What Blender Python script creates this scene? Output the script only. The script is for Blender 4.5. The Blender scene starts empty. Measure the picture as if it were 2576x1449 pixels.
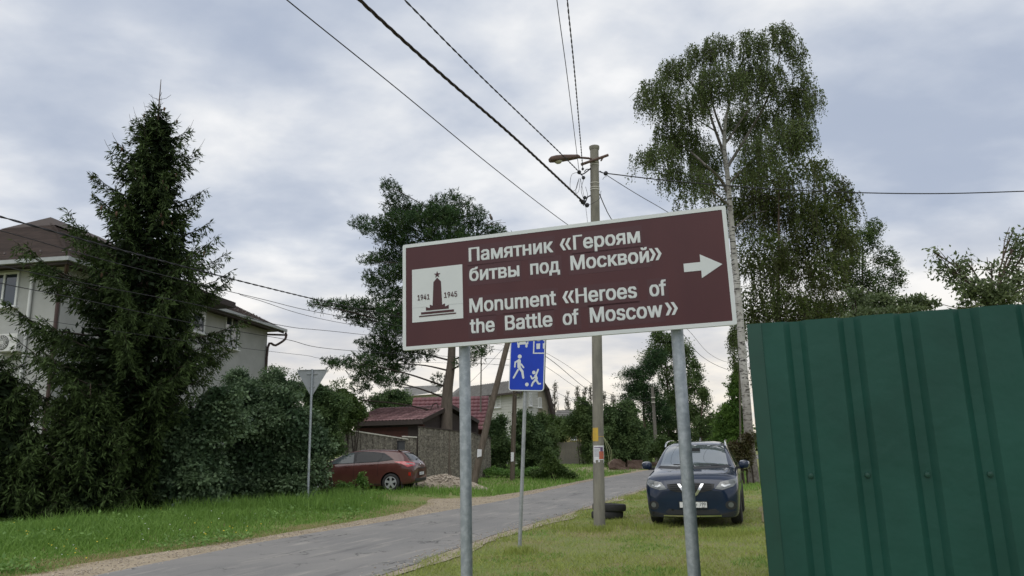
import bpy, bmesh, math, random
import numpy as np
from mathutils import Vector, Matrix
from mathutils.bvhtree import BVHTree

random.seed(7)
rng = np.random.default_rng(11)
S = bpy.context.scene
COL = S.collection

# ------------------------------------------------------------------ camera
FD, CX, CY = 1860.0, 1288.0, 724.5          # focal length in units of a 2576 px wide frame
PITCH, ROLL, CAMH = math.radians(12.2), math.radians(1.35), 1.6
F_ = np.array([0, math.cos(PITCH), math.sin(PITCH)])
U0 = np.array([0, -math.sin(PITCH), math.cos(PITCH)])
R0 = np.array([1.0, 0, 0])
R_ = R0 * math.cos(ROLL) - U0 * math.sin(ROLL)
U_ = U0 * math.cos(ROLL) + R0 * math.sin(ROLL)
C_ = np.array([0, 0, CAMH])
cam = bpy.data.cameras.new('camera')
cam.sensor_width = 36.0
cam.lens = 36.0 * FD / 2576.0
cam.clip_start = 0.05
cam.clip_end = 3000
cam.dof.use_dof = True
cam.dof.focus_distance = 7.0
cam.dof.aperture_fstop = 8.0
co = bpy.data.objects.new('camera', cam)
COL.objects.link(co)
co.matrix_world = Matrix(((R_[0], U_[0], -F_[0], C_[0]), (R_[1], U_[1], -F_[1], C_[1]), (R_[2], U_[2], -F_[2], C_[2]), (0, 0, 0, 1)))
S.camera = co

# ------------------------------------------------------------------ world: overcast evening sky
SUN_AZ, SUN_EL = math.radians(205), math.radians(62)      # bright part of the overcast, behind the camera
W = bpy.data.worlds.new('World')
S.world = W
W.use_nodes = True
nt = W.node_tree
nt.nodes.clear()
N = nt.nodes.new
L = nt.links.new
def wmath(op, a, b=None, c=None, clamp=False):
    n = N('ShaderNodeMath'); n.operation = op; n.use_clamp = clamp
    for i, x in enumerate((a, b, c)):
        if x is None: continue
        if isinstance(x, (int, float)): n.inputs[i].default_value = x
        else: L(x, n.inputs[i])
    return n.outputs[0]
def wmix(f, a, b):
    n = N('ShaderNodeMix'); n.data_type = 'RGBA'
    for s, x in (('Factor', f),):
        if isinstance(x, (int, float)): n.inputs[0].default_value = x
        else: L(x, n.inputs[0])
    for i, x in ((6, a), (7, b)):
        if isinstance(x, tuple): n.inputs[i].default_value = (*x, 1)
        else: L(x, n.inputs[i])
    return n.outputs[2]
tc = N('ShaderNodeTexCoord')
sep = N('ShaderNodeSeparateXYZ'); L(tc.outputs['Generated'], sep.inputs[0])
zc = wmath('MAXIMUM', sep.outputs[2], 0.0)
den = wmath('ADD', zc, 0.22)
px_ = wmath('DIVIDE', sep.outputs[0], den)
py_ = wmath('DIVIDE', sep.outputs[1], den)
cmb = N('ShaderNodeCombineXYZ'); L(px_, cmb.inputs[0]); L(py_, cmb.inputs[1])
mp = N('ShaderNodeMapping'); mp.inputs['Rotation'].default_value = (0, 0, math.radians(-28)); mp.inputs['Scale'].default_value = (1.0, 1.2, 1)
mp.inputs['Location'].default_value = (0.35, 1.7, 0)
L(cmb.outputs[0], mp.inputs[0])
def wnoise(scale, detail, rough, dist):
    n = N('ShaderNodeTexNoise'); n.inputs['Scale'].default_value = scale; n.inputs['Detail'].default_value = detail
    n.inputs['Roughness'].default_value = rough; n.inputs['Distortion'].default_value = dist
    L(mp.outputs[0], n.inputs['Vector']); return n.outputs['Fac']
n1 = wnoise(1.25, 6, 0.5, 0.12)
n2 = wnoise(4.2, 6, 0.52, 0.15)
nn = wmath('ADD', wmath('MULTIPLY', n1, 0.72), wmath('MULTIPLY', n2, 0.28))
ramp = N('ShaderNodeValToRGB'); L(nn, ramp.inputs[0])
ramp.color_ramp.interpolation = 'B_SPLINE'
el = ramp.color_ramp.elements
el[0].position = 0.37; el[0].color = (0.37, 0.425, 0.535, 1)
el[1].position = 0.61; el[1].color = (0.86, 0.86, 0.865, 1)
e = el.new(0.46); e.color = (0.50, 0.545, 0.63, 1)
e = el.new(0.52); e.color = (0.63, 0.66, 0.715, 1)
e = el.new(0.565); e.color = (0.73, 0.745, 0.77, 1)
# pale glow low over the horizon, a little warmer on the sunset side ahead
hz = wmath('SUBTRACT', 1.0, wmath('DIVIDE', zc, 0.26, clamp=True), clamp=True)
hz = wmath('POWER', hz, 1.3)
ahead = wmath('MULTIPLY_ADD', sep.outputs[1], 0.5, 0.5, clamp=True)
warm = wmix(ahead, (0.66, 0.68, 0.70), (1.0, 0.88, 0.70))
hzn = wmath('MULTIPLY', hz, wmath('MULTIPLY_ADD', n2, 0.9, 0.35, clamp=True), clamp=True)
cl = wmix(hzn, ramp.outputs[0], warm)
sky = N('ShaderNodeTexSky'); sky.sky_type = 'NISHITA'; sky.sun_disc = False
sky.sun_elevation = SUN_EL; sky.sun_rotation = SUN_AZ
skb = N('ShaderNodeBackground'); L(sky.outputs[0], skb.inputs[0]); skb.inputs[1].default_value = 0.06
clb = N('ShaderNodeBackground'); L(cl, clb.inputs[0]); clb.inputs[1].default_value = 1.2
mx = N('ShaderNodeMixShader'); mx.inputs[0].default_value = 0.93
L(skb.outputs[0], mx.inputs[1]); L(clb.outputs[0], mx.inputs[2])
wo = N('ShaderNodeOutputWorld'); L(mx.outputs[0], wo.inputs[0])

sun = bpy.data.lights.new('sun', 'SUN'); sun.energy = 1.5; sun.angle = math.radians(60); sun.color = (1, 0.97, 0.92)
so = bpy.data.objects.new('sun', sun); COL.objects.link(so)
sd = Vector((math.sin(SUN_AZ) * math.cos(SUN_EL), math.cos(SUN_AZ) * math.cos(SUN_EL), math.sin(SUN_EL)))
so.rotation_euler = sd.to_track_quat('Z', 'Y').to_euler()
so.location = (0, -20, 40)
S.view_settings.view_transform = 'Standard'
S.view_settings.look = 'None'
S.view_settings.exposure = 0.0
S.view_settings.gamma = 1.0
S.view_settings.use_curve_mapping = False
S.render.engine = 'CYCLES'
S.cycles.max_bounces = 6
S.cycles.diffuse_bounces = 3
S.cycles.glossy_bounces = 3
S.cycles.transmission_bounces = 4
S.cycles.transparent_max_bounces = 6
S.cycles.use_denoising = True

# ------------------------------------------------------------------ geometry of the view -> places in the world
def ray(x, y): return F_ + R_ * ((x - CX) / FD) - U_ * ((y - CY) / FD)
def at(x, y, Y):                       # the point at distance Y seen there
    d = ray(x, y); return C_ + d * (Y / d[1])
def atz(x, y, z):                      # the point at height z seen there
    d = ray(x, y); return C_ + d * ((z - CAMH) / d[2])
def smooth(a, b, x):
    t = np.clip((np.asarray(x, float) - a) / (b - a), 0, 1); return t * t * (3 - 2 * t)
# the road: straight, one lane and a half
RL = [np.array(p) for p in ((-9.7, -8.0), (-7.0, 6.0), (-5.78, 10.81), (-4.84, 14.09), (-3.57, 16.75), (-2.1, 19.9), (-0.05, 24.97), (3.72, 36.6), (8.37, 48.5), (14.0, 62.0), (30.0, 96.0), (75.0, 180.0))]
RR = [np.array(p) for p in ((-6.0, -8.0), (-3.25, 6.0), (-1.85, 10.26), (-1.1, 12.5), (-0.19, 15.11), (0.85, 17.9), (2.0, 20.86), (5.06, 29.3), (11.2, 46.0), (16.8, 60.0), (33.0, 94.5), (79.0, 178.0))]
def xl(y): return np.interp(y, [p[1] for p in RL], [p[0] for p in RL])
def xr(y): return np.interp(y, [p[1] for p in RR], [p[0] for p in RR])
def gz(x, y):
    s = (xl(y) - np.asarray(x, float)) * 0.93
    return 0.22 * smooth(0.9, 4.5, s)
def gnd(x, y):
    z = 0.0
    for _ in range(8):
        P = atz(x, y, z); z = float(gz(P[0], P[1]))
    return np.array([P[0], P[1], z])
def ongnd(x, y, Y):                    # where the vertical line under that sight meets the ground at distance Y
    P = at(x, y, Y); P[2] = float(gz(P[0], P[1])); return P

# ------------------------------------------------------------------ materials
def newmat(name):
    m = bpy.data.materials.new(name); m.use_nodes = True
    t = m.node_tree; b = t.nodes['Principled BSDF']
    return m, t, b
def mixn(t, f, a, b, mode='MIX'):
    n = t.nodes.new('ShaderNodeMix'); n.data_type = 'RGBA'; n.blend_type = mode
    if isinstance(f, (int, float)): n.inputs[0].default_value = f
    else: t.links.new(f, n.inputs[0])
    for i, x in ((6, a), (7, b)):
        if isinstance(x, tuple): n.inputs[i].default_value = (*x[:3], 1)
        else: t.links.new(x, n.inputs[i])
    return n.outputs[2]
def coords(t, stretch=(1, 1, 1), kind='Object'):
    c = t.nodes.new('ShaderNodeTexCoord'); m = t.nodes.new('ShaderNodeMapping')
    m.inputs['Scale'].default_value = stretch
    t.links.new(c.outputs[kind], m.inputs[0]); return m.outputs[0]
def noise(t, vec, scale, detail=5, rough=0.55, dist=0.0):
    n = t.nodes.new('ShaderNodeTexNoise'); n.inputs['Scale'].default_value = scale
    n.inputs['Detail'].default_value = detail; n.inputs['Roughness'].default_value = rough; n.inputs['Distortion'].default_value = dist
    t.links.new(vec, n.inputs['Vector']); return n.outputs['Fac']
def ramp2(t, f, p0, p1):
    n = t.nodes.new('ShaderNodeMapRange'); n.inputs[1].default_value = p0; n.inputs[2].default_value = p1
    t.links.new(f, n.inputs[0]); return n.outputs[0]
def bumpn(t, b, h, strength, dist=0.02):
    n = t.nodes.new('ShaderNodeBump'); n.inputs['Strength'].default_value = strength; n.inputs['Distance'].default_value = dist
    t.links.new(h, n.inputs['Height']); t.links.new(n.outputs[0], b.inputs['Normal'])
def PM(name, c1, c2=None, scale=5, rough=0.7, bump=0.0, bscale=40, metal=0.0, spec=0.5, coat=0.0, stretch=(1, 1, 1), lo=0.35, hi=0.65, bdist=0.02, rvar=0.0):
    m, t, b = newmat(name)
    b.inputs['Roughness'].default_value = rough; b.inputs['Metallic'].default_value = metal
    b.inputs['Specular IOR Level'].default_value = spec; b.inputs['Coat Weight'].default_value = coat
    b.inputs['Coat Roughness'].default_value = 0.06
    if c2 is None: c2 = tuple(x * 0.82 for x in c1)
    v = coords(t, stretch)
    f = ramp2(t, noise(t, v, scale, 6, 0.6, 0.2), lo, hi)
    t.links.new(mixn(t, f, c1, c2), b.inputs['Base Color'])
    if rvar:
        mr = t.nodes.new('ShaderNodeMapRange'); mr.inputs[3].default_value = rough - rvar; mr.inputs[4].default_value = rough + rvar
        t.links.new(noise(t, v, scale * 2.3, 5), mr.inputs[0]); t.links.new(mr.outputs[0], b.inputs['Roughness'])
    if bump: bumpn(t, b, noise(t, v, bscale, 4), bump, bdist)
    return m
def LM(name, c1, c2, tr=0.3, rough=0.55, spec=0.35, c3=None):
    m, t, b = newmat(name)
    a = t.nodes.new('ShaderNodeAttribute'); a.attribute_name = 'v'
    col = mixn(t, a.outputs['Fac'], c1, c2)
    if c3:                                  # larger patches of another tint
        f = ramp2(t, noise(t, coords(t), 0.9, 3), 0.48, 0.66); col = mixn(t, f, col, c3)
    b.inputs['Roughness'].default_value = rough; b.inputs['Specular IOR Level'].default_value = spec
    t.links.new(col, b.inputs['Base Color'])
    if tr > 0:
        tl = t.nodes.new('ShaderNodeBsdfTranslucent'); t.links.new(col, tl.inputs[0])
        ms = t.nodes.new('ShaderNodeMixShader'); ms.inputs[0].default_value = tr
        t.links.new(b.outputs[0], ms.inputs[1]); t.links.new(tl.outputs[0], ms.inputs[2])
        t.links.new(ms.outputs[0], t.nodes['Material Output'].inputs[0])
    return m
def glass(name, col, rough=0.04, spec=0.6):
    m, t, b = newmat(name); b.inputs['Base Color'].default_value = (*col, 1)
    b.inputs['Roughness'].default_value = rough; b.inputs['Specular IOR Level'].default_value = spec; b.inputs['Coat Weight'].default_value = 1.0
    b.inputs['Coat Roughness'].default_value = 0.02
    return m

# ------------------------------------------------------------------ object helpers
def wl(o):
    v = np.zeros(3)
    while o is not None:
        v += np.array(o.location); o = o.parent
    return v
def thing(name, label, cat, loc=(0, 0, 0), rotz=0.0, group=None):
    o = bpy.data.objects.new(name, None); COL.objects.link(o)
    o.location = tuple(float(x) for x in loc); o.rotation_euler = (0, 0, rotz); o.empty_display_size = 0.3
    return tag(o, label, cat, group)
def tag(o, label=None, cat=None, group=None, kind=None):
    if label: o['label'] = label
    if cat: o['category'] = cat
    if group: o['group'] = group
    if kind: o['kind'] = kind
    return o
def finish(name, me, m, parent=None, smooth_=False):
    o = bpy.data.objects.new(name, me); COL.objects.link(o)
    if m is not None: me.materials.append(m)
    if parent is not None: o.parent = parent
    if smooth_: me.polygons.foreach_set('use_smooth', np.ones(len(me.polygons), bool))
    return o
class MB:
    def __init__(s): s.v = []; s.f = []
    def add(s, V, F):
        k = len(s.v); s.v.extend([tuple(float(c) for c in p) for p in V]); s.f.extend([tuple(i + k for i in q) for q in F]); return s
    def box(s, c, d, rz=0.0, frame=None):
        hx, hy, hz_ = d[0] / 2, d[1] / 2, d[2] / 2
        P = [np.array((x, y, z)) for z in (-hz_, hz_) for y in (-hy, hy) for x in (-hx, hx)]
        if frame is not None: P = [np.array(c) + frame[0] * p[0] + frame[1] * p[1] + frame[2] * p[2] for p in P]
        else:
            ca, sa = math.cos(rz), math.sin(rz)
            P = [np.array((c[0] + p[0] * ca - p[1] * sa, c[1] + p[0] * sa + p[1] * ca, c[2] + p[2])) for p in P]
        return s.add(P, [(0, 2, 3, 1), (4, 5, 7, 6), (0, 1, 5, 4), (2, 6, 7, 3), (0, 4, 6, 2), (1, 3, 7, 5)])
    def bbox(s, a, b): return s.box([(a[i] + b[i]) / 2 for i in range(3)], [abs(b[i] - a[i]) for i in range(3)])
    def tube(s, pts, rad, n=8, cap=True):
        pts = [np.array(p, float) for p in pts]
        if not hasattr(rad, '__len__'): rad = [rad] * len(pts)
        V, Fc = [], []
        t0 = pts[1] - pts[0]; t0 /= np.linalg.norm(t0) + 1e-9
        a = np.array((0, 0, 1.0)) if abs(t0[2]) < 0.9 else np.array((1.0, 0, 0))
        u = np.cross(t0, a); u /= np.linalg.norm(u)
        for i, p in enumerate(pts):
            d = pts[min(i + 1, len(pts) - 1)] - pts[max(i - 1, 0)]; d /= np.linalg.norm(d) + 1e-9
            u = u - d * (u @ d); u /= np.linalg.norm(u) + 1e-9
            w = np.cross(d, u)
            for k in range(n):
                q = 2 * math.pi * k / n; V.append(p + (u * math.cos(q) + w * math.sin(q)) * rad[i])
        for i in range(len(pts) - 1):
            for k in range(n): Fc.append((i * n + k, i * n + (k + 1) % n, (i + 1) * n + (k + 1) % n, (i + 1) * n + k))
        if cap: Fc.append(tuple(range(n - 1, -1, -1))); Fc.append(tuple(range((len(pts) - 1) * n, len(pts) * n)))
        return s.add(V, Fc)
    def lathe(s, prof, n=20, o=(0, 0, 0), ax=(0, 0, 1), closed=False):
        o = np.array(o, float); ax = np.array(ax, float); ax /= np.linalg.norm(ax)
        a = np.array((0, 0, 1.0)) if abs(ax[2]) < 0.9 else np.array((1.0, 0, 0))
        u = np.cross(ax, a); u /= np.linalg.norm(u); w = np.cross(ax, u)
        V, Fc = [], []
        for r, h in prof:
            for k in range(n):
                q = 2 * math.pi * k / n; V.append(o + ax * h + (u * math.cos(q) + w * math.sin(q)) * r)
        m = len(prof)
        for i in range(m if closed else m - 1):
            j = (i + 1) % m
            for k in range(n): Fc.append((i * n + k, i * n + (k + 1) % n, j * n + (k + 1) % n, j * n + k))
        return s.add(V, Fc)
    def prism(s, poly, o, u, w, n, d0, d1):        # polygon in the u,w plane at o, from depth d0 to d1 along n (d1 is the visible face)
        o, u, w, n = (np.array(x, float) for x in (o, u, w, n))
        k = len(poly)
        A = [o + u * p[0] + w * p[1] + n * d0 for p in poly]; B = [o + u * p[0] + w * p[1] + n * d1 for p in poly]
        Fc = [tuple(range(k, 2 * k)), tuple(range(k - 1, -1, -1))] + [(i, (i + 1) % k, k + (i + 1) % k, k + i) for i in range(k)]
        return s.add(A + B, Fc)
    def build(s, name, m, parent=None, smooth_=False, local=False):
        V = np.array(s.v, float)
        if parent is not None and not local: V = V - wl(parent)
        me = bpy.data.meshes.new(name); me.from_pydata(V.tolist(), [], s.f); me.update()
        bm = bmesh.new(); bm.from_mesh(me); bmesh.ops.recalc_face_normals(bm, faces=bm.faces); bm.to_mesh(me); bm.free()
        o = finish(name, me, m, parent, smooth_)
        if smooth_:
            try: me.set_sharp_from_angle(angle=math.radians(40))
            except Exception: pass
        return o
def nmesh(name, V, Fq, m, parent=None, v=None, smooth_=False):
    V = np.asarray(V, float)
    if parent is not None: V = V - wl(parent)
    Fq = np.asarray(Fq, np.int32); k = Fq.shape[1]
    me = bpy.data.meshes.new(name)
    me.vertices.add(len(V)); me.vertices.foreach_set('co', V.astype(np.float32).ravel())
    me.loops.add(Fq.size); me.loops.foreach_set('vertex_index', Fq.ravel())
    me.polygons.add(len(Fq)); me.polygons.foreach_set('loop_start', np.arange(0, Fq.size, k, dtype=np.int32))
    me.polygons.foreach_set('loop_total', np.full(len(Fq), k, np.int32))
    me.update(calc_edges=True)
    if v is not None:
        a = me.attributes.new('v', 'FLOAT', 'FACE'); a.data.foreach_set('value', np.asarray(v, np.float32))
    return finish(name, me, m, parent, smooth_)
def copyat(o, loc, parent=None, rz=None):
    c = o.copy(); COL.objects.link(c); c.location = tuple(float(x) for x in loc)
    if parent is not None: c.parent = parent
    if rz is not None: c.rotation_euler = (0, 0, rz)
    return c
def spline(pts, k=8):
    P = [np.array(p, float) for p in pts]; P = [2 * P[0] - P[1]] + P + [2 * P[-1] - P[-2]]; out = []
    for i in range(1, len(P) - 2):
        for j in range(k):
            t = j / k; a, b, c, d = P[i - 1:i + 3]
            out.append(0.5 * (2 * b + (c - a) * t + (2 * a - 5 * b + 4 * c - d) * t * t + (3 * b - a - 3 * c + d) * t ** 3))
    out.append(P[-2]); return out
def unit(v): v = np.asarray(v, float); return v / (np.linalg.norm(v, axis=-1, keepdims=True) + 1e-9)
try:                                   # the grotesque that ships with Blender, else its default face
    import os
    FONT = bpy.data.fonts.load(os.path.join(bpy.utils.system_resource('DATAFILES'), 'fonts', 'Inter.woff2'))
except Exception:
    FONT = None
def text_mesh(body):
    # outlines of the letters, each outer contour filled on its own with its holes (overlapping contours stay solid)
    cu = bpy.data.curves.new('t', 'FONT'); cu.body = body; cu.size = 1.0; cu.resolution_u = 3; cu.fill_mode = 'NONE'
    if FONT: cu.font = FONT
    ob = bpy.data.objects.new('t', cu); COL.objects.link(ob)
    dg = bpy.context.evaluated_depsgraph_get(); me = bpy.data.meshes.new_from_object(ob.evaluated_get(dg))
    nb = {}
    for e in me.edges:
        a, b = e.vertices; nb.setdefault(a, []).append(b); nb.setdefault(b, []).append(a)
    P = np.array([v.co[:2] for v in me.vertices]); seen = set(); loops = []
    order = {}
    for i in range(len(P)):
        if i in seen or i not in nb: continue
        lp = [i]; seen.add(i); cur = i
        while True:
            nx_ = [k for k in nb[cur] if k not in seen]
            if not nx_: break
            cur = i + 1 if (cur == i and i + 1 in nx_) else nx_[0]; seen.add(cur); lp.append(cur)
        if len(lp) > 2: loops.append(P[lp])
    bpy.data.objects.remove(ob); bpy.data.curves.remove(cu)
    # fill by non-zero winding in thin slabs, so overlapping contours stay solid
    ys = sorted({round(float(y) / .02) * .02 for q in loops for y in q[:, 1]}); yy = []
    for a, b in zip(ys[:-1], ys[1:]):
        k = max(1, int((b - a) / .06)); yy += [a + (b - a) * i / k for i in range(k)]
    yy.append(ys[-1]); E = [(q[i], q[(i + 1) % len(q)]) for q in loops for i in range(len(q))]
    V, F = [], []
    for a, b in zip(yy[:-1], yy[1:]):
        if b - a < 1e-4: continue
        m_ = (a + b) / 2; cr = []
        for p, q in E:
            lo, hi = min(p[1], q[1]), max(p[1], q[1])
            if lo < m_ < hi:
                f = lambda y: p[0] + (q[0] - p[0]) * (min(max(y, lo), hi) - p[1]) / (q[1] - p[1])   # noqa
                cr.append((f(m_), f(a), f(b), 1 if q[1] > p[1] else -1))
        cr.sort(); w = 0
        for c in cr:
            if w == 0: st = c
            w += c[3]
            if w == 0:
                k = len(V); V += [(st[1], a, 0), (c[1], a, 0), (c[2], b, 0), (st[2], b, 0)]; F.append((k, k + 1, k + 2, k + 3))
    return np.array(V), F
CAP = None
def lettering(body, x0, x1, base, cap, o, u, w, n, d, m, parent, bold=0.02, local=False, name='lettering'):
    # flat cut-film letters; the weight is built up from copies set a hair apart
    global CAP
    if CAP is None:
        CAP = float(text_mesh('H')[0][:, 1].max())
    V, F = text_mesh(body); a, b = V[:, 0].min(), V[:, 0].max()
    e = bold * cap / CAP
    X = x0 + e + (V[:, 0] - a) * (x1 - x0 - 2 * e) / (b - a); Y = base + e + V[:, 1] * (cap - 2 * e) / CAP
    o, u, w, n = (np.array(q, float) for q in (o, u, w, n)); mb = MB()
    for k in (0, 1, 2, 6, 7, 8):
        ex, ey = (k % 3 - 1) * e, (k // 3 - 1) * e * .55
        mb.add(o + (X + ex)[:, None] * u + (Y + ey)[:, None] * w + n * (d + 0.00012 * k), F)
    me2 = mb.build(name, m, parent, local=local)
    return me2

# ================================================================== GROUND, ROAD
def ground_mat():
    m, t, b = newmat('ground_soil_and_grass')
    v = coords(t)
    f1 = ramp2(t, noise(t, v, 0.8, 6, 0.6), 0.4, 0.62)
    f2 = ramp2(t, noise(t, v, 7.0, 6, 0.7), 0.35, 0.7)
    g = mixn(t, f2, (0.13, 0.185, 0.04), (0.22, 0.255, 0.07))
    s = mixn(t, f2, (0.27, 0.225, 0.115), (0.19, 0.205, 0.065))
    t.links.new(mixn(t, f1, g, s), b.inputs['Base Color']); b.inputs['Roughness'].default_value = 0.95
    bumpn(t, b, noise(t, v, 30, 6, 0.7), 0.8, 0.03)
    return m
def asphalt_mat():
    m, t, b = newmat('old_patched_asphalt')
    v = coords(t); vs = coords(t, (1.5, 0.35, 1))
    big = ramp2(t, noise(t, v, 0.5, 4, 0.6, 0.6), 0.42, 0.6)
    c = mixn(t, big, (0.175, 0.17, 0.163), (0.225, 0.214, 0.20))
    fine = noise(t, v, 90, 3, 0.7)
    c = mixn(t, ramp2(t, fine, 0.4, 0.75), c, (0.25, 0.24, 0.225))
    # worn pale streaks of grit, along the wheel tracks
    rt = t.nodes.new('ShaderNodeMapping'); cc = t.nodes.new('ShaderNodeTexCoord'); t.links.new(cc.outputs['Object'], rt.inputs[0])
    rt.inputs['Rotation'].default_value = (0, 0, math.radians(21.7))
    rs = t.nodes.new('ShaderNodeMapping'); rs.inputs['Scale'].default_value = (3.2, 0.42, 1); t.links.new(rt.outputs[0], rs.inputs[0])
    st = noise(t, rs.outputs[0], 1.3, 8, 0.7, 0.3)
    c = mixn(t, ramp2(t, st, 0.54, 0.72), c, (0.34, 0.315, 0.28))
    dk = noise(t, rs.outputs[0], 0.7, 8, 0.65, 0.2)
    c = mixn(t, ramp2(t, dk, 0.58, 0.72), c, (0.135, 0.13, 0.125))
    # cracks
    vo = t.nodes.new('ShaderNodeTexVoronoi'); vo.feature = 'DISTANCE_TO_EDGE'; vo.inputs['Scale'].default_value = 1.1
    wv = t.nodes.new('ShaderNodeVectorMath'); wv.operation = 'ADD'
    nc = t.nodes.new('ShaderNodeTexNoise'); nc.inputs['Scale'].default_value = 2.5; nc.inputs['Detail'].default_value = 6
    t.links.new(v, nc.inputs['Vector']); t.links.new(v, wv.inputs[0]); t.links.new(nc.outputs['Color'], wv.inputs[1]); t.links.new(wv.outputs[0], vo.inputs['Vector'])
    ck = ramp2(t, vo.outputs['Distance'], 0.028, 0.004)
    msk = ramp2(t, noise(t, v, 0.9, 3), 0.5, 0.6)
    mm = t.nodes.new('ShaderNodeMath'); mm.operation = 'MULTIPLY'; t.links.new(ck, mm.inputs[0]); t.links.new(msk, mm.inputs[1])
    c = mixn(t, mm.outputs[0], c, (0.055, 0.055, 0.05))
    t.links.new(c, b.inputs['Base Color']); b.inputs['Roughness'].default_value = 0.88
    bumpn(t, b, fine, 0.5, 0.01)
    return m
def gravel_mat(name, c1, c2):
    m, t, b = newmat(name); v = coords(t)
    vo = t.nodes.new('ShaderNodeTexVoronoi'); vo.inputs['Scale'].default_value = 55; t.links.new(v, vo.inputs['Vector'])
    g = t.nodes.new('ShaderNodeSeparateColor'); t.links.new(vo.outputs['Color'], g.inputs[0])
    c = mixn(t, g.outputs[0], c1, c2)
    c = mixn(t, ramp2(t, noise(t, v, 1.6, 5), 0.4, 0.65), c, tuple(x * 0.72 for x in c1))
    t.links.new(c, b.inputs['Base Color']); b.inputs['Roughness'].default_value = 0.95
    bumpn(t, b, vo.outputs['Distance'], 0.6, 0.02); return m
M_ground = ground_mat(); M_asph = asphalt_mat()
M_grav = gravel_mat('sandy_gravel', (0.44, 0.36, 0.25), (0.33, 0.27, 0.19))
M_stones = gravel_mat('pale_crushed_stone', (0.47, 0.40, 0.31), (0.29, 0.24, 0.19))
M_dirt = gravel_mat('brown_packed_dirt', (0.25, 0.20, 0.13), (0.20, 0.17, 0.10))

gx = np.concatenate([[-900, -400, -200, -120, -80, -60], np.arange(-45, 45.01, 0.6), [60, 80, 120, 200, 400, 900]])
gy = np.concatenate([[-300, -100, -40, -20], np.arange(-10, 80.01, 0.6), [95, 120, 160, 220, 300, 500, 1200]])
XX, YY = np.meshgrid(gx, gy)
ZZ = gz(XX, YY) + 0.015 * np.sin(XX * 1.3) * np.sin(YY * 1.1) * (np.abs(XX - (xl(YY) + xr(YY)) / 2) > 3.2)
nx, ny = len(gx), len(gy)
ii = (np.arange(ny - 1)[:, None] * nx + np.arange(nx - 1)[None, :]).ravel()
tag(nmesh('ground', np.stack([XX.ravel(), YY.ravel(), ZZ.ravel() - 0.012], 1), np.stack([ii, ii + 1, ii + nx + 1, ii + nx], 1), M_ground, smooth_=True), kind='structure')

def strip(name, A, B, m, dz, jit, step=0.25, kind='structure', cross=6):
    # a sheet between two edge polylines given as functions of y
    y0, y1 = A
    ys = np.concatenate([np.arange(y0, min(y1, 60), step), np.arange(max(y0, 60), y1 + 0.01, 3.0)]) if y1 > 60 else np.arange(y0, y1 + 1e-6, step)
    fa, fb = B
    n = len(ys)
    ja = np.convolve(rng.normal(0, 1, n + 4), np.ones(5) / 5, 'valid')[:n] * jit; jb = np.convolve(rng.normal(0, 1, n + 4), np.ones(5) / 5, 'valid')[:n] * jit
    a = np.array([fa(y) for y in ys]) + ja; b_ = np.array([fb(y) for y in ys]) + jb
    V = []
    for k in range(cross + 1):
        x = a + (b_ - a) * k / cross
        V.append(np.stack([x, ys, gz(x, ys) + dz], 1))
    V = np.concatenate(V); F = []
    for k in range(cross):
        i = np.arange(n - 1) + k * n; F.append(np.stack([i, i + 1, i + 1 + n, i + n], 1))
    return tag(nmesh(name, V, np.concatenate(F), m, smooth_=True), kind=kind)
def interp(pts): 
    ys = [p[1] for p in pts]; xs = [p[0] for p in pts]
    return lambda y: float(np.interp(y, ys, xs))
# gravel beside the asphalt, and the stony apron where a drive comes in on the left
SHL = [(-11.2, -8), (-8.3, 6), (-6.95, 10.95), (-6.75, 12.02), (-6.0, 13.28), (-5.14, 14.92), (-4.15, 17.2), (-3.6, 18.6), (-3.1, 20.2), (-2.75, 21.5), (-2.75, 23), (-2.7, 24.4), (-1.9, 25.0), (-0.9, 26.0), (0.35, 28.6), (1.6, 31.8), (3.2, 36.5), (8.0, 48.7), (13.6, 62), (29, 96)]
strip('gravel_shoulder', (-8, 95), (interp(SHL), lambda y: float(xl(y)) + 0.3), M_grav, 0.006, 0.10)
strip('gravel_edge', (-8, 60), (lambda y: float(xr(y)) - 0.3, lambda y: float(xr(y)) + 0.28 + 0.22 * math.sin(y * 1.7) * math.sin(y * .61)), M_stones, 0.004, 0.14)
strip('road', (-8, 178), (lambda y: float(xl(y)), lambda y: float(xr(y))), M_asph, 0.012, 0.07)
# dirt track by the parked car, stony clearing further down the road
def patch(name, cx, cy, rx, ry, rot, m, dz):
    n = 40; q = np.linspace(0, 2 * math.pi, n, endpoint=False)
    r = 1 + 0.16 * np.sin(3 * q + 1) + 0.1 * np.sin(5 * q) + rng.normal(0, 0.04, n)
    V = [(cx, cy, float(gz(cx, cy)) + dz)]
    for k in (0.5, 1.0):
        x = rx * r * k * np.cos(q); y = ry * r * k * np.sin(q)
        X = cx + x * math.cos(rot) - y * math.sin(rot); Y = cy + x * math.sin(rot) + y * math.cos(rot)
        V += list(zip(X, Y, gz(X, Y) + dz))
    F = [(0, 1 + i, 1 + (i + 1) % n) for i in range(n)]
    me = bpy.data.meshes.new(name)
    F += [(1 + i, 1 + n + i, 1 + n + (i + 1) % n, 1 + (i + 1) % n) for i in range(n)]
    me.from_pydata([tuple(map(float, p)) for p in V], [], F); me.update()
    return tag(finish(name, me, m), kind='structure')
P = gnd(1895, 1295); patch('dirt_track', P[0] + 0.6, P[1] + 0.6, 0.28, 2.2, math.radians(-18), M_dirt, 0.006)
P = gnd(1560, 1184); patch('dirt_clearing', P[0] - 1.0, P[1] - 0.4, 2.4, 4.2, math.radians(-40), M_grav, 0.009)

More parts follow.
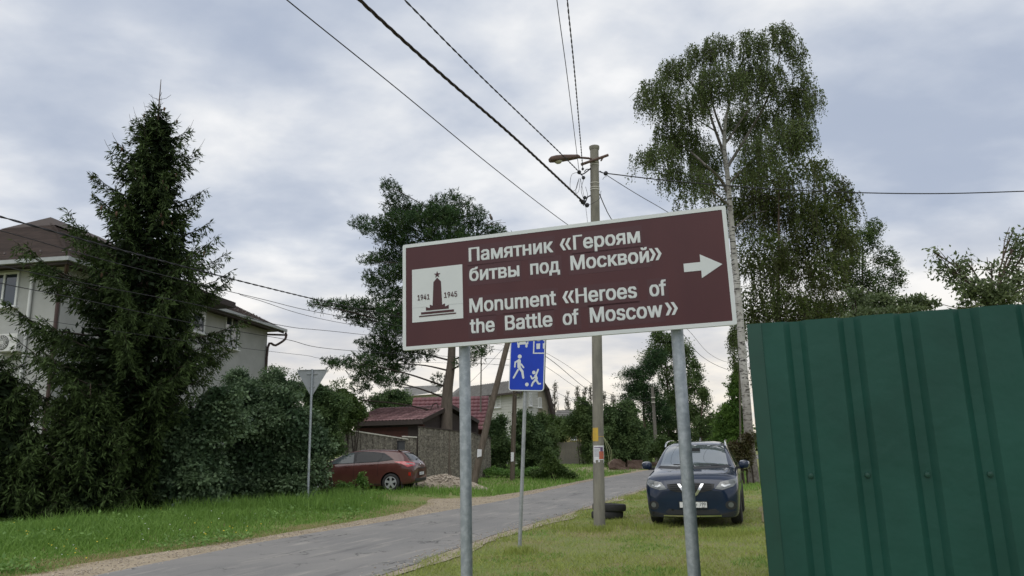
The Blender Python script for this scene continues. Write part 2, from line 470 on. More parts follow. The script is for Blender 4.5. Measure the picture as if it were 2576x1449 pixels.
# loose stones scattered along the road edges
def stones(name, pts, smin, smax, m, label, kind='stuff'):
    base = np.array([(1, 0, 0), (0, 1, 0), (-1, 0, 0), (0, -1, 0), (0, 0, 1), (0, 0, -1)], float)
    fc = np.array([(0, 1, 4), (1, 2, 4), (2, 3, 4), (3, 0, 4), (1, 0, 5), (2, 1, 5), (3, 2, 5), (0, 3, 5)])
    n = len(pts); s = rng.uniform(smin, smax, (n, 1, 1)) * rng.uniform(0.6, 1.3, (n, 1, 3)); s[:, :, 2] *= 0.65
    V = base[None] * s + rng.normal(0, 0.12, (n, 6, 3)) * s
    q = rng.uniform(0, 6.28, n); c, sn = np.cos(q), np.sin(q)
    V = np.stack([V[..., 0] * c[:, None] - V[..., 1] * sn[:, None], V[..., 0] * sn[:, None] + V[..., 1] * c[:, None], V[..., 2]], -1) + np.asarray(pts)[:, None, :]
    F = (fc[None] + (np.arange(n) * 6)[:, None, None]).reshape(-1, 3)
    return tag(nmesh(name, V.reshape(-1, 3), F, m, v=np.repeat(rng.random(n), 8)), label, 'stones', kind=kind)
M_stone = LM('loose_stone', (0.26, 0.215, 0.165), (0.56, 0.49, 0.40), 0, 0.9, 0.2)
ys = rng.uniform(9, 40, 5200); sl = np.array([interp(SHL)(y) for y in ys]); xs = sl + (xl(ys) + 0.1 - sl) * rng.beta(1.3, 1.6, len(ys)); 
p1 = np.stack([xs, ys, gz(xs, ys) + 0.012], 1)
ys = rng.uniform(9, 32, 1300); xs = xr(ys) + rng.normal(0.02, 0.2, len(ys)); p2 = np.stack([xs, ys, np.full(len(ys), 0.016)], 1)
stones('loose_gravel', np.concatenate([p1, p2]), 0.006, 0.020, M_stone, 'loose pale gravel strewn along both edges of the asphalt road')

# ------------------------------------------------------------------ grass
def blades(name, XY, hgt, wid, m, label, lean=0.45, cat='grass', vv=None, zoff=0.0, curl=True):
    n = len(XY); x, y = XY[:, 0], XY[:, 1]; z = gz(x, y) - 0.012 + zoff
    q = rng.uniform(0, 6.283, n); h = np.asarray(hgt) * rng.uniform(0.45, 1.25, n); w = wid * rng.uniform(0.7, 1.3, n)
    s = np.stack([np.cos(q), np.sin(q), np.zeros(n)], 1)
    a = rng.uniform(0, 6.283, n); ln = h * rng.uniform(0, lean, n) * 1.2
    d = np.stack([np.cos(a) * ln, np.sin(a) * ln, h], 1)
    B = np.stack([x, y, z], 1)
    v = rng.random(n) if vv is None else vv
    if not curl:
        V = np.stack([B - s * w[:, None] / 2, B + s * w[:, None] / 2, B + d], 1).reshape(-1, 3)
        F = np.arange(3 * n).reshape(-1, 3)
        return tag(nmesh(name, V, F, m, v=v), label, cat, kind='stuff')
    mid = B + d * np.array([0.35, 0.35, 0.62])
    V = np.stack([B - s * w[:, None] / 2, B + s * w[:, None] / 2, mid + s * w[:, None] * 0.38, mid - s * w[:, None] * 0.38, B + d], 1).reshape(-1, 3)
    i = np.arange(n) * 5
    F = np.concatenate([np.stack([i, i + 1, i + 2], 1), np.stack([i, i + 2, i + 3], 1), np.stack([i + 3, i + 2, i + 4], 1)])
    return tag(nmesh(name, V, F, m, v=np.tile(v, 3)), label, cat, kind='stuff')
def fbm(x, y, s, seed):
    r = np.random.default_rng(seed); o = np.zeros(len(x))
    for k in range(7):
        a = r.uniform(0, 6.28); fq = s * r.uniform(0.5, 2.2); o += np.sin((x * math.cos(a) + y * math.sin(a)) * fq + r.uniform(0, 6.28))
    return o / 7
M_lawn = LM('mown_lawn_blade', (0.24, 0.29, 0.065), (0.40, 0.45, 0.125), 0.4, 0.6, 0.25)
M_dry = LM('dry_grass_blade', (0.36, 0.29, 0.15), (0.48, 0.40, 0.22), 0.4, 0.7, 0.2)
M_verge = LM('lush_verge_blade', (0.125, 0.24, 0.042), (0.26, 0.42, 0.095), 0.42, 0.55, 0.3)
M_weed = LM('leafy_weed', (0.11, 0.22, 0.045), (0.23, 0.38, 0.10), 0.35, 0.5, 0.35)
def sample(n, x0, x1, y0, y1, keep):
    # denser towards the camera
    u = rng.random(n); y = 1 / (1 / y0 + (1 / y1 - 1 / y0) * u); x = rng.uniform(x0, x1, n)
    k = keep(x, y); return np.stack([x[k], y[k]], 1)
# lawn right of the road
inview = lambda x, y: (x < y * 0.62 + 1.0) & (x > -y * 0.78 - 1.0)
XY = sample(330000, -3.4, 14, 7.2, 34, lambda x, y: (x > xr(y) + 0.12 + 0.12 * np.sin(y * 3.1) * np.sin(y * .7)) & inview(x, y) & (rng.random(len(x)) < np.clip(0.55 + 0.5 * fbm(x, y, 3.0, 2), 0.22, 1)))
dry = (fbm(XY[:, 0], XY[:, 1], 1.5, 5) + 0.6 * fbm(XY[:, 0], XY[:, 1], 5, 6) + 0.75 * np.exp(-((XY[:, 0] - 1.7) ** 2 + (XY[:, 1] - 14.4) ** 2) / 1.6) + rng.normal(0, 0.2, len(XY))) > 0.24
edge = np.clip((XY[:, 0] - xr(XY[:, 1])) / 0.8, 0, 1)
g = ~dry | (rng.random(len(XY)) < 0.35)
near = XY[:, 1] < 16
for nm, kk, lb in (('lawn_grass', near, 'short yellow-green lawn grass around the sign posts and concrete pole'), ('far_lawn_grass', ~near, 'short grass beside and behind the dark blue car')):
    k = g & kk
    blades(nm, XY[k], 0.055 + 0.05 * (1 - edge[k]), 0.010 + 0.0006 * np.maximum(XY[k, 1] - 10, 0), M_lawn, lb, 1.7, curl=False)
blades('dry_lawn_grass', XY[~g], 0.045, 0.010, M_dry, 'dry straw-coloured patches in the lawn near the concrete pole', 1.9, curl=False)
tf = np.concatenate([gnd(px, py)[:2] + rng.normal(0, sd, (nn_, 2)) for px, py, sd, nn_ in ((1307, 1390, .13, 420), (1507, 1334, .20, 600), (1552, 1318, .25, 400), (1640, 1330, .25, 420), (1850, 1342, .3, 500), (1760, 1345, .35, 300), (1420, 1330, .3, 300), (1590, 1255, .3, 300))])
blades('lawn_tufts', tf, 0.11, 0.010, M_lawn, 'longer grass tufts round the foot of the posts, pole, tyres and SUV wheels', 0.8)
XY2 = sample(60000, -3, 9, 8, 26, lambda x, y: (x > xr(y) + .2) & inview(x, y) & (fbm(x, y, 2.3, 77) > .22))
blades('clover_patches', XY2, 0.05, 0.016, M_verge, 'darker green clover patches scattered in the lawn', 1.6, curl=False)
# verge left of the road: lush and taller towards the bushes
def keepL(x, y):
    s = np.array([0.0]); sh = np.interp(y, [p[1] for p in SHL], [p[0] for p in SHL])
    return (x < sh + 0.05 + 0.15 * np.sin(y * 2.3)) & inview(x, y)
XY = sample(350000, -17, -2.3, 9.5, 29, keepL)
sh = np.interp(XY[:, 1], [p[1] for p in SHL], [p[0] for p in SHL]); dist = sh - XY[:, 0]
hh = 0.035 + 0.15 * smooth(0.3, 2.8, dist) + 0.05 * np.clip(fbm(XY[:, 0], XY[:, 1], 1.7, 9), -1, 1)
hh = np.where((XY[:, 1] > 23) & (XY[:, 0] > -6.6), hh * 0.55, hh)
k = rng.random(len(XY)) < 0.50
blades('verge_grass', XY[k], hh[k], 0.016, M_verge, 'lush green grass on the verge between the road and the bushes', 1.1)
k = (dist < 0.9) & (rng.random(len(XY)) < 0.55)
blades('verge_edge_grass', XY[k] + np.array([0.12, 0]), 0.05, 0.010, M_dry, 'sparse dry grass fringing the gravel shoulder', 1.0, curl=False)
# tall tufts at the foot of the bushes and around the give-way post
tf = []
for px, py in [(420, 1285), (480, 1290), (620, 1280), (700, 1275), (790, 1268), (830, 1255), (860, 1262), (880, 1250), (300, 1305), (200, 1330), (740, 1280), (940, 1262), (560, 1285), (810, 1280), (905, 1280), (120, 1345)]:
    P = gnd(px, py); tf.append(P[:2] + rng.normal(0, 0.28, (260, 2)))
tf = np.concatenate(tf)
blades('tall_grass_tufts', tf, 0.36, 0.013, M_verge, 'tall grass tufts at the foot of the bushes left of the road', 0.6)
# far verge beyond the brown car and along the road
XY = sample(85000, -16, 16, 26, 75, lambda x, y: ((x < np.interp(y, [p[1] for p in SHL], [p[0] for p in SHL])) | (x > xr(y) + 0.3)) & inview(x, y))
blades('far_verge_grass', XY, 0.10 + 0.10 * (fbm(XY[:, 0], XY[:, 1], 0.8, 21) > 0.1), 0.036, M_verge, 'grass on the far verge along the road and under the pine', 0.7, curl=False)

def leafquads(P, D, Nn, Ln, Wd):
    # pointed leaves: base, two sides, tip
    D = unit(D); s = unit(np.cross(D, Nn)); Ln = np.broadcast_to(np.asarray(Ln, float), (len(P),))[:, None]; Wd = np.broadcast_to(np.asarray(Wd, float), (len(P),))[:, None]
    nn_ = np.cross(s, D)
    mid = P + D * Ln * 0.45 - nn_ * Wd * 0.12
    V = np.stack([P, mid + s * Wd / 2, P + D * Ln, mid - s * Wd / 2], 1).reshape(-1, 3)
    return V, np.arange(len(V)).reshape(-1, 4)
def rdir(n): return unit(rng.normal(0, 1, (n, 3)))
# leafy weeds in the verge
XY = sample(2600, -15, -4.0, 11, 27, lambda x, y: keepL(x, y) & (fbm(x, y, 1.4, 31) > 0.02))
P = np.repeat(np.stack([XY[:, 0], XY[:, 1], gz(XY[:, 0], XY[:, 1]) + 0.05], 1), 9, 0); n = len(P)
P = P + rng.normal(0, 1, (n, 3)) * np.array([0.09, 0.09, 0.05]); P[:, 2] = np.maximum(P[:, 2], 0.03)
D = rdir(n); D[:, 2] = np.abs(D[:, 2]) * 0.5
V, F = leafquads(P, D, np.tile((0, 0, 1.0), (n, 1)) + rng.normal(0, 0.4, (n, 3)), rng.uniform(0.05, 0.12, n), rng.uniform(0.03, 0.06, n))
tag(nmesh('verge_weeds', V, F, M_weed, v=rng.random(n)), 'low leafy weeds among the grass of the left verge', 'weeds', kind='stuff')
for nm, c, cnt, lb in (('yellow_flowers', (0.75, 0.55, 0.03), 150, 'tiny yellow flowers dotted in the left verge'), ('white_flowers', (0.75, 0.75, 0.72), 90, 'tiny white flowers dotted in the left verge')):
    XY = sample(cnt * 9, -13, -4.0, 11.5, 27, lambda x, y: keepL(x, y) & (fbm(x, y, 1.1, 40 + cnt) > 0.05))[:cnt]
    n = len(XY); P = np.stack([XY[:, 0], XY[:, 1], gz(XY[:, 0], XY[:, 1]) + rng.uniform(0.10, 0.2, n)], 1)
    D = rdir(n) * np.array([1, 1, 0.3]); V, F = leafquads(P, D, np.tile((0.0, -0.5, 1.0), (n, 1)), 0.028, 0.026)
    tag(nmesh(nm, V, F, PM('petal_' + nm, c)), lb, 'flowers', kind='stuff')

# ================================================================== SIGNS
M_galv = PM('galvanised_steel', (0.33, 0.365, 0.395), (0.48, 0.515, 0.545), 26, 0.5, 0.12, 120, 0.55, lo=0.42, hi=0.66, rvar=0.1)
M_galv2 = PM('dull_galvanised_post', (0.30, 0.315, 0.32), (0.42, 0.435, 0.44), 18, 0.55, 0.1, 90, 0.5)
M_brown = PM('brown_sign_film', (0.082, 0.024, 0.026), (0.066, 0.0185, 0.0215), 2.2, 0.42, 0, 40, 0, 0.4, stretch=(1, 1, .35), rvar=.08)
M_white = PM('white_sign_film', (0.66, 0.69, 0.68), (0.61, 0.64, 0.635), 2.5, 0.4, 0, 40, 0, 0.4)
M_signback = PM('bare_sign_metal', (0.36, 0.38, 0.39), (0.30, 0.32, 0.33), 4, 0.5, 0, 40, 0.6)
M_plum = PM('dark_plum_print', (0.060, 0.014, 0.017), None, 3, 0.5)

SU, SH, SYAW, SROLL = 2.1917, 0.7434, -0.3010, 0.01054
u_ = np.array([math.cos(SYAW), math.sin(SYAW), 0]); w_ = np.array([0, 0, 1.0])
su = u_ * math.cos(SROLL) + w_ * math.sin(SROLL); sw = w_ * math.cos(SROLL) - u_ * math.sin(SROLL); sn = np.cross(su, sw)
SC = np.array([0.2893, 4.7, 2.652]); S0 = SC - su * SU / 2 - sw * SH / 2
def onsign(px, py, d=0.0):
    dr = ray(px, py); t = ((S0 + sn * d - C_) @ sn) / (dr @ sn); q = C_ + dr * t - S0; return q @ su, q @ sw
pl = onsign(1157, 880)[0]; pr = onsign(1700, 830)[0]
base = S0 + su * SU / 2; base[2] = 0
T = thing('direction_sign', 'large brown direction sign with white Russian and English lettering and arrow on two posts', 'sign', base)
def rrect(w, h, r, k=4, x=0.0, y=0.0):
    out = []
    for cx, cy, a0 in ((w - r, r, -90), (w - r, h - r, 0), (r, h - r, 90), (r, r, 180)):
        for i in range(k + 1):
            a = math.radians(a0 + 90 * i / k); out.append((x + cx + r * math.cos(a), y + cy + r * math.sin(a)))
    return out
pan = MB().prism(rrect(SU, SH, 0.012), S0, su, sw, sn, -0.022, 0.0).build('panel', M_brown, T)
def ring(outer, inner, o, u, w, n, d0, d1):
    k = len(outer); m = MB(); o, u, w, n = (np.array(q, float) for q in (o, u, w, n))
    V = [o + u * p[0] + w * p[1] + n * d for d in (d0, d1) for P_ in (outer, inner) for p in P_]
    Fc = []
    for i in range(k):
        j = (i + 1) % k
        Fc += [(2 * k + i, 2 * k + j, 3 * k + j, 3 * k + i), (i, j, 2 * k + j, 2 * k + i), (k + i, 3 * k + i, 3 * k + j, k + j), (i, k + i, k + j, j)]
    return m.add(V, Fc)
bw = 0.0225
ring(rrect(SU + 0.004, SH + 0.004, 0.014, 4, -0.002, -0.002), rrect(SU - 2 * bw, SH - 2 * bw, 0.004, 4, bw, bw), S0, su, sw, sn, -0.0235, 0.0025).build('border', M_white, T)
D1 = 0.0022
words_ = [('Памятник', .493, 1.086, .569), ('Героям', 1.222, 1.657, .569), ('битвы', .494, .849, .431), ('под', .924, 1.125, .432), ('Москвой', 1.197, 1.704, .434),
          ('Monument', .490, 1.090, .215), ('Heroes', 1.219, 1.612, .214), ('of', 1.690, 1.795, .213), ('the', .490, .665, .075), ('Battle', .737, 1.059, .077), ('of', 1.127, 1.233, .078), ('Moscow', 1.305, 1.762, .080)]
M_film = PM('newer_brown_film', (0.070, 0.0195, 0.023), (0.062, 0.017, 0.020), 5, 0.36)
for t_, a, b, y in words_:
    MB().prism([(a - .012, y - .03), (b + .012, y - .03), (b + .012, y + .115), (a - .012, y + .115)], S0, su, sw, sn, -.001, .0006 + .0002 * (t_ == 'of')).build('film_patch', M_film, T)
    lettering(t_, a, b, y, 0.1, S0, su, sw, sn, D1, M_white, T, 0.0175)
for x0, y0, s_ in ((1.131, .579, 1), (1.783, .447, -1), (1.132, .226, 1), (1.855, .092, -1)):       # guillemets
    mb = MB()
    for k in (0, 1):
        a = x0 + s_ * k * .036
        mb.prism([(a, y0 + .036), (a + s_ * .022, y0 + .076), (a + s_ * .041, y0 + .076), (a + s_ * .020, y0 + .036), (a + s_ * .041, y0 - .004), (a + s_ * .022, y0 - .004)], S0, su, sw, sn, -.001, D1)
    mb.build('quotation_mark', M_white, T)
MB().prism([(1.911, .403), (1.911, .3495), (2.014, .3495), (2.014, .301), (2.142, .376), (2.013, .452), (2.013, .403)], S0, su, sw, sn, -0.001, D1).build('arrow', M_white, T)
pic = MB().prism([(.070, .185), (.444, .185), (.444, .558), (.070, .558)], S0, su, sw, sn, -0.001, D1).build('pictogram_panel', M_white, T)
D2 = 0.0042
ob = [(.223, .291), (.202, .299), (.202, .276), (.173, .285), (.173, .2595), (.341, .2595), (.341, .286), (.314, .277), (.314, .298), (.293, .291), (.286, .454), (.259, .483), (.231, .454)]
MB().prism([ob[i] for i in (0, 9, 10, 11, 12)], S0, su, sw, sn, D1 - 0.001, D2).build('obelisk', M_plum, pic)
MB().prism([(.173, .2595), (.341, .2595), (.341, .286), (.314, .277), (.314, .298), (.2935, .2905), (.2225, .2905), (.202, .299), (.202, .276), (.173, .285)], S0, su, sw, sn, D1 - 0.001, D2 - 0.0003).build('plinth', M_plum, pic)
st = []
for i in range(10):
    r = 0.0245 if i % 2 == 0 else 0.0098; a = math.radians(90 + 36 * i); st.append((.259 + r * math.cos(a), .5045 + r * math.sin(a)))
MB().prism(st, S0, su, sw, sn, D1 - 0.001, D2).build('star', M_plum, pic)
MB().prism([(.1365, .2355), (.378, .2355), (.378, .2515), (.1365, .2505)], S0, su, sw, sn, D1 - 0.001, D2).build('step', M_plum, pic)
MB().prism([(.122, .219), (.3935, .220), (.3935, .228), (.122, .227)], S0, su, sw, sn, D1 - 0.001, D2).build('step', M_plum, pic)
lettering('1941', .111, .201, .336, .038, S0, su, sw, sn, D2, M_plum, pic, 0.012, name='year')
lettering('1945', .309, .404, .336, .038, S0, su, sw, sn, D2, M_plum, pic, 0.012, name='year')
MB().prism([(.071, .2862), (.172, .2862), (.172, .2872), (.071, .2872)], S0, su, sw, sn, D1 - 0.001, D1 + 0.0006).build('film_seam', M_signback, pic)
MB().prism([(.342, .2862), (.443, .2862), (.443, .2872), (.342, .2872)], S0, su, sw, sn, D1 - 0.001, D1 + 0.0006).build('film_seam', M_signback, pic)
for hh_ in (0.13, 0.60):
    MB().box(S0 + su * SU / 2 + sw * hh_ - sn * 0.036, (SU - 0.1, 0.026, 0.035), frame=(su, sn, sw)).build('rail', M_signback, T)
RP = 0.038
for a in (pl, pr):
    c = S0 + su * a - sn * (0.049 + RP); 
    p_ = MB().tube([(c[0], c[1], -0.3), (c[0], c[1], 1.5), (c[0], c[1], S0[2] + SH - 0.06)], RP, 24).build('post', M_galv, T, True)
    MB().lathe([(0.0, 0.012), (RP * 0.7, 0.01), (RP + 0.003, 0.0), (RP + 0.003, -0.02)], 20, (c[0], c[1], S0[2] + SH - 0.06)).build('cap', M_signback, p_, True)
    for hh_ in (0.13, 0.60):
        MB().lathe([(RP + 0.001, -0.015), (RP + 0.006, -0.015), (RP + 0.006, 0.015), (RP + 0.001, 0.015)], 20, (c[0], c[1], S0[2] + hh_), closed=True).build('clamp', M_signback, T)

# ---- blue residential-zone sign: leaning post
M_blue = PM('blue_sign_film', (0.002, 0.042, 0.46), (0.002, 0.036, 0.40), 3, 0.4, 0, 40, 0, 0.4)
M_darkrim = PM('dark_sign_rim', (0.045, 0.05, 0.045), None, 6, 0.6)
B0 = gnd(1307, 1386); BY = B0[1]
T = thing('residential_zone_sign', 'blue residential zone sign with walking figure and playing child on a leaning grey post', 'sign', B0)
lean = 0.063
up = unit(np.array([lean, 0.0, 1.0])); yaw = math.radians(-17)
bu = np.array([math.cos(yaw), math.sin(yaw), 0]); bu = unit(bu - up * (bu @ up)); bn = np.cross(bu, up)
bot = at(1283, 985, BY); bt = (bot[2] - B0[2]) / up[2]
BW, BH = 0.61, 0.98
ax_ = B0 + up * bt; bo = ax_ - bu * BW * 0.455 + bn * 0.05
MB().prism(rrect(BW, BH, 0.05), bo, bu, up, bn, -0.055, -0.002).build('backing_box', M_darkrim, T)
MB().prism(rrect(BW, BH, 0.05), bo, bu, up, bn, -0.003, 0.0).build('border', M_white, T)
fb = 0.017
face = MB().prism(rrect(BW - 2 * fb, BH - 2 * fb, 0.036, 4, fb, fb), bo, bu, up, bn, -0.002, 0.002).build('face', M_blue, T)
# sign coordinates: from the picture, 1449 px crop over 260 px; u = (x - left)/width
def bs(x, y, rot=0):    # crop px -> sign metres (sheared back upright)
    xb = 262 + (1235 - y) * 0.063
    return ((x - xb) / 770.0 * BW, (1255 - y + (x - 262) * 0.055) / 770.0 * BW)
def glyph(name, polys, parent=face, m=M_white, d=0.0042):
    mb = MB()
    for P_ in polys: mb.prism(P_, bo, bu, up, bn, 0.001, d)
    return mb.build(name, m, parent)
def circ(c, r, k=16): return [(c[0] + r * math.cos(2 * math.pi * i / k), c[1] + r * math.sin(2 * math.pi * i / k)) for i in range(k)]
def bar(a, b, w0, w1=None, k=5):      # rounded limb
    w1 = w1 or w0; a = np.array(a); b = np.array(b); d = unit(b - a); s = np.array([-d[1], d[0]]); q = math.atan2(d[1], d[0]); out = []
    for i in range(k + 1): z = q + math.pi / 2 + math.pi * i / k; out.append(tuple(a + np.array([math.cos(z), math.sin(z)]) * w0))
    for i in range(k + 1): z = q - math.pi / 2 + math.pi * i / k; out.append(tuple(b + np.array([math.cos(z), math.sin(z)]) * w1))
    return out
mm_ = BW / 770.0
g_ = glyph('walking_figure', [circ(bs(526, 550), 44 * mm_)], d=0.0042)
for i, (a, b, w0, w1) in enumerate([((510, 640), (505, 770), 38, 36), ((490, 632), (425, 670), 18, 17), ((425, 665), (413, 762), 17, 16), ((555, 715), (605, 785), 17, 16), ((505, 770), (575, 870), 32, 26), ((575, 865), (593, 1000), 26, 22), ((480, 830), (382, 990), 20, 19)]):
    glyph('limb', [bar(bs(*a), bs(*b), w0 * mm_, w1 * mm_)], g_, d=0.0043 + 0.0002 * i)
g_ = glyph('playing_child', [circ(bs(825, 900), 38 * mm_)])
for i, (a, b, w0, w1) in enumerate([((860, 975), (880, 1030), 30, 28), ((870, 955), (920, 845), 20, 17), ((845, 1000), (785, 1030), 16, 16), ((785, 1030), (757, 972), 16, 15), ((860, 1050), (800, 1110), 24, 20), ((800, 1110), (770, 1175), 20, 18), ((880, 1070), (915, 1135), 22, 18), ((915, 1138), (958, 1138), 18, 17)]):
    glyph('limb', [bar(bs(*a), bs(*b), w0 * mm_, w1 * mm_)], g_, d=0.0043 + 0.0002 * i)
glyph('ball', [circ(bs(667, 1142), 39 * mm_)])
g_ = glyph('car_symbol', [[bs(*p) for p in ((475, 215), (490, 200), (710, 212), (724, 226), (720, 300), (476, 297))]])
glyph('wheel_symbol', [bar(bs(507, 305), bs(506, 342), 23 * mm_)], g_, d=0.0046); glyph('wheel_symbol', [bar(bs(680, 308), bs(679, 346), 23 * mm_)], g_, d=0.0046)
for a, b in (((503, 205), (530, 120)), ((704, 212), (690, 125)), ((530, 122), (690, 125))): glyph('pillar_symbol', [bar(bs(*a), bs(*b), 8 * mm_)], g_, d=0.0048)
for c in ((512, 238), (686, 246)): glyph('lamp_symbol', [circ(bs(*c), 19 * mm_)], g_, M_blue, 0.0052)
g_ = glyph('house_symbol', [[bs(*p) for p in ((815, 505), (842, 90), (868, 90), (845, 484))], [bs(*p) for p in ((845, 484), (1062, 496), (1060, 520), (815, 508))]])
for a, b in (((905, 132), (985, 245)), ((890, 297), (975, 412)), ((1045, 140), (1090, 252)), ((1030, 300), (1080, 412))):
    glyph('window_symbol', [[bs(a[0] + 5, b[1]), bs(b[0] - 5, b[1]), bs(b[0] + 4, a[1]), bs(a[0] + 8, a[1])]], g_, d=0.0046)
glyph('roof_symbol', [bar(bs(862, 85), bs(1020, -20), 12 * mm_), bar(bs(1020, -20), bs(1095, 20), 12 * mm_)], g_, d=0.0049)
p_ = MB().tube([B0 - up * 0.3, B0 + up * 1.2, B0 + up * (bt + BH - 0.05)], 0.031, 18).build('post', M_galv2, T, True)
for q in (0.15, 0.75): MB().lathe([(0.033, -0.02), (0.040, -0.02), (0.040, 0.02), (0.033, 0.02)], 16, B0 + up * (bt + q), up, closed=True).build('clamp', M_signback, T)

# ---- give-way sign seen from the back
GY = 21.8
G0 = ongnd(774, 1262, GY); s_ = GY / FD
T = thing('give_way_sign', 'triangular give-way sign seen from its grey back on a thin steel post', 'sign', G0)
gt = at(786, 930, GY); TW = 0.93
gu = np.array([math.cos(0.06), math.sin(0.06), 0.0]); gw = np.array([0.0, 0.0, 1.0]); gn = np.cross(gu, gw)
go = np.array([gt[0], gt[1], gt[2]])
def tri(side, r, k=5):
    h = side * math.sqrt(3) / 2; P3 = [(-side / 2, 0), (side / 2, 0), (0, -h)]; c = (0, -h / 3); out = []
    sc = 1 - r / (h / 3)
    for i, a0 in enumerate((90, -30, 210)):
        q = P3[i] if i == 0 else P3[i]
    for (p, a0, a1) in ((P3[0], 210, 90), (P3[1], 90, -30), (P3[2], -30, -150)):
        q = (c[0] + (p[0] - c[0]) * sc, c[1] + (p[1] - c[1]) * sc)
        for i in range(k + 1):
            a = math.radians(a0 + (a1 - a0) * i / k); out.append((q[0] + r * math.cos(a), q[1] + r * math.sin(a)))
    return out
MB().prism(tri(TW, 0.045), go, gu, gw, gn, -0.003, 0.0).build('plate', M_signback, T)
tcy = -TW * math.sqrt(3) / 6
ring(tri(TW, 0.045), [(x * 0.93, tcy + (y - tcy) * 0.93) for x, y in tri(TW, 0.045)], go, gu, gw, gn, -0.004, 0.022).build('rim', M_signback, T)
pc = ongnd(781, 1130, GY); topc = go + gn * 0.045
MB().tube([G0 - np.array([0, 0, 0.3]), (G0 + topc) / 2, topc + np.array([0, 0, 0.01])], 0.034, 16).build('post', M_galv, T, True)
for q in (0.12, 0.5): MB().box(go - gw * q + gn * 0.015, (0.30 if q < .3 else .16, 0.03, 0.035), frame=(gu, gn, gw)).build('bracket', M_signback, T)
ps = G0 + (topc - G0) * 0.34
MB().prism([(-.012, -.05), (0.0, -.075), (.012, -.05), (.018, .05), (.01, .11), (-.014, .07)], ps + np.array([0.006, -0.0345, 0]), (1, 0, 0), (0, 0, 1), (0, -1, 0), 0, 0.002).build('white_sticker', M_white, T)

# ================================================================== POLES
M_conc = PM('weathered_concrete', (0.27, 0.255, 0.21), (0.175, 0.165, 0.14), 7, 0.9, 0.35, 60, stretch=(1, 1, 0.25))
M_rust = PM('rusty_brown_iron', (0.085, 0.055, 0.045), (0.14, 0.085, 0.065), 14, 0.75, 0.2, 60)
M_black = PM('black_cable', (0.018, 0.018, 0.022), None, 4, 0.55)
M_cable = PM('red_brown_cable', (0.035, 0.016, 0.016), (0.018, 0.014, 0.016), 30, 0.6)
M_tape = PM('pale_steel_band', (0.62, 0.60, 0.52), (0.5, 0.48, 0.42), 8, 0.5)
M_lampglass = PM('dirty_lamp_glass', (0.55, 0.52, 0.42), None, 5, 0.25)
M_wood = PM('dark_weathered_timber', (0.075, 0.058, 0.042), (0.13, 0.105, 0.08), 5, 0.9, 0.4, 40, stretch=(3, 3, 0.25))
M_greywood = PM('grey_weathered_timber', (0.19, 0.175, 0.15), (0.13, 0.12, 0.105), 5, 0.9, 0.4, 40, stretch=(3, 3, 0.25))
PB = gnd(1508, 1330); PY = PB[1]
PT = at(1495, 372, PY); PT[1] = PY
def onpole(py): 
    t = (py - 1330) / (372 - 1330); return PB + (PT - PB) * t
T = thing('utility_pole', 'tall round grey concrete utility pole with street lamp and cable clamps, standing in the lawn', 'utility pole', PB)
rad = lambda py: 0.094 + 0.022 * (py - 372) / 958.0
MB().tube([PB - np.array([0, 0, .4]), onpole(1300), onpole(1000), onpole(700), PT], [0.117, 0.116, 0.109, 0.101, 0.094], 28).build('shaft', M_conc, T, True)
MB().lathe([(0.0, 0.05), (0.08, 0.045), (0.113, 0.03), (0.113, -0.01), (0.1, -0.05)], 24, PT).build('cap', M_conc, T, True)
for py in (398, 404, 471, 483, 489): MB().lathe([(rad(py) + 0.001, -0.009), (rad(py) + 0.006, -0.009), (rad(py) + 0.006, 0.009), (rad(py) + 0.001, 0.009)], 24, onpole(py + 16 if py < 420 else py), PT - PB, closed=True).build('steel_band', M_tape, T)
# crossarm and street lamp
ca = at(1462, 414, PY - 0.16); cb = at(1530, 390, PY - 0.10)
MB().tube([ca, cb], 0.030, 10).build('crossarm', M_rust, T, True)
MB().tube([at(1497, 403, PY + .02), at(1497, 403, PY - 0.17)], 0.02, 8).build('crossarm_bolt', M_rust, T)
MB().tube([at(1512, 404, PY - 0.12), at(1516, 398, PY + 0.1)], 0.018, 8).build('bracket', M_rust, T)
lamp_r = at(1466, 394, PY - 0.2); 
la = at(1382, 401, PY - 0.45); lb = at(1458, 396, PY - 0.22)
ld = unit(lb - la); ls = unit(np.cross(ld, (0, 0, 1))); lu = np.cross(ls, ld)
ll = np.linalg.norm(lb - la)
mb = MB(); secs = []
for t, hw, up_, dn in ((0, .055, .025, -.055), (.04, .085, .05, -.062), (.2, .105, .068, -.062), (.45, .11, .07, -.055), (.7, .09, .064, -.04), (.93, .07, .06, -.02), (1.0, .045, .04, -.005)):
    c = la + ld * ll * t
    for k in range(12):
        a = 2 * math.pi * k / 12; cz = math.sin(a); z = (up_ if cz > 0 else -dn) * np.sign(cz) * abs(cz) ** 0.7; secs.append(c + ls * hw * math.copysign(abs(math.cos(a)) ** 0.6, math.cos(a)) + lu * z)
Fc = [(i * 12 + k, i * 12 + (k + 1) % 12, (i + 1) * 12 + (k + 1) % 12, (i + 1) * 12 + k) for i in range(6) for k in range(12)] + [tuple(range(11, -1, -1)), tuple(range(72, 84))]
lamp = mb.add(secs, Fc).build('lamp_head', M_rust, T, True)
MB().lathe([(0.0, -0.055), (0.05, -0.045), (0.08, -0.015), (0.085, 0.0)], 14, la + ld * ll * 0.28 - lu * 0.058, lu).build('lamp_glass', M_lampglass, lamp, True)
MB().tube([lb - ld * 0.03, at(1480, 398, PY - 0.14), at(1492, 402, PY - 0.02)], 0.024, 10).build('lamp_arm', M_rust, T, True)
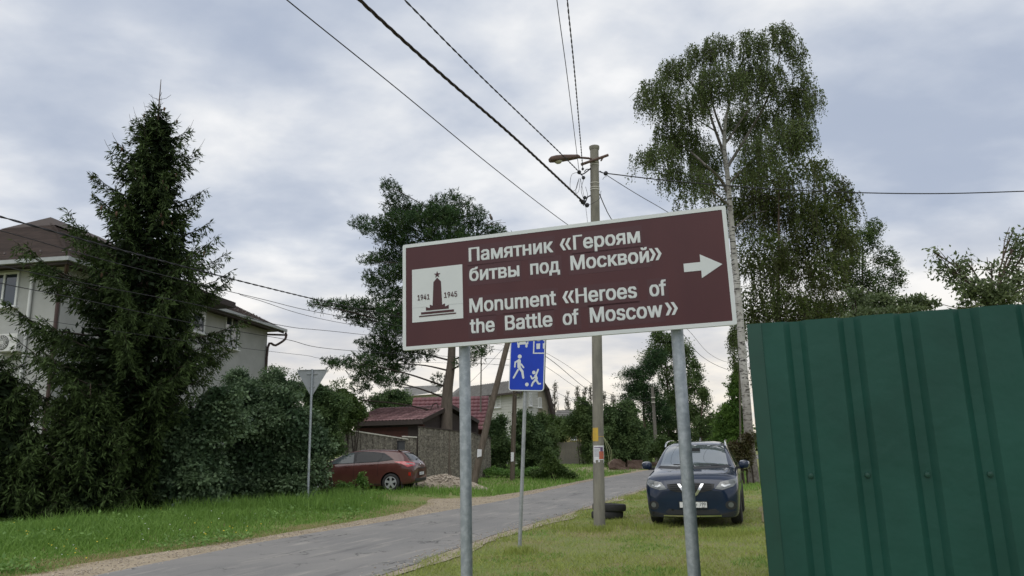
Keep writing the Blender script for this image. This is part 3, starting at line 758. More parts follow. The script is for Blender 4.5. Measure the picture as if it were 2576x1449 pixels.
# hooks, clamps and loops of wire
for i, (pts, r) in enumerate([([(1488, 421, 0), (1478, 430, -.1), (1466, 438, -.2), (1457, 437, -.25)], .014), ([(1486, 492, 0), (1478, 496, -.1), (1472, 510, -.2), (1468, 517, -.22)], .014), ([(1488, 427, 0), (1476, 426, -.12), (1470, 432, -.18)], .01), ([(1508, 432, 0), (1514, 434, -.1), (1521, 436, -.12)], .012)]):
    MB().tube(spline([at(x, y, PY + d) for x, y, d in pts], 4), r, 7).build('hook', M_black, T, True)
for (x, y, d, r) in [(1457, 433, -.25, .045), (1468, 447, -.22, .04), (1466, 425, -.2, .03), (1471, 497, -.22, .04), (1467, 508, -.24, .055), (1477, 516, -.16, .05), (1461, 504, -.26, .035), (1524, 436, -.12, .05)]:
    c = at(x, y, PY + d); MB().lathe([(0.0, -r), (r * .7, -r * .8), (r, -r * .2), (r * .8, r * .6), (r * .4, r * .9), (0, r)], 10, c, (0.5, 0.2, 0.8)).build('clamp', M_black, T, True)
for pts in [[(1455, 433), (1438, 440), (1434, 470), (1440, 480), (1450, 474), (1457, 448)], [(1457, 448), (1450, 470), (1449, 486), (1456, 480), (1460, 450)], [(1468, 452), (1462, 475), (1466, 495), (1471, 503)], [(1473, 470), (1478, 492), (1470, 503)], [(1478, 516), (1490, 512), (1508, 500), (1512, 480)], [(1516, 452), (1520, 446), (1526, 444)]]:
    MB().tube(spline([at(x, y, PY - 0.22) for x, y in pts], 6), 0.005, 5).build('wire_loop', M_black, T, True)
# yellow notice and paper notice wrapped round the pole
def wrapped(name, y0, y1, a0, a1, off, m, parent, z_jit=0.0, n=10):
    A = onpole(y1); B = onpole(y0); V = []; 
    for c, r in ((A, rad(y1)), (B, rad(y0))):
        for i in range(n + 1):
            a = math.radians(a0 + (a1 - a0) * i / n); V.append(c + np.array([math.sin(a), -math.cos(a), 0]) * (r + off))
    return MB().add(V, [(i, i + 1, n + 2 + i, n + 1 + i) for i in range(n)]).build(name, m, parent)
M_yel = PM('faded_yellow_paper', (0.62, 0.40, 0.05), (0.5, 0.34, 0.08), 10, 0.8)
M_paper = PM('white_paper', (0.72, 0.72, 0.74), (0.64, 0.64, 0.66), 12, 0.8)
M_ink = PM('grey_printing', (0.30, 0.30, 0.36), None, 20, 0.8); M_red = PM('orange_red_picture', (0.55, 0.10, 0.04), (0.35, 0.16, 0.12), 60, 0.8); M_purp = PM('purple_printing', (0.16, 0.10, 0.2), None, 20, 0.8)
N0 = onpole(1156)
yo = MB(); A = onpole(1118)
T2 = thing('yellow_notice', 'torn faded yellow notice glued round the concrete pole above the paper advert', 'notice', A)
wrapped('sheet', 1096, 1128, -78, -6, 0.004, M_yel, T2); wrapped('torn_flap', 1107, 1125, -100, -80, 0.014, M_yel, T2)
wrapped('string', 1116.5, 1117.5, -10, 95, 0.006, M_yel, T2)
T2 = thing('paper_advert', 'white paper advert with red picture and tear-off strips on the concrete pole', 'notice', N0)
wrapped('sheet', 1138, 1172, -62, 62, 0.005, M_paper, T2)
wrapped('picture', 1152, 1170, 0, 55, 0.0065, M_red, T2); wrapped('figure_picture', 1142, 1152, 12, 42, 0.0067, M_purp, T2)
wrapped('heading', 1142, 1144, -52, 25, 0.007, M_purp, T2)
for i in range(7): wrapped('text_line', 1147 + 2.6 * i, 1148 + 2.6 * i, -52, 5 - 3 * (i % 3), 0.007, M_ink, T2, n=5)
for i, a in enumerate((-62, -44, -8, 50)):
    wrapped('tear_strip', 1171.5, 1177 + (i % 2) * 2, a, a + 12, 0.006 + 0.012 * (i % 3), M_paper, T2, n=3)
mb = MB()
for dx in (0, 5, 9):
    mb.tube(spline([onpole(1118) + np.array([.1, -.06, 0]), at(1526 + dx, 1126, PY - .1), at(1530 + dx, 1145, PY - .12), at(1533 + dx * .6, 1168 - dx, PY - .12)], 5), 0.004, 4)
M_ltgreen = PM('pale_green_string', (0.35, 0.38, 0.2), None, 9, 0.8)
tag(mb.build('hanging_string', M_ltgreen, None), 'loose pale strings trailing from the concrete pole beside the notices', 'string')

# timber poles on the far verge
YB = 34.0
def pole(name, label, b, t, r0, r1, m, Yt=None, group=None):
    T = thing(name, label, 'pole', b, group=group); MB().tube([b - np.array([0, 0, .4]), b * .6 + t * .4, t], [r0, (r0 + r1) / 2, r1], 12).build('shaft', m, T, True); return T
b1_ = ongnd(1185, 1203, 31.5); t1_ = at(1296, 790, 33.5)
TB = pole('brace_pole', 'dark timber brace pole leaning steeply beside the pine trunk, paper scrap on it', b1_, t1_, 0.16, 0.115, M_wood)
q = b1_ + (t1_ - b1_) * 0.165
MB().prism([(-.10, -.17), (.09, -.13), (.10, .15), (-.08, .17)], q + np.array([0.02, -0.17, 0]), (1, 0, 0), (0, 0, 1), (0, -1, 0), 0, 0.004).build('paper_scrap', M_paper, TB)
b2_ = ongnd(1287, 1192, 35.0); t2_ = at(1303, 770, 35.0)
TP = pole('timber_pole', 'dark upright timber power pole standing behind the blue sign', b2_, t2_, 0.115, 0.095, M_wood)
q = b2_ + np.array([0.05, -0.12, 1.05]); MB().prism([(-.07, -.22), (.06, -.2), (.08, .2), (-.06, .2)], q, (1, 0, 0), (0, 0, 1), (0, -1, 0), 0, 0.005).build('paper_scrap', M_paper, TP)
for i in range(3): MB().tube(spline([at(1293, 990, 34.8), at(1302 + 4 * i, 987, 34.7), at(1308 + 2 * i, 995 + 3 * i, 34.7), at(1300, 1001, 34.7), at(1294, 994, 34.8)], 5), 0.012, 5).build('wire_coil', M_black, TP, True)
b3_ = ongnd(1207, 1150, 46.0); t3_ = at(1211, 866, 46.0)
pole('thin_mast', 'very thin grey mast rising behind the red roofs', b3_, t3_, 0.06, 0.035, M_greywood)
FB = ongnd(1652, 1148, 58.0); FT = at(1641, 974, 58.0)
TF = pole('far_pole', 'distant grey timber power pole before the dark trees', FB, FT, 0.15, 0.12, M_greywood)
for yy in (1000, 1012): MB().box(at(1643, yy, 57.8), (0.3, 0.12, 0.08)).build('insulator', M_tape, TF)

# ================================================================== OVERHEAD CABLES
def cable(label, pts, r, m=M_black, twist=0, k=10, pitch=0.5):
    P = spline(pts, k)
    if twist:
        # fine resample, strands wound round one another
        P = np.array(P); seg = np.r_[0, np.cumsum(np.linalg.norm(np.diff(P, axis=0), axis=1))]; n = int(seg[-1] / (pitch / 8)) + 2
        s = np.linspace(0, seg[-1], n); Q = np.stack([np.interp(s, seg, P[:, i]) for i in range(3)], 1)
        d = unit(np.gradient(Q, axis=0)); a = unit(np.cross(d, np.array([0, 0, 1.0]))); b = np.cross(d, a); mb = MB()
        for j in range(twist):
            q = 2 * math.pi * (s / pitch + j / twist); mb.tube(list(Q + (a * np.cos(q)[:, None] + b * np.sin(q)[:, None]) * r * 1.05), r, 5)
    else: mb = MB().tube(P, r, 6)
    o = mb.build('overhead_cable', m, None, True); return tag(o, label, 'cable')
H1 = at(1467, 508, PY - 0.24); zz = H1[2]
cable('thickest twisted red-brown cable descending from the top edge to the concrete pole', [atz(640, -262, zz + .1), atz(905, 0, zz - .02), atz(1100, 178, zz - .06), atz(1300, 352, zz - .05), H1], 0.012, M_cable, 3, pitch=0.6)
H2 = at(1468, 447, PY - 0.22); z2 = H2[2]
cable('thinner twisted black cable passing behind the street lamp to the concrete pole', [atz(830, -190, z2 + .1), atz(1018, 0, z2), atz(1200, 183, z2 - .04), atz(1400, 376, z2), at(1457, 433, PY - .25), H2], 0.007, M_black, 2, pitch=0.35)
cable('single thin wire crossing the sky diagonally to the left edge of the brown sign top', [atz(500, -185, 6.9), atz(722, 0, 6.8), atz(1000, 224, 6.7), atz(1250, 429, 6.7), atz(1425, 563, 6.8), atz(1560, 655, 7.0)], 0.008)
z4 = at(1457, 433, PY - .25)[2]
cable('left one of two wires dropping almost straight down to the concrete pole', [atz(1378, -210, z4 + .05), atz(1401, 0, z4 - .02), atz(1428, 200, z4 - .03), at(1457, 433, PY - .25)], 0.006)
cable('right twisted one of two wires dropping almost straight down to the concrete pole', [atz(1408, -210, z4 + .1), atz(1427, 0, z4 + .05), atz(1447, 200, z4 + .03), at(1466, 425, PY - .2)], 0.006, M_black, 2, pitch=0.3)
cable('black cable running right from the concrete pole across the birch to the right edge', [at(1524, 436, PY - .12), at(1700, 456, 15.2), at(1990, 478, 15.2), at(2300, 487, 15.2), at(2576, 481, 15.2), at(3000, 462, 15.2)], 0.012)
cable('thin wire slanting from the concrete pole down behind the top of the brown sign', [at(1509, 430, PY), at(1600, 487, PY + 1.5), at(1690, 540, PY + 4), at(1780, 600, PY + 9), at(1880, 660, PY + 16)], 0.008)
cable('short wire dropping steeply right of the concrete pole behind the brown sign', [onpole(500) + np.array([.1, 0, 0]), at(1523, 523, PY + 1), at(1545, 563, PY + 2.5), at(1640, 720, PY + 8), at(1720, 842, PY + 14), at(1770, 900, PY + 20), at(1835, 931, PY + 28), at(1900, 940, PY + 34)], 0.011)
cable('fine wire hanging down along the left side of the concrete pole', [at(1460, 448, PY - .2), at(1470, 500, PY - .2), at(1478, 560, PY - .15), at(1489, 700, PY - .12)], 0.004)
cable('upper thin wire sagging between brown sign and white birch trunk', [at(1640, 740, PY + 8), at(1733, 832, PY + 14), at(1785, 890, PY + 20), at(1835, 912, PY + 28), at(1900, 916, PY + 34)], 0.008)
# bundle from the left, over the spruce, to the timber pole
cable('thick twisted black cable running across the spruce from the left edge', [at(-350, 450, 11.5), at(0, 545, 13), at(300, 628, 15.2), at(640, 716, 19), at(880, 773, 24), at(1020, 800, 29), at(1296, 845, 35)], 0.011, M_black, 2, pitch=0.6)
cable('upper of the thin wires below the thick cable left of the pine', [at(-300, 508, 11.5), at(0, 580, 13), at(300, 664, 15.2), at(640, 748, 19), at(880, 800, 24), at(1296, 862, 35)], 0.008)
cable('second thin wire below the thick cable, fading towards the pine', [at(600, 738, 18.2), at(640, 752, 19), at(880, 816, 24), at(1296, 872, 35)], 0.007)
cable('thin wire crossing the left house eaves and the spruce middle', [at(-300, 590, 11.5), at(0, 668, 13), at(250, 720, 15), at(500, 768, 17.5), at(715, 820, 20), at(880, 838, 24), at(1296, 885, 35)], 0.008)
cable('thin wire crossing below the left house window and the spruce', [at(-300, 640, 11.5), at(0, 712, 13), at(200, 752, 15), at(500, 816, 17.5), at(715, 853, 20), at(880, 882, 24), at(1296, 905, 35)], 0.008)
cable('lowest thin wire crossing above the air conditioner on the left house', [at(-300, 740, 11.5), at(0, 786, 13), at(150, 812, 14.5), at(500, 862, 17.5), at(760, 893, 21), at(880, 905, 24), at(1296, 918, 35)], 0.005)
far = [('uppermost far wire running from the blue sign to the distant pole', [(1303, 850, 35), (1420, 915, 44), (1520, 985, 52), (1600, 1002, 56), (1642, 1000, 58)], .010),
       ('darker far wire sloping from the blue sign behind the concrete pole', [(1303, 858, 35), (1385, 905, 41), (1487, 985, 49), (1570, 1010, 54), (1642, 1012, 58)], .016),
       ('third far wire sloping from the blue sign towards the distant pole', [(1303, 880, 35), (1385, 930, 41), (1470, 985, 48), (1570, 1016, 54), (1642, 1015, 58)], .010),
       ('lowest far wire sloping from the blue sign towards the shrubs', [(1303, 930, 35), (1385, 980, 41), (1470, 1015, 47), (1560, 1035, 53), (1645, 1040, 58)], .009),
       ('stay wire slanting up from the red roof to the brace pole', [(1180, 965, 44), (1230, 915, 38), (1290, 850, 35)], .009),
       ('thin wire level across the gap beside the pine trunk', [(1150, 908, 46), (1211, 914, 46), (1300, 922, 35)], .008)]
for lb_, pts, r in far: cable(lb_, [at(*p) for p in pts], r)

# ================================================================== GREEN METAL FENCE
M_green = PM('dark_green_painted_sheet', (0.015, 0.074, 0.056), (0.012, 0.058, 0.044), 3.5, 0.45, 0.22, 5, 0, 0.28, rvar=0.10, bdist=.03)
M_green2 = PM('dark_green_trim', (0.009, 0.060, 0.042), None, 9, 0.4)
FTL = at(1880, 816, 2.28); FTR = at(2576, 763, 2.02)
fdir = FTR - FTL; ftop = FTL[2]; fdir[2] = 0; fu = unit(fdir); fn = np.array([fu[1], -fu[0], 0])
PER = 0.152
def profile(n):
    P = []; 
    for i in range(n):
        x = i * PER; P += [(x, 0), (x + .074, 0), (x + .092, -.018), (x + .120, -.018), (x + .138, 0)]
    P.append((n * PER, 0)); return P
def sheet_mesh(n, z0, z1):
    P = profile(n); V = []; rows = 8
    for j in range(rows + 1):
        z = z0 + (z1 - z0) * j / rows
        for (x, d) in P: V.append((x, d, z))
    k = len(P); return V, [(j * k + i, j * k + i + 1, (j + 1) * k + i + 1, (j + 1) * k + i) for j in range(rows) for i in range(k - 1)]
def corr_fence(name, label, o, u, nrm, nsheets, z0, z1, m, per_sheet=7, slope=0.0, first_off=0.0):
    T = thing(name, label, 'fence', (o[0], o[1], 0.0))
    V, Fc = sheet_mesh(per_sheet, z0, z1)
    for i in range(nsheets):
        a = o + u * (i * per_sheet * PER + first_off)
        P = [np.array([a[0], a[1], 0]) + u * v[0] + nrm * (v[1] + 0.0012 * (i % 2)) + np.array([0, 0, v[2] + slope * (i * per_sheet * PER + v[0])]) for v in V]
        sh_ = MB().add(P, Fc).build('sheet', m, T)
        md = sh_.modifiers.new('thickness', 'SOLIDIFY'); md.thickness = 0.002; md.offset = -1
        for zz_ in (1.5, 0.5):
            for c in (range(per_sheet) if zz_ > 1 else (1, 3, 5)):
                q = np.array([a[0], a[1], zz_]) + u * (c * PER + .108) - nrm * 0.018
                MB().lathe([(0, .006), (.007, .005), (.008, 0.0)], 8, q, nrm).build('screw', M_green2, sh_)
    for zz_ in (0.45, z1 - 0.42):
        MB().box(o + u * nsheets * per_sheet * PER / 2 - nrm * 0.06 + np.array([0, 0, zz_ - o[2]]), (nsheets * per_sheet * PER, 0.03, 0.05), frame=(u, nrm, np.array([0, 0, 1.0]))).build('rail', M_green2, T)
    return T
slope = (FTR[2] - FTL[2]) / np.linalg.norm((FTR - FTL)[:2])
o_ = np.array([FTL[0], FTL[1], 0.0])
fz1 = ftop
TG = corr_fence('metal_fence', 'tall dark green corrugated metal fence close up on the right', o_, fu, fn, 3, 0.04, fz1, M_green, slope=slope, first_off=0.03)
ret_u = np.array([0.36, 0.933, 0.0]); ret_u = unit(ret_u); ret_n = np.array([-ret_u[1], ret_u[0], 0])
# corner post and edge trim
MB().box(o_ + fu * 0.02 - fn * 0.05 + np.array([0, 0, fz1 / 2 - .02]), (0.05, 0.05, fz1 - 0.06), frame=(fu, fn, np.array([0, 0, 1.0]))).build('corner_post', M_green2, TG)
MB().box(o_ + fu * 0.019 + fn * 0.0015 + np.array([0, 0, fz1 / 2 + .02]), (0.042, 0.003, fz1 - 0.04), frame=(fu, fn, np.array([0, 0, 1.0]))).build('edge_trim', M_green2, TG)
corr_fence('metal_fence', 'green corrugated metal fence running back behind the front fence', o_ - fn * 0.10 + fu * 0.03, ret_u, ret_n, 8, 0.04, fz1 - 0.02, M_green)

# ================================================================== CARS (local frame: x forward, y left, z up)
M_tyre = PM('tyre_rubber', (0.022, 0.022, 0.024), (0.035, 0.034, 0.033), 12, 0.85, 0.2, 80)
M_plast = PM('black_plastic', (0.020, 0.021, 0.023), None, 10, 0.6)
M_liner = PM('wheel_arch_liner', (0.010, 0.010, 0.010), None, 10, 0.95)
M_alloy = PM('silver_alloy', (0.62, 0.63, 0.64), (0.5, 0.51, 0.52), 9, 0.35, 0, 40, 0.5)
M_chrome = PM('chrome', (0.80, 0.81, 0.82), None, 5, 0.12, 0, 40, 1.0)
M_glassd = glass('dark_car_glass', (0.012, 0.015, 0.017), 0.05, 0.25)
M_glassd.node_tree.nodes['Principled BSDF'].inputs['Coat Weight'].default_value = 0.0
M_glassm = glass('tinted_front_glass', (0.07, 0.088, 0.092), 0.05, 0.4)
M_glassm.node_tree.nodes['Principled BSDF'].inputs['Coat Weight'].default_value = 0.0
M_glassw = glass('windscreen_glass', (0.085, 0.105, 0.11), 0.03, 1.0)
M_glassw.node_tree.nodes['Principled BSDF'].inputs['Coat IOR'].default_value = 2.1
M_plate = PM('number_plate_white', (0.78, 0.78, 0.77), None, 5, 0.4)
M_redlens = glass('red_lamp_lens', (0.42, 0.012, 0.015), 0.08)
M_clear = glass('clear_lamp_lens', (0.17, 0.18, 0.18), 0.06, 0.3)
M_bowl = glass('grey_lamp_bowl', (0.13, 0.14, 0.138), 0.15, 0.3)
M_lampin = PM('lamp_reflector', (0.50, 0.52, 0.53), None, 30, 0.25, 0, 40, 0.6)
def carpaint(name, c, c2):
    m, t, b = newmat(name); b.inputs['Roughness'].default_value = 0.4; b.inputs['Metallic'].default_value = 0.0; b.inputs['Specular IOR Level'].default_value = 0.1
    b.inputs['Coat Weight'].default_value = 1.0; b.inputs['Coat Roughness'].default_value = 0.05
    v = coords(t); col = mixn(t, ramp2(t, noise(t, v, 3, 5), 0.4, 0.6), c, c2)
    sx = t.nodes.new('ShaderNodeSeparateXYZ'); t.links.new(v, sx.inputs[0])       # road dust on the sills
    du = t.nodes.new('ShaderNodeMapRange'); du.inputs[1].default_value = 0.36; du.inputs[2].default_value = 0.2; t.links.new(sx.outputs[2], du.inputs[0])
    dm = t.nodes.new('ShaderNodeMath'); dm.operation = 'MULTIPLY'; t.links.new(du.outputs[0], dm.inputs[0]); t.links.new(ramp2(t, noise(t, v, 9, 5), 0.3, 0.9), dm.inputs[1])
    t.links.new(mixn(t, dm.outputs[0], col, (0.075, 0.066, 0.058)), b.inputs['Base Color'])
    return m
def car_body(stations, m, parent, arches, ar, track, sub=2):
    # station: x, zb, zt, w, belt, wt(edge half width), crown
    V = []; ns = len(stations); n = 0
    for (x, zb, zt, w, belt, wt, cr) in stations:
        ze = zt - cr; h = belt - zb
        half = [(0, zb), (.55 * w, zb), (.88 * w, zb), (.935 * w, zb + .012), (.965 * w, zb + min(.08, h * .2)), (.985 * w, zb + h * .45), (1.0 * w, zb + h * .72), (.992 * w, zb + h * .88), (.965 * w, belt)]
        bx, bz = half[-1]
        for t in (.33, .7): half.append((bx + (wt - bx) * t, bz + (ze - bz) * t))
        half += [(wt, ze), (wt * .86, zt - cr * .42), (wt * .5, zt - cr * .12), (0, zt)]
        full = half + [(-a, b) for a, b in half[-2:0:-1]]
        n = len(full); V += [(x, a, b) for a, b in full]
    Fc = [(i * n + k, i * n + (k + 1) % n, (i + 1) * n + (k + 1) % n, (i + 1) * n + k) for i in range(ns - 1) for k in range(n)]
    hn = n // 2
    for base_ in (0, (ns - 1) * n):
        for k in range(hn):
            a, b, c, d = base_ + k, base_ + k + 1, base_ + (n - k - 1) % n, base_ + (n - k) % n
            q = [a, b, c, d]
            if k == 0: q = [a, b, c]
            if k == hn - 1: q = [a, b, d]
            Fc.append(tuple(dict.fromkeys(q)))
    o = MB().add(V, Fc).build('body', m, parent, True, local=True)
    for e in range(0): pass
    md = o.modifiers.new('s', 'SUBSURF'); md.levels = sub; md.render_levels = sub
    dg = bpy.context.evaluated_depsgraph_get(); me = bpy.data.meshes.new_from_object(o.evaluated_get(dg))
    o.modifiers.clear(); o.data = me
    bm = bmesh.new(); bm.from_mesh(me); bvh = BVHTree.FromBMesh(bm); bm.free()
    # wheel arches cut out
    cut = MB()
    for xw, zw in arches:
        for s in (-1, 1): cut.lathe([(0, 0), (ar, 0), (ar, 0.45), (0, 0.45)], 36, (xw, s * (track - 0.22), zw), (0, s, 0))
    co_ = cut.build('cutter', M_liner, None, local=True); 
    # put the cutter into the same space as the body
    co_.parent = parent
    bo_ = o.modifiers.new('b', 'BOOLEAN'); bo_.object = co_; bo_.operation = 'DIFFERENCE'; bo_.solver = 'EXACT'; bo_.material_mode = 'TRANSFER'
    bpy.context.view_layer.update()
    dg = bpy.context.evaluated_depsgraph_get(); me2 = bpy.data.meshes.new_from_object(o.evaluated_get(dg))
    o.modifiers.clear(); o.data = me2; bpy.data.objects.remove(co_)
    me2.polygons.foreach_set('use_smooth', np.ones(len(me2.polygons), bool))
    try: me2.set_sharp_from_angle(angle=math.radians(35))
    except Exception: pass
    return o, bvh
def conform(name, poly, o, u, w, d, bvh, off, m, parent, grid=0.05, smooth_=True):
    # a panel of the outline poly (in u,w) laid on the body along direction d
    o, u, w, d = (np.array(x, float) for x in (o, u, w, d)); d = unit(d)
    bm = bmesh.new(); vs = [bm.verts.new((p[0], p[1], 0)) for p in poly]; bm.faces.new(vs)
    xs = [p[0] for p in poly]; ys = [p[1] for p in poly]
    for ax, lo, hi in ((0, min(xs), max(xs)), (1, min(ys), max(ys))):
        c = lo + grid
        while c < hi:
            pc_ = [0, 0, 0]; pc_[ax] = c; no = [0, 0, 0]; no[ax] = 1
            bmesh.ops.bisect_plane(bm, geom=bm.verts[:] + bm.edges[:] + bm.faces[:], plane_co=pc_, plane_no=no); c += grid
    bmesh.ops.triangulate(bm, faces=bm.faces[:])
    for v in bm.verts:
        p = o + u * v.co.x + w * v.co.y
        hit, nor, idx, dist = bvh.ray_cast(Vector(p - d * 6), Vector(d), 12)
        if hit is None: hit, nor, idx, dist = bvh.find_nearest(Vector(p))
        nor = nor if nor.dot(Vector(d)) < 0 else -nor
        v.co = hit + (nor * 0.5 - Vector(d) * 0.5).normalized() * off
    me = bpy.data.meshes.new(name); bm.to_mesh(me); bm.free()
    return finish(name, me, m, parent, smooth_)
def wheel(parent, x, y, z, r, wdt, side, rimr, spokes=5, rim_m=M_alloy, steer=0.0):
    o = thing0('wheel', parent, (x, y, z), steer)
    prof = [(rimr, -.42), (rimr + .02, -.5), (r * .86, -.5), (r * .97, -.40), (r, -.22), (r, .22), (r * .97, .40), (r * .86, .5), (rimr + .02, .5), (rimr, .42)]
    MB().lathe([(a, b * wdt) for a, b in prof], 32, (0, 0, 0), (0, side, 0)).build('tyre', M_tyre, o, True, local=True)
    MB().lathe([(0, .12 * wdt), (rimr * .95, .10 * wdt), (rimr * 1.02, .4 * wdt)], 28, (0, 0, 0), (0, side, 0)).build('brake_disc', M_liner, o, True, local=True)
    rim = MB().lathe([(rimr * .90, .36 * wdt), (rimr * .93, .46 * wdt), (rimr * 1.04, .44 * wdt), (rimr * 1.04, .3 * wdt)], 32, (0, 0, 0), (0, side, 0))
    for k in range(spokes):
        a = 2 * math.pi * k / spokes + 0.3; e = np.array([math.cos(a), 0, math.sin(a)]); t_ = np.array([-math.sin(a), 0, math.cos(a)]); yy = np.array([0, side, 0.0])
        poly = [(.02, -.045), (rimr * .6, -.035), (rimr * .96, -.055), (rimr * .96, .055), (rimr * .6, .035), (.02, .045)]
        rim.prism(poly, yy * wdt * .3, e, t_, yy, 0, wdt * .13)
    rim.lathe([(0, .46 * wdt), (.05, .45 * wdt), (.062, .40 * wdt), (.062, .2 * wdt)], 16, (0, 0, 0), (0, side, 0))
    rim.build('rim', rim_m, o, False, local=True)
    return o
def thing0(name, parent, loc, rz=0.0):
    o = bpy.data.objects.new(name, None); COL.objects.link(o); o.location = loc; o.parent = parent; o.rotation_euler = (0, 0, rz); o.empty_display_size = .1; return o
X_, Y_, Z_ = (1, 0, 0), (0, 1, 0), (0, 0, 1)
mir = lambda P_: [(-a, b) for a, b in P_]

# ---------------------------------------------------------------- dark blue SUV facing the camera
M_navy = carpaint('dark_blue_paint', (0.008, 0.019, 0.047), (0.007, 0.016, 0.040))
A_ = math.radians(17.5); hd = np.array([-math.sin(A_), -math.cos(A_)])
fr = at(1744, 1320, 15.0); cc_ = fr[:2] - hd * 2.32
T = thing('parked_suv', 'dark blue SUV parked on the grass facing the camera, half hidden by the sign post', 'car', (cc_[0], cc_[1], 0.0), math.atan2(hd[1], hd[0]))
st_ = [(2.335, .235, .74, .66, .60, .58, .05), (2.325, .205, .77, .70, .62, .61, .05), (2.30, .195, .84, .79, .70, .70, .06), (2.24, .19, .925, .865, .80, .76, .06), (2.12, .20, .995, .90, .885, .79, .055), (1.95, .205, 1.035, .915, .935, .81, .05), (1.55, .21, 1.095, .915, .99, .82, .05), (1.22, .22, 1.13, .91, 1.01, .80, .05), (1.05, .22, 1.215, .91, 1.03, .795, .06), (.70, .22, 1.405, .91, 1.04, .735, .06), (.38, .22, 1.56, .91, 1.05, .675, .065), (.12, .22, 1.625, .91, 1.05, .65, .07), (-.5, .22, 1.665, .91, 1.05, .645, .07), (-1.2, .22, 1.655, .91, 1.06, .64, .07), (-1.75, .23, 1.61, .905, 1.07, .62, .07), (-2.02, .26, 1.45, .89, 1.05, .66, .07), (-2.2, .33, 1.15, .86, .96, .72, .07), (-2.32, .42, .92, .77, .80, .66, .07)]
body, bv = car_body(st_, M_navy, T, ((1.37, .36), (-1.34, .36)), .40, .80)
FRO = lambda nm, poly, off, m, par=None, g=0.05: conform(nm, poly, (0, 0, 0), Y_, Z_, (-1, 0, 0), bv, off, m, par or T, g)
FRO('windscreen', [(-.70, 1.150), (-.35, 1.135), (0, 1.130), (.35, 1.135), (.70, 1.150), (.655, 1.36), (.60, 1.535), (.3, 1.56), (0, 1.565), (-.3, 1.56), (-.60, 1.535), (-.655, 1.36)], 0.006, M_glassw)
FRO('wiper_cowl', [(-.74, 1.105), (0, 1.085), (.74, 1.105), (.71, 1.148), (.35, 1.132), (0, 1.126), (-.35, 1.132), (-.71, 1.148)], 0.005, M_plast)
for a, b in (((.02, 1.135), (-.42, 1.165)), ((.52, 1.14), (.10, 1.155))): FRO('wiper', [(a[0], a[1]), (b[0], b[1]), (b[0], b[1] + .014), (a[0], a[1] + .018)], 0.016, M_plast)
HL = [(.455, .735), (.60, .715), (.80, .775), (.865, .835), (.865, .915), (.78, .905), (.57, .86)]
for s in (1, -1):
    hl = FRO('headlight', HL if s > 0 else mir(HL), 0.006, M_clear)
    q = [(.57, .80), (.64, .765), (.76, .80), (.74, .825), (.65, .795), (.60, .825)]
    FRO('lamp_insert', q if s > 0 else mir(q), 0.011, M_lampin, hl)
    q = [(.62, .86), (.80, .895), (.845, .895), (.845, .86), (.79, .835), (.66, .83)]
    FRO('lamp_bowl', q if s > 0 else mir(q), 0.010, M_bowl, hl)
    fog = [(s * .735 + .105 * math.cos(t), .43 + .085 * math.sin(t)) for t in np.linspace(0, 6.283, 14, endpoint=False)]
    fg = FRO('fog_light_recess', fog, 0.005, M_plast)
    FRO('fog_light', [(s * .735 + .05 * math.cos(t), .435 + .05 * math.sin(t)) for t in np.linspace(0, 6.283, 14, endpoint=False)], 0.011, M_bowl, fg)
G = [(-.455, .825), (-.44, .745), (-.36, .70), (-.16, .665), (0, .66), (.16, .665), (.36, .70), (.44, .745), (.455, .825), (.2, .845), (0, .85), (-.2, .845)]
gr = FRO('grille', G, 0.006, M_plast)
for zz_ in (.71, .745, .78, .815): FRO('grille_bar', [(-.40, zz_), (.40, zz_), (.40, zz_ + .01), (-.40, zz_ + .01)], 0.010, M_liner, gr)
Vp = [(.255, .83), (.20, .83), (.095, .665), (.045, .638), (-.045, .638), (-.095, .665), (-.20, .83), (-.255, .83), (-.13, .63), (-.065, .588), (.065, .588), (.13, .63)]
FRO('chrome_trim', Vp, 0.018, M_chrome, gr, 0.03)
em = [(.066 * math.cos(t), .74 + .062 * math.sin(t)) for t in np.linspace(0, 6.283, 20, endpoint=False)]
cxr = bv.ray_cast(Vector((6, 0, .74)), Vector((-1, 0, 0)))[0].x
ring([(x, y) for x, y in em], [(x * .72, .74 + (y - .74) * .72) for x, y in em], (cxr + .012, 0, 0), Y_, Z_, X_, 0, .012).build('emblem_ring', M_chrome, gr, local=True)
MB().prism([(-.075, .724), (.075, .724), (.075, .756), (-.075, .756)], (cxr + .014, 0, 0), Y_, Z_, X_, 0, .013).build('emblem_bar', M_chrome, gr, local=True)
FRO('lower_intake', [(-.52, .30), (-.44, .365), (-.30, .345), (.30, .345), (.44, .365), (.52, .30), (.46, .265), (0, .255), (-.46, .265)], 0.005, M_plast)
FRO('lower_bumper', [(-.88, .33), (-.55, .275), (-.46, .25), (.46, .25), (.55, .275), (.88, .33), (.86, .22), (.55, .205), (-.55, .205), (-.86, .22)], 0.004, M_plast)
FRO('skid_trim', [(-.55, .222), (0, .210), (.55, .222), (.55, .247), (0, .237), (-.55, .247)], 0.014, M_chrome)
PX = bv.ray_cast(Vector((6, 0, .44)), Vector((-1, 0, 0)))[0].x + 0.03
np_ = MB().prism([(-.265, -.06), (.265, -.06), (.265, .06), (-.265, .06)], (PX, .03, .44), Y_, Z_, X_, -.05, 0).build('number_plate', M_plate, T, local=True)
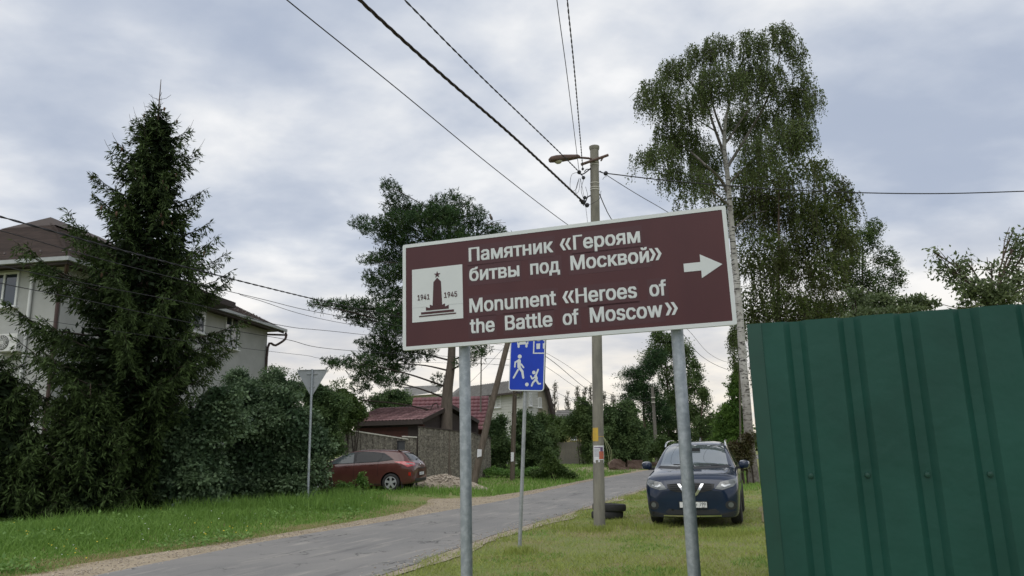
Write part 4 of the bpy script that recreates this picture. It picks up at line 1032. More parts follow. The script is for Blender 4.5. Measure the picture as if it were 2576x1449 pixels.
# as seen from the front the plate's reading direction is -y
PN = dict(o=(PX, .03, .44), u=(0, 1, 0), w=Z_, n=X_)
def plate_text(t_, a, b, base_, cap): 
    lettering(t_, a, b, base_, cap, PN['o'], PN['u'], PN['w'], PN['n'], .0015, M_plast, np_, 0.012, local=True)
plate_text('Т', .045, .085, -.032, .050); plate_text('799', .125, .235, -.022, .062); plate_text('RUS', .165, .215, -.050, .016)
MB().prism([(.112, -.05), (.115, -.05), (.115, .05), (.112, .05)], PN['o'], Y_, Z_, X_, 0, .001).build('plate_divider', M_plast, np_, local=True)
ring([(-.272, -.068), (.272, -.068), (.272, .066), (-.272, .066)], [(-.258, -.054), (.258, -.054), (.258, .053), (-.258, .053)], PN['o'], Y_, Z_, X_, -.02, .003).build('plate_frame', M_plast, np_, local=True)
for s in (1, -1):
    SID = lambda nm, poly, off, m: conform(nm, poly, (0, 0, 0), X_, Z_, (0, -s, 0), bv, off, m, T, 0.08)
    SID('front_side_window', [(.98, 1.11), (.05, 1.12), (.02, 1.50), (.25, 1.50), (.62, 1.33)], 0.006, M_glassd)
    SID('rear_side_window', [(-.05, 1.12), (-.95, 1.14), (-.92, 1.51), (-.08, 1.52)], 0.006, M_glassd)
    SID('quarter_window', [(-1.05, 1.16), (-1.62, 1.26), (-1.5, 1.46), (-1.02, 1.50)], 0.006, M_glassd)
    SID('sill_cladding', [(.94, .26), (-.92, .26), (-.92, .36), (.94, .36)], 0.006, M_plast)
    for xx in (.0, -1.0): SID('door_seam', [(xx, .34), (xx + .008, .34), (xx + .008, 1.1), (xx, 1.1)], 0.003, M_liner)
    for xx in (-.75, .25): SID('door_handle', [(xx, .93), (xx + .17, .935), (xx + .17, .96), (xx, .955)], 0.022, M_navy)
    # mirror
    mb = MB(); P_ = []
    for t, ry, rz_ in ((0, .02, .03), (.03, .09, .075), (.10, .115, .09), (.15, .11, .085), (.17, .09, .065)):
        for k in range(12):
            a = 2 * math.pi * k / 12; P_.append((.92 - t + .08, s * 1.02 + ry * math.copysign(abs(math.cos(a)) ** .7, math.cos(a)), 1.15 + rz_ * math.copysign(abs(math.sin(a)) ** .7, math.sin(a))))
    Fc = [(i * 12 + k, i * 12 + (k + 1) % 12, (i + 1) * 12 + (k + 1) % 12, (i + 1) * 12 + k) for i in range(4) for k in range(12)] + [tuple(range(12)), tuple(range(48, 60))]
    mi = mb.add(P_, Fc).build('mirror', M_navy, T, True, local=True)
    MB().box((.88, s * .92, 1.085), (.09, .14, .05)).build('mirror_foot', M_plast, mi, local=True)
    MB().tube(spline([(.36, s * .655, 1.53), (.22, s * .648, 1.60), (0, s * .635, 1.645), (-.8, s * .625, 1.675), (-1.45, s * .61, 1.65), (-1.62, s * .605, 1.58)], 5), .016, 8).build('roof_rail', M_chrome, T, True, local=True)
    for xw in (1.37, -1.34): wheel(T, xw, s * .80, .355, .355, .225, s, .22)
MB().add([(-1.25, 0.02, 1.64), (-1.25, -.02, 1.64), (-1.6, 0.03, 1.62), (-1.6, -.03, 1.62), (-1.56, 0, 1.755), (-1.62, 0, 1.755)], [(0, 1, 4), (0, 4, 5, 2), (1, 3, 5, 4), (2, 5, 3)]).build('roof_antenna', M_navy, T, local=True)
MB().box((.62, .0, 1.47), (.03, .24, .07)).build('inner_mirror', M_plast, T, local=True)

# ---------------------------------------------------------------- brown hatchback, tail towards us
M_bronze = carpaint('red_brown_paint', (0.098, 0.035, 0.029), (0.085, 0.030, 0.025))
B_ = math.radians(11); hd = np.array([-math.cos(B_), math.sin(B_)]); lf = np.array([-math.sin(B_), -math.cos(B_)])
wp = at(985, 1225, 26.6)[:2]; cc_ = wp + hd * 1.32 - lf * .76
cz = float(gz(cc_[0], cc_[1]))
T = thing('parked_hatchback', 'red-brown hatchback parked on the grass with its tail to the road', 'car', (cc_[0], cc_[1], cz - 0.02), math.atan2(hd[1], hd[0]))
st_ = [(-2.15, .40, .80, .62, .66, .50, .05), (-2.12, .32, .90, .76, .78, .60, .05), (-2.06, .28, 1.00, .825, .88, .62, .05), (-1.96, .26, 1.08, .85, .95, .62, .05), (-1.78, .24, 1.25, .87, .98, .585, .05), (-1.60, .22, 1.385, .885, .985, .565, .05), (-1.40, .2, 1.42, .89, .98, .575, .055), (-.9, .19, 1.455, .89, .96, .60, .06), (-.3, .19, 1.475, .89, .945, .61, .06), (.15, .19, 1.455, .89, .935, .62, .06), (.5, .19, 1.36, .89, .925, .66, .06), (.9, .19, 1.17, .89, .915, .71, .055), (1.2, .19, 1.02, .885, .90, .755, .05), (1.5, .19, .945, .88, .84, .76, .05), (1.85, .2, .86, .855, .76, .73, .05), (2.03, .22, .77, .80, .66, .66, .05), (2.12, .27, .66, .68, .56, .55, .05), (2.16, .33, .56, .52, .48, .42, .04)]
body, bv = car_body(st_, M_bronze, T, ((1.33, .315), (-1.32, .315)), .365, .775)
RE = lambda nm, poly, off, m, par=None, g=0.05: conform(nm, poly, (0, 0, 0), (0, -1, 0), Z_, (1, 0, 0), bv, off, m, par or T, g)
RE('rear_window', [(-.60, 1.06), (0, 1.045), (.60, 1.06), (.50, 1.31), (0, 1.325), (-.50, 1.31)], 0.006, M_glassd)
MB().prism([(-.54, 0), (.54, 0), (.50, .10), (-.50, .10)], (-1.55, 0, 1.385), (0, -1, 0), (1, 0, 0.14), (0, 0, 1), -.012, .018).build('roof_spoiler', M_bronze, T, local=True)
RE('tailgate_handle', [(-.34, .775), (.34, .775), (.36, .805), (-.36, .805)], 0.006, M_plast)
RE('bumper_diffuser', [(-.66, .33), (.66, .33), (.60, .44), (-.60, .44)], 0.006, M_plast)
RE('rear_wiper', [(-.03, 1.07), (.30, 1.10), (.30, 1.115), (-.03, 1.10)], 0.02, M_plast)
px_ = bv.ray_cast(Vector((-6, 0, .60)), Vector((1, 0, 0)))[0].x - .02
np_ = MB().prism([(-.26, -.056), (.26, -.056), (.26, .056), (-.26, .056)], (px_, 0, .60), (0, -1, 0), Z_, (-1, 0, 0), -.04, 0).build('number_plate', M_plate, T, local=True)
ring([(-.268, -.064), (.268, -.064), (.268, .064), (-.268, .064)], [(-.252, -.05), (.252, -.05), (.252, .05), (-.252, .05)], (px_, 0, .60), (0, -1, 0), Z_, (-1, 0, 0), -.02, .003).build('plate_frame', M_plast, np_, local=True)
for a in (-.20, -.14, -.09, -.04, .03, .09): MB().prism([(a, -.03), (a + .03, -.03), (a + .03, .03), (a, .03)], (px_, 0, .60), (0, -1, 0), Z_, (-1, 0, 0), 0, .001).build('plate_character', M_ink, np_, local=True)
exr = bv.ray_cast(Vector((-6, 0, .93)), Vector((1, 0, 0)))[0].x
el_ = [(.062 * math.cos(t), .93 + .042 * math.sin(t)) for t in np.linspace(0, 6.283, 18, endpoint=False)]
eo = ring(el_, [(x * .74, .93 + (y - .93) * .74) for x, y in el_], (exr - .008, 0, 0), (0, -1, 0), Z_, (-1, 0, 0), 0, .01).build('emblem', M_chrome, T, local=True)
MB().prism([(-.032, .905), (-.02, .905), (-.004, .928), (.012, .93), (.02, .955), (.032, .955), (.02, .905), (.01, .905), (.012, .922), (-.008, .92)], (exr - .009, 0, 0), (0, -1, 0), Z_, (-1, 0, 0), 0, .009).build('emblem_letter', M_chrome, eo, local=True)
for s in (1, -1):
    SID = lambda nm, poly, off, m, par=None: conform(nm, poly, (0, 0, 0), X_, Z_, (0, -s, 0), bv, off, m, par or T, 0.07)
    SID('window_surround', [(1.02, .965), (0, .995), (-.85, 1.025), (-1.40, 1.09), (-1.22, 1.20), (-1.0, 1.325), (-.6, 1.375), (-.1, 1.395), (.25, 1.37), (.6, 1.25), (.9, 1.08)], 0.004, M_plast)
    SID('front_side_window', [(.93, .985), (.08, 1.012), (.13, 1.365), (.26, 1.345), (.58, 1.225), (.84, 1.085)], 0.010, M_glassm)
    SID('rear_side_window', [(-.02, 1.016), (-.82, 1.045), (-.95, 1.15), (-.90, 1.30), (-.6, 1.35), (.01, 1.368)], 0.010, M_glassd)
    SID('quarter_window', [(-.90, 1.055), (-1.33, 1.10), (-1.2, 1.185), (-1.02, 1.28)], 0.010, M_glassd)
    for xx, z0, z1 in ((.04, .32, 1.0), (-.85, .55, 1.03), (.98, .40, .97)): SID('door_seam', [(xx, z0), (xx + .010, z0), (xx + .010, z1), (xx, z1)], 0.003, M_liner)
    for xx, zz_ in ((.18, .865), (-.72, .915)): SID('door_handle', [(xx, zz_), (xx + .20, zz_ - .008), (xx + .20, zz_ + .02), (xx, zz_ + .028)], 0.02, M_bronze)
    SID('sill', [(.92, .20), (-.92, .20), (-.92, .285), (.92, .285)], 0.005, M_plast)
    SID('side_repeater', [(1.28, .755), (1.40, .75), (1.38, .785), (1.30, .79)], 0.008, M_lampin)
    # lamps wrapped round the rear corner, laid on along the diagonal; a grows from tailgate to flank
    DG = lambda nm, poly, off, m, par=None: conform(nm, [(p - .83, q_) for p, q_ in poly], (0, 0, 0), unit((1, s, 0)), Z_, (.7, -s * .7, 0), bv, off, m, par or T, 0.04)
    tl_ = DG('tail_light', [(-.30, .965), (-.02, 1.015), (.22, 1.03), (.42, 1.025), (.20, .93), (.07, .83), (-.05, .86), (-.28, .895)], 0.008, M_redlens)
    DG('indicator_lens', [(-.22, .93), (-.0, .97), (.12, .98), (.06, .93), (-.20, .905)], 0.013, M_clear, tl_)
    DG('reflector', [(-.03, .53), (.04, .55), (.04, .66), (-.03, .66)], 0.008, M_redlens)
    mb = MB(); P_ = []
    for t, ry, rz_ in ((0, .02, .02), (.03, .075, .055), (.10, .095, .07), (.15, .09, .06)):
        for k in range(12):
            a = 2 * math.pi * k / 12; P_.append((1.0 - t, s * .98 + ry * math.copysign(abs(math.cos(a)) ** .7, math.cos(a)), 1.0 + rz_ * math.copysign(abs(math.sin(a)) ** .7, math.sin(a))))
    Fc = [(i * 12 + k, i * 12 + (k + 1) % 12, (i + 1) * 12 + (k + 1) % 12, (i + 1) * 12 + k) for i in range(3) for k in range(12)] + [tuple(range(12)), tuple(range(36, 48))]
    mb.add(P_, Fc).build('mirror', M_plast, T, True, local=True)
    for xw in (1.33, -1.32): wheel(T, xw, s * .775, .315, .315, .205, s, .205)
    MB().box((-1.72, s * .76, .24), (.015, .2, .22)).build('mud_flap', M_plast, T, local=True)

# ---------------------------------------------------------------- two old tyres by the pole
t0 = gnd(1546, 1306)
for i, (dx, dz, lb_) in enumerate(((0.0, .08, 'lower of two old black tyres stacked in the grass behind the concrete pole'), (.05, .235, 'upper of two old black tyres stacked in the grass behind the concrete pole'))):
    T = thing('old_tyre', lb_, 'tyre', (t0[0] - .12 + dx, t0[1] + .3, dz), group='tyres by the concrete pole')
    r, w = (.36, .38)[i], .165
    MB().lathe([(a * r, b * w) for a, b in ((.60, -.36), (.64, -.5), (.86, -.5), (.97, -.42), (1, -.22), (1, .22), (.97, .42), (.86, .5), (.64, .5), (.60, .36), (.66, .3), (.9, .3), (.9, -.3), (.66, -.3))], 30, (0, 0, 0), (0.05 * i, 0.04, 1), closed=True).build('carcass', M_tyre, T, True, local=True)

# ================================================================== BUILDINGS
M_stucco = PM('grey_stucco', (0.46, 0.465, 0.45), (0.40, 0.405, 0.39), 1.6, 0.9, 0.25, 90)
M_shing = LM('brown_shingle', (0.050, 0.036, 0.029), (0.088, 0.062, 0.050), 0, 0.9, 0.2)
M_roofdk = PM('roof_underlay', (0.06, 0.045, 0.038), None, 5, 0.9)
M_soffit = PM('dark_brown_soffit', (0.050, 0.036, 0.032), (0.038, 0.028, 0.026), 4, 0.7)
M_gutter = PM('pale_grey_gutter', (0.42, 0.44, 0.44), (0.36, 0.38, 0.38), 4, 0.5)
M_bgutter = PM('brown_drainpipe', (0.075, 0.040, 0.034), None, 5, 0.45)
M_pvc = PM('white_window_frame', (0.74, 0.75, 0.74), (0.68, 0.69, 0.68), 3, 0.4)
M_pane = glass('window_pane', (0.035, 0.045, 0.055), 0.03)
M_acw = PM('white_ac_casing', (0.70, 0.70, 0.68), (0.6, 0.6, 0.58), 5, 0.5)
Zv = np.array([0, 0, 1.0])
def window(parent, c, u, n, w, h, mull=(), sill=True, m=M_pvc, fr=0.07, depth=0.05):
    c = np.array(c, float); o = c - u * w / 2 - Zv * h / 2
    fo = MB(); rect = [(0, 0), (w, 0), (w, h), (0, h)]; ri = [(fr, fr), (w - fr, fr), (w - fr, h - fr), (fr, h - fr)]
    fo = ring(rect, ri, o, u, Zv, n, -0.06, depth)
    for x in mull: fo.prism([(x * w - fr / 2, fr), (x * w + fr / 2, fr), (x * w + fr / 2, h - fr), (x * w - fr / 2, h - fr)], o, u, Zv, n, -0.04, depth - 0.004)
    wi = fo.build('window', m, parent)
    MB().prism(ri, o, u, Zv, n, -0.05, 0.008).build('pane', M_pane, wi)
    if sill: MB().box(c - Zv * (h / 2 + .02) + n * .07, (w + .12, .18, .035), frame=(u, n, Zv)).build('sill', m, wi)
    return wi
# ---------------------------------------------------------------- left house
EZ = 7.85
E0 = atz(172, 647, EZ); E1 = atz(716, 829, EZ)                 # eaves corner near us, far right eaves corner
hv = E1 - E0; HLn = np.linalg.norm(hv[:2]); hv = unit(np.array([hv[0], hv[1], 0])); hu = np.array([-hv[1], hv[0], 0])   # hu to the left
HWd = 12.5; ov = 0.62
hb = E0 + hu * ov + hv * ov
T = thing('grey_house', 'two-storey grey stucco house with brown shingled hip roof behind the spruce', 'house', (hb[0], hb[1], float(gz(hb[0], hb[1]))))
def hp(a, b, z): q = E0 + hu * a + hv * b; return np.array([q[0], q[1], z])        # a across to the left, b back
WT = EZ - 0.12
MB().add([hp(ov, ov, 0), hp(HWd - ov, ov, 0), hp(HWd - ov, HLn - ov, 0), hp(ov, HLn - ov, 0), hp(ov, ov, WT), hp(HWd - ov, ov, WT), hp(HWd - ov, HLn - ov, WT), hp(ov, HLn - ov, WT)],
         [(0, 1, 5, 4), (1, 2, 6, 5), (2, 3, 7, 6), (3, 0, 4, 7)]).build('wall', M_stucco, T)
RZ = EZ + 3.55; hr = HWd / 2
R1, R2_ = hp(hr, hr * 0.98, RZ), hp(hr, HLn - hr * 0.98, RZ)
cn = [hp(0, 0, EZ), hp(HWd, 0, EZ), hp(HWd, HLn, EZ), hp(0, HLn, EZ)]
roof = MB().add(cn + [R1, R2_], [(0, 1, 4), (1, 2, 5, 4), (2, 3, 5), (3, 0, 4, 5)]).build('roof', M_roofdk, T)
MB().add([hp(0, 0, EZ - .10), hp(HWd, 0, EZ - .10), hp(HWd, HLn, EZ - .10), hp(0, HLn, EZ - .10)], [(0, 1, 2, 3)]).build('soffit', M_soffit, T)
# fascia: pale gutters on the two sides we see
for a, b, nm in ((cn[0], cn[1], 'gutter'), (cn[0], cn[3], 'gutter')):
    d_ = unit(b - a); out_ = np.array([d_[1], -d_[0], 0]); 
    if out_ @ (a - hp(hr, HLn / 2, EZ)) < 0: out_ = -out_
    MB().box((a + b) / 2 + out_ * .05 + Zv * (-.05), (np.linalg.norm(b - a) + .2, .12, .13), frame=(d_, out_, Zv)).build(nm, M_gutter, T)
    MB().box((a + b) / 2 - out_ * .03 + Zv * (-.10), (np.linalg.norm(b - a) - .05, .03, .22), frame=(d_, out_, Zv)).build('fascia', M_soffit, T)
def shingles(A, B, tops, parent, m, tw=.34, ex=.15):
    # rows of tabs between the eave A-B and the top edge (list of 1 or 2 points, from A's side)
    tl, tr_ = tops[0], tops[-1]
    e = unit(B - A); 
    up_ = tl - A; up_ = up_ - e * (up_ @ e); slope_ = np.linalg.norm(up_); s_ = unit(up_); nrm_ = unit(np.cross(e, s_)); nrm_ = nrm_ if nrm_[2] > 0 else -nrm_
    wA = (tl - A) @ e; wB = np.linalg.norm(B - A) - (tr_ - A) @ e
    V, v_ = [], []; nr = int(slope_ / ex)
    for r in range(nr):
        t0_, t1_ = r * ex, (r + 1) * ex + .03
        x0, x1 = wA * t0_ / slope_ + .02, np.linalg.norm(B - A) - wB * t0_ / slope_ - .02
        x = x0 - (r % 3) * tw / 3
        while x < x1:
            a, b = max(x, x0), min(x + tw * .955, x1)
            if b - a > .04:
                for (p, q, lift) in ((a, t0_, .022), (b, t0_, .022), (b, t1_, .008), (a, t1_, .008)): V.append(A + e * p + s_ * min(q, slope_) + nrm_ * lift)
                v_.append(random.random())
            x += tw
    o = nmesh('shingles', np.array(V), np.arange(len(V)).reshape(-1, 4), m, parent, v=v_); o['kind'] = 'stuff'; return o
shingles(cn[0], cn[1], [R1], roof, M_shing); shingles(cn[0], cn[3], [R1, R2_], roof, M_shing)
# ridge cap boards
MB().add([hp(hr - 1.25, hr * .98 - 1.1, RZ - .62), hp(hr + 1.25, hr * .98 - 1.1, RZ - .62), R1 + Zv * .14, hp(hr - 1.15, HLn - hr * .98 + .5, RZ - .5), R2_ + Zv * .12, hp(hr + 1.15, HLn - hr * .98 + .5, RZ - .5)],
         [(0, 1, 2), (0, 2, 4, 3), (1, 5, 4, 2), (3, 4, 5)]).build('ridge_cap', PM('ridge_cap_brown', (0.062, 0.045, 0.037), None, 6, .85), roof)
# snow guards
sg = None; M_guard = PM('brown_snow_guard', (0.15, 0.125, 0.115), None, 8, .6)
for side in (0, 1):
    for i in range(9):
        for j in range(3):
            if side == 0: f0 = .4 + i * 1.35 + j * .13; z0 = .95 - j * .16; base_ = cn[0] + hu * f0 + (R1 - (cn[0] + hu * hr)) * 0; sl = unit(R1 - (cn[0] + hu * hr)); P_ = cn[0] + hu * f0 + sl * z0; nn3 = unit(np.cross(hu, sl))
            else: f0 = 6.2 + i * 1.05 + j * .03; z0 = 1.05 - j * .17; sl = unit(R1 - (cn[0] + hv * hr * .98)); P_ = cn[0] + hv * f0 + sl * z0; nn3 = unit(np.cross(hv, sl))
            nn3 = nn3 if nn3[2] > 0 else -nn3
            if side == 0 and f0 > HWd - 2: continue
            if side == 1 and f0 > HLn - 1.6: continue
            if sg is None or True:
                sg_ = MB().add([P_ + hv * 0 - sl * .04, P_ + sl * .04, P_ + sl * .05 + nn3 * .02, P_ - sl * .01 + nn3 * .10, P_ - sl * .05 + nn3 * .05] + [P_ + unit(np.cross(sl, nn3)) * .05 + q for q in (-sl * .04, sl * .04, sl * .05 + nn3 * .02, -sl * .01 + nn3 * .10, -sl * .05 + nn3 * .05)],
                    [(0, 1, 2, 3, 4), (9, 8, 7, 6, 5)] + [(k, (k + 1) % 5, 5 + (k + 1) % 5, 5 + k) for k in range(5)])
                sg_.build('snow_guard', M_guard, roof)
# windows, pipes, air conditioner on the front wall (b = ov plane) and the side wall (a = ov plane)
def hit_plane(px, py, p0, n):
    d = ray(px, py); return C_ + d * (((p0 - C_) @ n) / (d @ n))
fp, fn_ = hp(ov, ov, 0), -hv
sp_, sn_ = hp(ov, ov, 0), -hu
q0 = hit_plane(-22, 692, fp, fn_); q1 = hit_plane(42, 769, fp, fn_)
wc = (q0 + q1) / 2; ww = abs((q1 - q0) @ hu); wh = abs(q1[2] - q0[2]) + .1
window(T, wc, -hu, fn_, ww, wh, (.5,))
q0 = hit_plane(452, 775, sp_ + sn_ * .9, sn_); q1 = hit_plane(512, 842, sp_ + sn_ * .9, sn_)
# projecting bay with its own deep eaves
bc = (q0 + q1) / 2; b0 = (q0 - sp_) @ hv; b1 = (q1 - sp_) @ hv
bay0, bay1 = b0 - 1.2, b1 + 0.12
def sp3(b, n_, z): q = sp_ + hv * b + sn_ * n_; return np.array([q[0], q[1], z])
MB().add([sp3(b, n_, z) for z in (0, WT) for b, n_ in ((bay0, -.02), (bay0, .9), (bay1, .9), (bay1, -.02))], [(0, 1, 5, 4), (1, 2, 6, 5), (2, 3, 7, 6)]).build('bay_wall', M_stucco, T)
bz = EZ - .06
MB().add([sp3(b, n_, z) for z in (bz - .14, bz + .1) for b, n_ in ((bay0 - .3, .3), (bay0 - .3, 1.75), (bay1 + .75, 1.75), (bay1 + .75, .3))] + [sp3(bay0 - .3, -.2, bz + 1.05), sp3(bay1 + .75, -.2, bz + .85)],
         [(0, 1, 2, 3), (0, 1, 5, 4), (1, 2, 6, 5), (2, 3, 7, 6), (5, 6, 9, 8), (4, 5, 8), (6, 7, 9)]).build('bay_roof', M_soffit, T)
window(T, bc, hv, sn_, b1 - b0, abs(q1[2] - q0[2]), (.5,))
q0 = hit_plane(566, 812, sp_, sn_); q1 = hit_plane(597, 862, sp_, sn_)
window(T, (q0 + q1) / 2, hv, sn_, abs((q1 - q0) @ hv), 1.5, (.5,))
def pipe(pts, r, m, nm='drainpipe'): return MB().tube(pts, r, 10).build(nm, m, T, True)
q = hit_plane(88, 684, fp, fn_) + fn_ * .08; pipe([(q[0], q[1], WT), (q[0], q[1], 0.3)], .055, M_pvc)
q = hp(ov, ov, 0) - hv * .1 + hu * .02; pipe(spline([hp(.1, .1, EZ - .15), hp(.25, .25, EZ - .45), (q[0], q[1], EZ - .8), (q[0], q[1], 4), (q[0], q[1], .2)], 4), .06, M_bgutter)
q = hp(ov - .08, HLn - ov - .05, 0); pipe(spline([hp(-.05, HLn + .05, EZ - .15), hp(-.05, HLn + .0, EZ - .5), hp(.3, HLn - .3, EZ - .85), (q[0], q[1], EZ - 1.0), (q[0], q[1], 4), (q[0], q[1], .2)], 4), .06, M_bgutter)
MB().tube([hp(ov, HLn - ov, EZ - .32), hp(-.12, HLn + .08, EZ - .28)], .05, 8).build('bracket', M_bgutter, T)
q0 = hit_plane(12, 845, fp, fn_); q1 = hit_plane(60, 886, fp, fn_); c = (q0 + q1) / 2 + fn_ * .22; w = .84; h = .56
A = thing('air_conditioner', 'white air conditioner unit on the grey house wall at the left edge', 'air conditioner', c)
mb = MB().box(c, (w, .30, h), frame=(-hu, fn_, Zv)); mb.build('casing', M_acw, A)
fc = c + fn_ * .155 + hu * .10
MB().lathe([(0, 0.0), (.22, 0.0), (.235, .012)], 24, fc - fn_ * .003, fn_).build('fan_opening', M_plast, A)
gl = MB()
for r in (.05, .10, .15, .20): gl.lathe([(r, .01), (r + .012, .01), (r + .012, .018), (r, .018)], 20, fc, fn_, closed=True)
for k in range(8): a = math.pi * k / 8; d_ = -hu * math.cos(a) + Zv * math.sin(a); gl.box(fc + fn_ * .013, (.44, .008, .01), frame=(d_, fn_, np.cross(d_, fn_)))
gl.build('fan_grille', M_acw, A)
for s in (-.3, .3): MB().box(c - hu * s - fn_ * .08 - Zv * (h / 2 + .03), (.04, .5, .04), frame=(-hu, fn_, Zv)).build('bracket', M_acw, A)

# ---------------------------------------------------------------- red-roofed shed and stone-patterned metal fence
M_redtile = LM('weathered_red_tile', (0.125, 0.058, 0.062), (0.25, 0.135, 0.135), 0, 0.42, 0.5)
M_redtile2 = LM('red_metal_tile', (0.135, 0.042, 0.05), (0.165, 0.052, 0.06), 0, 0.5, 0.5)
M_dkboard = PM('dark_brown_board', (0.060, 0.046, 0.040), (0.045, 0.034, 0.030), 4, .8, .3, 30, stretch=(8, 8, .4))
M_redwood = PM('red_brown_plank', (0.085, 0.028, 0.018), (0.06, 0.02, 0.014), 5, .7, .2, 30)
def stoneprint():
    m, t, b = newmat('stone_print_sheet'); v = coords(t, (1, 1, 1))
    vo = t.nodes.new('ShaderNodeTexVoronoi'); vo.inputs['Scale'].default_value = 7; 
    mp_ = t.nodes.new('ShaderNodeMapping'); mp_.inputs['Scale'].default_value = (1.0, 1.0, 2.0); t.links.new(v, mp_.inputs[0]); t.links.new(mp_.outputs[0], vo.inputs['Vector'])
    sc = t.nodes.new('ShaderNodeSeparateColor'); t.links.new(vo.outputs['Color'], sc.inputs[0])
    c = mixn(t, sc.outputs[0], (0.165, 0.15, 0.122), (0.29, 0.265, 0.215)); c = mixn(t, ramp2(t, noise(t, v, 14, 5, .7), .45, .6), c, (0.085, 0.074, 0.06))
    t.links.new(c, b.inputs['Base Color']); b.inputs['Roughness'].default_value = .75; return m
M_stonep = stoneprint()
tile_mesh = None
def tile_roof(parent, A, B, tl, tr_, rows, cols, m):
    # pressed roof tiles: A,B eave left/right, tl,tr ridge left/right; each tile an S-curved piece
    e = (B - A) / cols
    up_l, up_r = (tl - A) / rows, (tr_ - B) / rows
    nrm_ = unit(np.cross(B - A, tl - A)); nrm_ = nrm_ if nrm_[2] > 0 else -nrm_
    w = np.linalg.norm(e); h = np.linalg.norm(up_l); K = 6
    V = []
    for j, (t, lift) in enumerate(((0.0, .012), (0.02, .042), (1.03, .010))):
        for i in range(K + 1):
            x = i / K; V.append(unit(e) * x * w * 1.0 + unit(up_l) * t * h + nrm_ * (lift + .028 * math.sin(x * math.pi) ** 2))
    Fc = [(j * (K + 1) + i, j * (K + 1) + i + 1, (j + 1) * (K + 1) + i + 1, (j + 1) * (K + 1) + i) for j in range(2) for i in range(K)]
    sh_ = []
    for q in range(4):
        me = bpy.data.meshes.new('roof_tile'); me.from_pydata([tuple(map(float, p)) for p in V], [], Fc); me.update()
        a = me.attributes.new('v', 'FLOAT', 'FACE'); a.data.foreach_set('value', np.full(len(Fc), q / 3, np.float32)); me.materials.append(m); me.polygons.foreach_set('use_smooth', np.ones(len(Fc), bool)); sh_.append(me)
    pw = wl(parent)
    for r in range(rows):
        for c in range(cols):
            o = bpy.data.objects.new('roof_tile', sh_[random.randrange(4)]); COL.objects.link(o); o.parent = parent
            p = A + e * c + up_l * r + nrm_ * random.uniform(0, .004); o.location = tuple(float(k) for k in p - pw)
Yf, Yr = 33.6, 35.2
eA, eB = at(884, 1062, Yf + .9), at(1063, 1056, Yf); rA, rB = at(925, 1029, Yr + .9), at(1136, 1019, Yr)
eA[2] = eB[2] = (eA[2] + eB[2]) / 2; rA[2] = rB[2] = (rA[2] + rB[2]) / 2
lx = unit(eB - eA); 
rA = rB - (eB - eA) * 1.06; eA = eB - (eB - eA) * 1.06
T = thing('tiled_shed', 'low brown shed with a weathered red tiled roof behind the hatchback', 'shed', (eB[0], eB[1], float(gz(eB[0], eB[1]))))
roof = MB().add([eA, eB, rB, rA, eB + (rB - eB) * [2, 2, 0], eA + (rA - eA) * [2, 2, 0]], [(0, 1, 2, 3), (3, 2, 4, 5)]).build('roof', M_roofdk, T)
tile_roof(roof, eA, eB, rA, rB, 6, 22, M_redtile)
gb = eB + (rB - eB) * [2, 2, 0]                       # far eave of the gable
gdir = unit((gb - eB) * [1, 1, 0]); gl_ = np.linalg.norm((gb - eB)[:2])
ln_ = unit(np.cross(gdir, Zv)); ln_ = ln_ if ln_ @ lx > 0 else -ln_
inn = eB - lx * .25
wz = eB[2] - .10
MB().add([inn + gdir * .3 - Zv * (inn[2] - .1), inn + gdir * (gl_ - .3) - Zv * (inn[2] - .1), inn + gdir * (gl_ - .3) - Zv * .12, inn + gdir * gl_ / 2 + Zv * (rB[2] - eB[2] - .12), inn + gdir * .3 - Zv * .12], [(0, 1, 2, 3, 4)]).build('gable_boards', M_dkboard, T)
MB().add([eA + gdir * .45 - Zv * (eA[2] - .1), inn + gdir * .3 - Zv * (inn[2] - .1), inn + gdir * .3 - Zv * .05, eA + gdir * .45 - Zv * .05], [(0, 1, 2, 3)]).build('front_wall', M_dkboard, T)
for i in range(7): MB().box((eA + inn) / 2 + gdir * (.36) - Zv * (.35 + i * .16), (np.linalg.norm(inn - eA) - .1, .06, .15), frame=(lx, gdir, Zv)).build('plank', M_redwood, T)
MB().box(inn + gdir * .32 - lx * .02 - Zv * 1.3, (.2, .12, 2.2), frame=(lx, gdir, Zv)).build('corner_board', M_redwood, T)
for a, b in ((eB, rB), (gb, rB)): 
    d_ = unit(b - a); MB().box((a + b) / 2 + lx * .03 - Zv * .04, (np.linalg.norm(b - a) + .05, .03, .17), frame=(d_, lx, unit(np.cross(lx, d_)))).build('barge_board', M_soffit, T)
MB().add([eA + (rA - eA) * [2, 2, 0] - Zv * (eA[2] - .1), gb - Zv * (gb[2] - .1), gb, eA + (rA - eA) * [2, 2, 0]], [(0, 1, 2, 3)]).build('back_wall', M_dkboard, T)
MB().add([eA + gdir * .4 - Zv * (eA[2] - .1), eA + gdir * (gl_ - .1) - Zv * (eA[2] - .1), eA + gdir * (gl_ - .1), rA - Zv * .03, eA + gdir * .4], [(0, 1, 2, 3, 4)]).build('end_wall', M_dkboard, T)
MB().box((eA + eB) / 2 - Zv * .09 + gdir * .02, (np.linalg.norm(eB - eA), .04, .20), frame=(lx, gdir, Zv)).build('fascia', M_dkboard, T)
hk = at(1083, 1045, Yr - .4)
hook_ = thing('roof_hook', 'dark curved pipe hook rising from the shed roof tiles', 'pipe', hk); MB().tube(spline([at(1080, 1047, Yr - .5), at(1084, 1030, Yr - .5), at(1090, 1017, Yr - .5), at(1099, 1015, Yr - .5), at(1103, 1026, Yr - .5)], 5), .03, 7).build('pipe', M_bgutter, hook_, True)
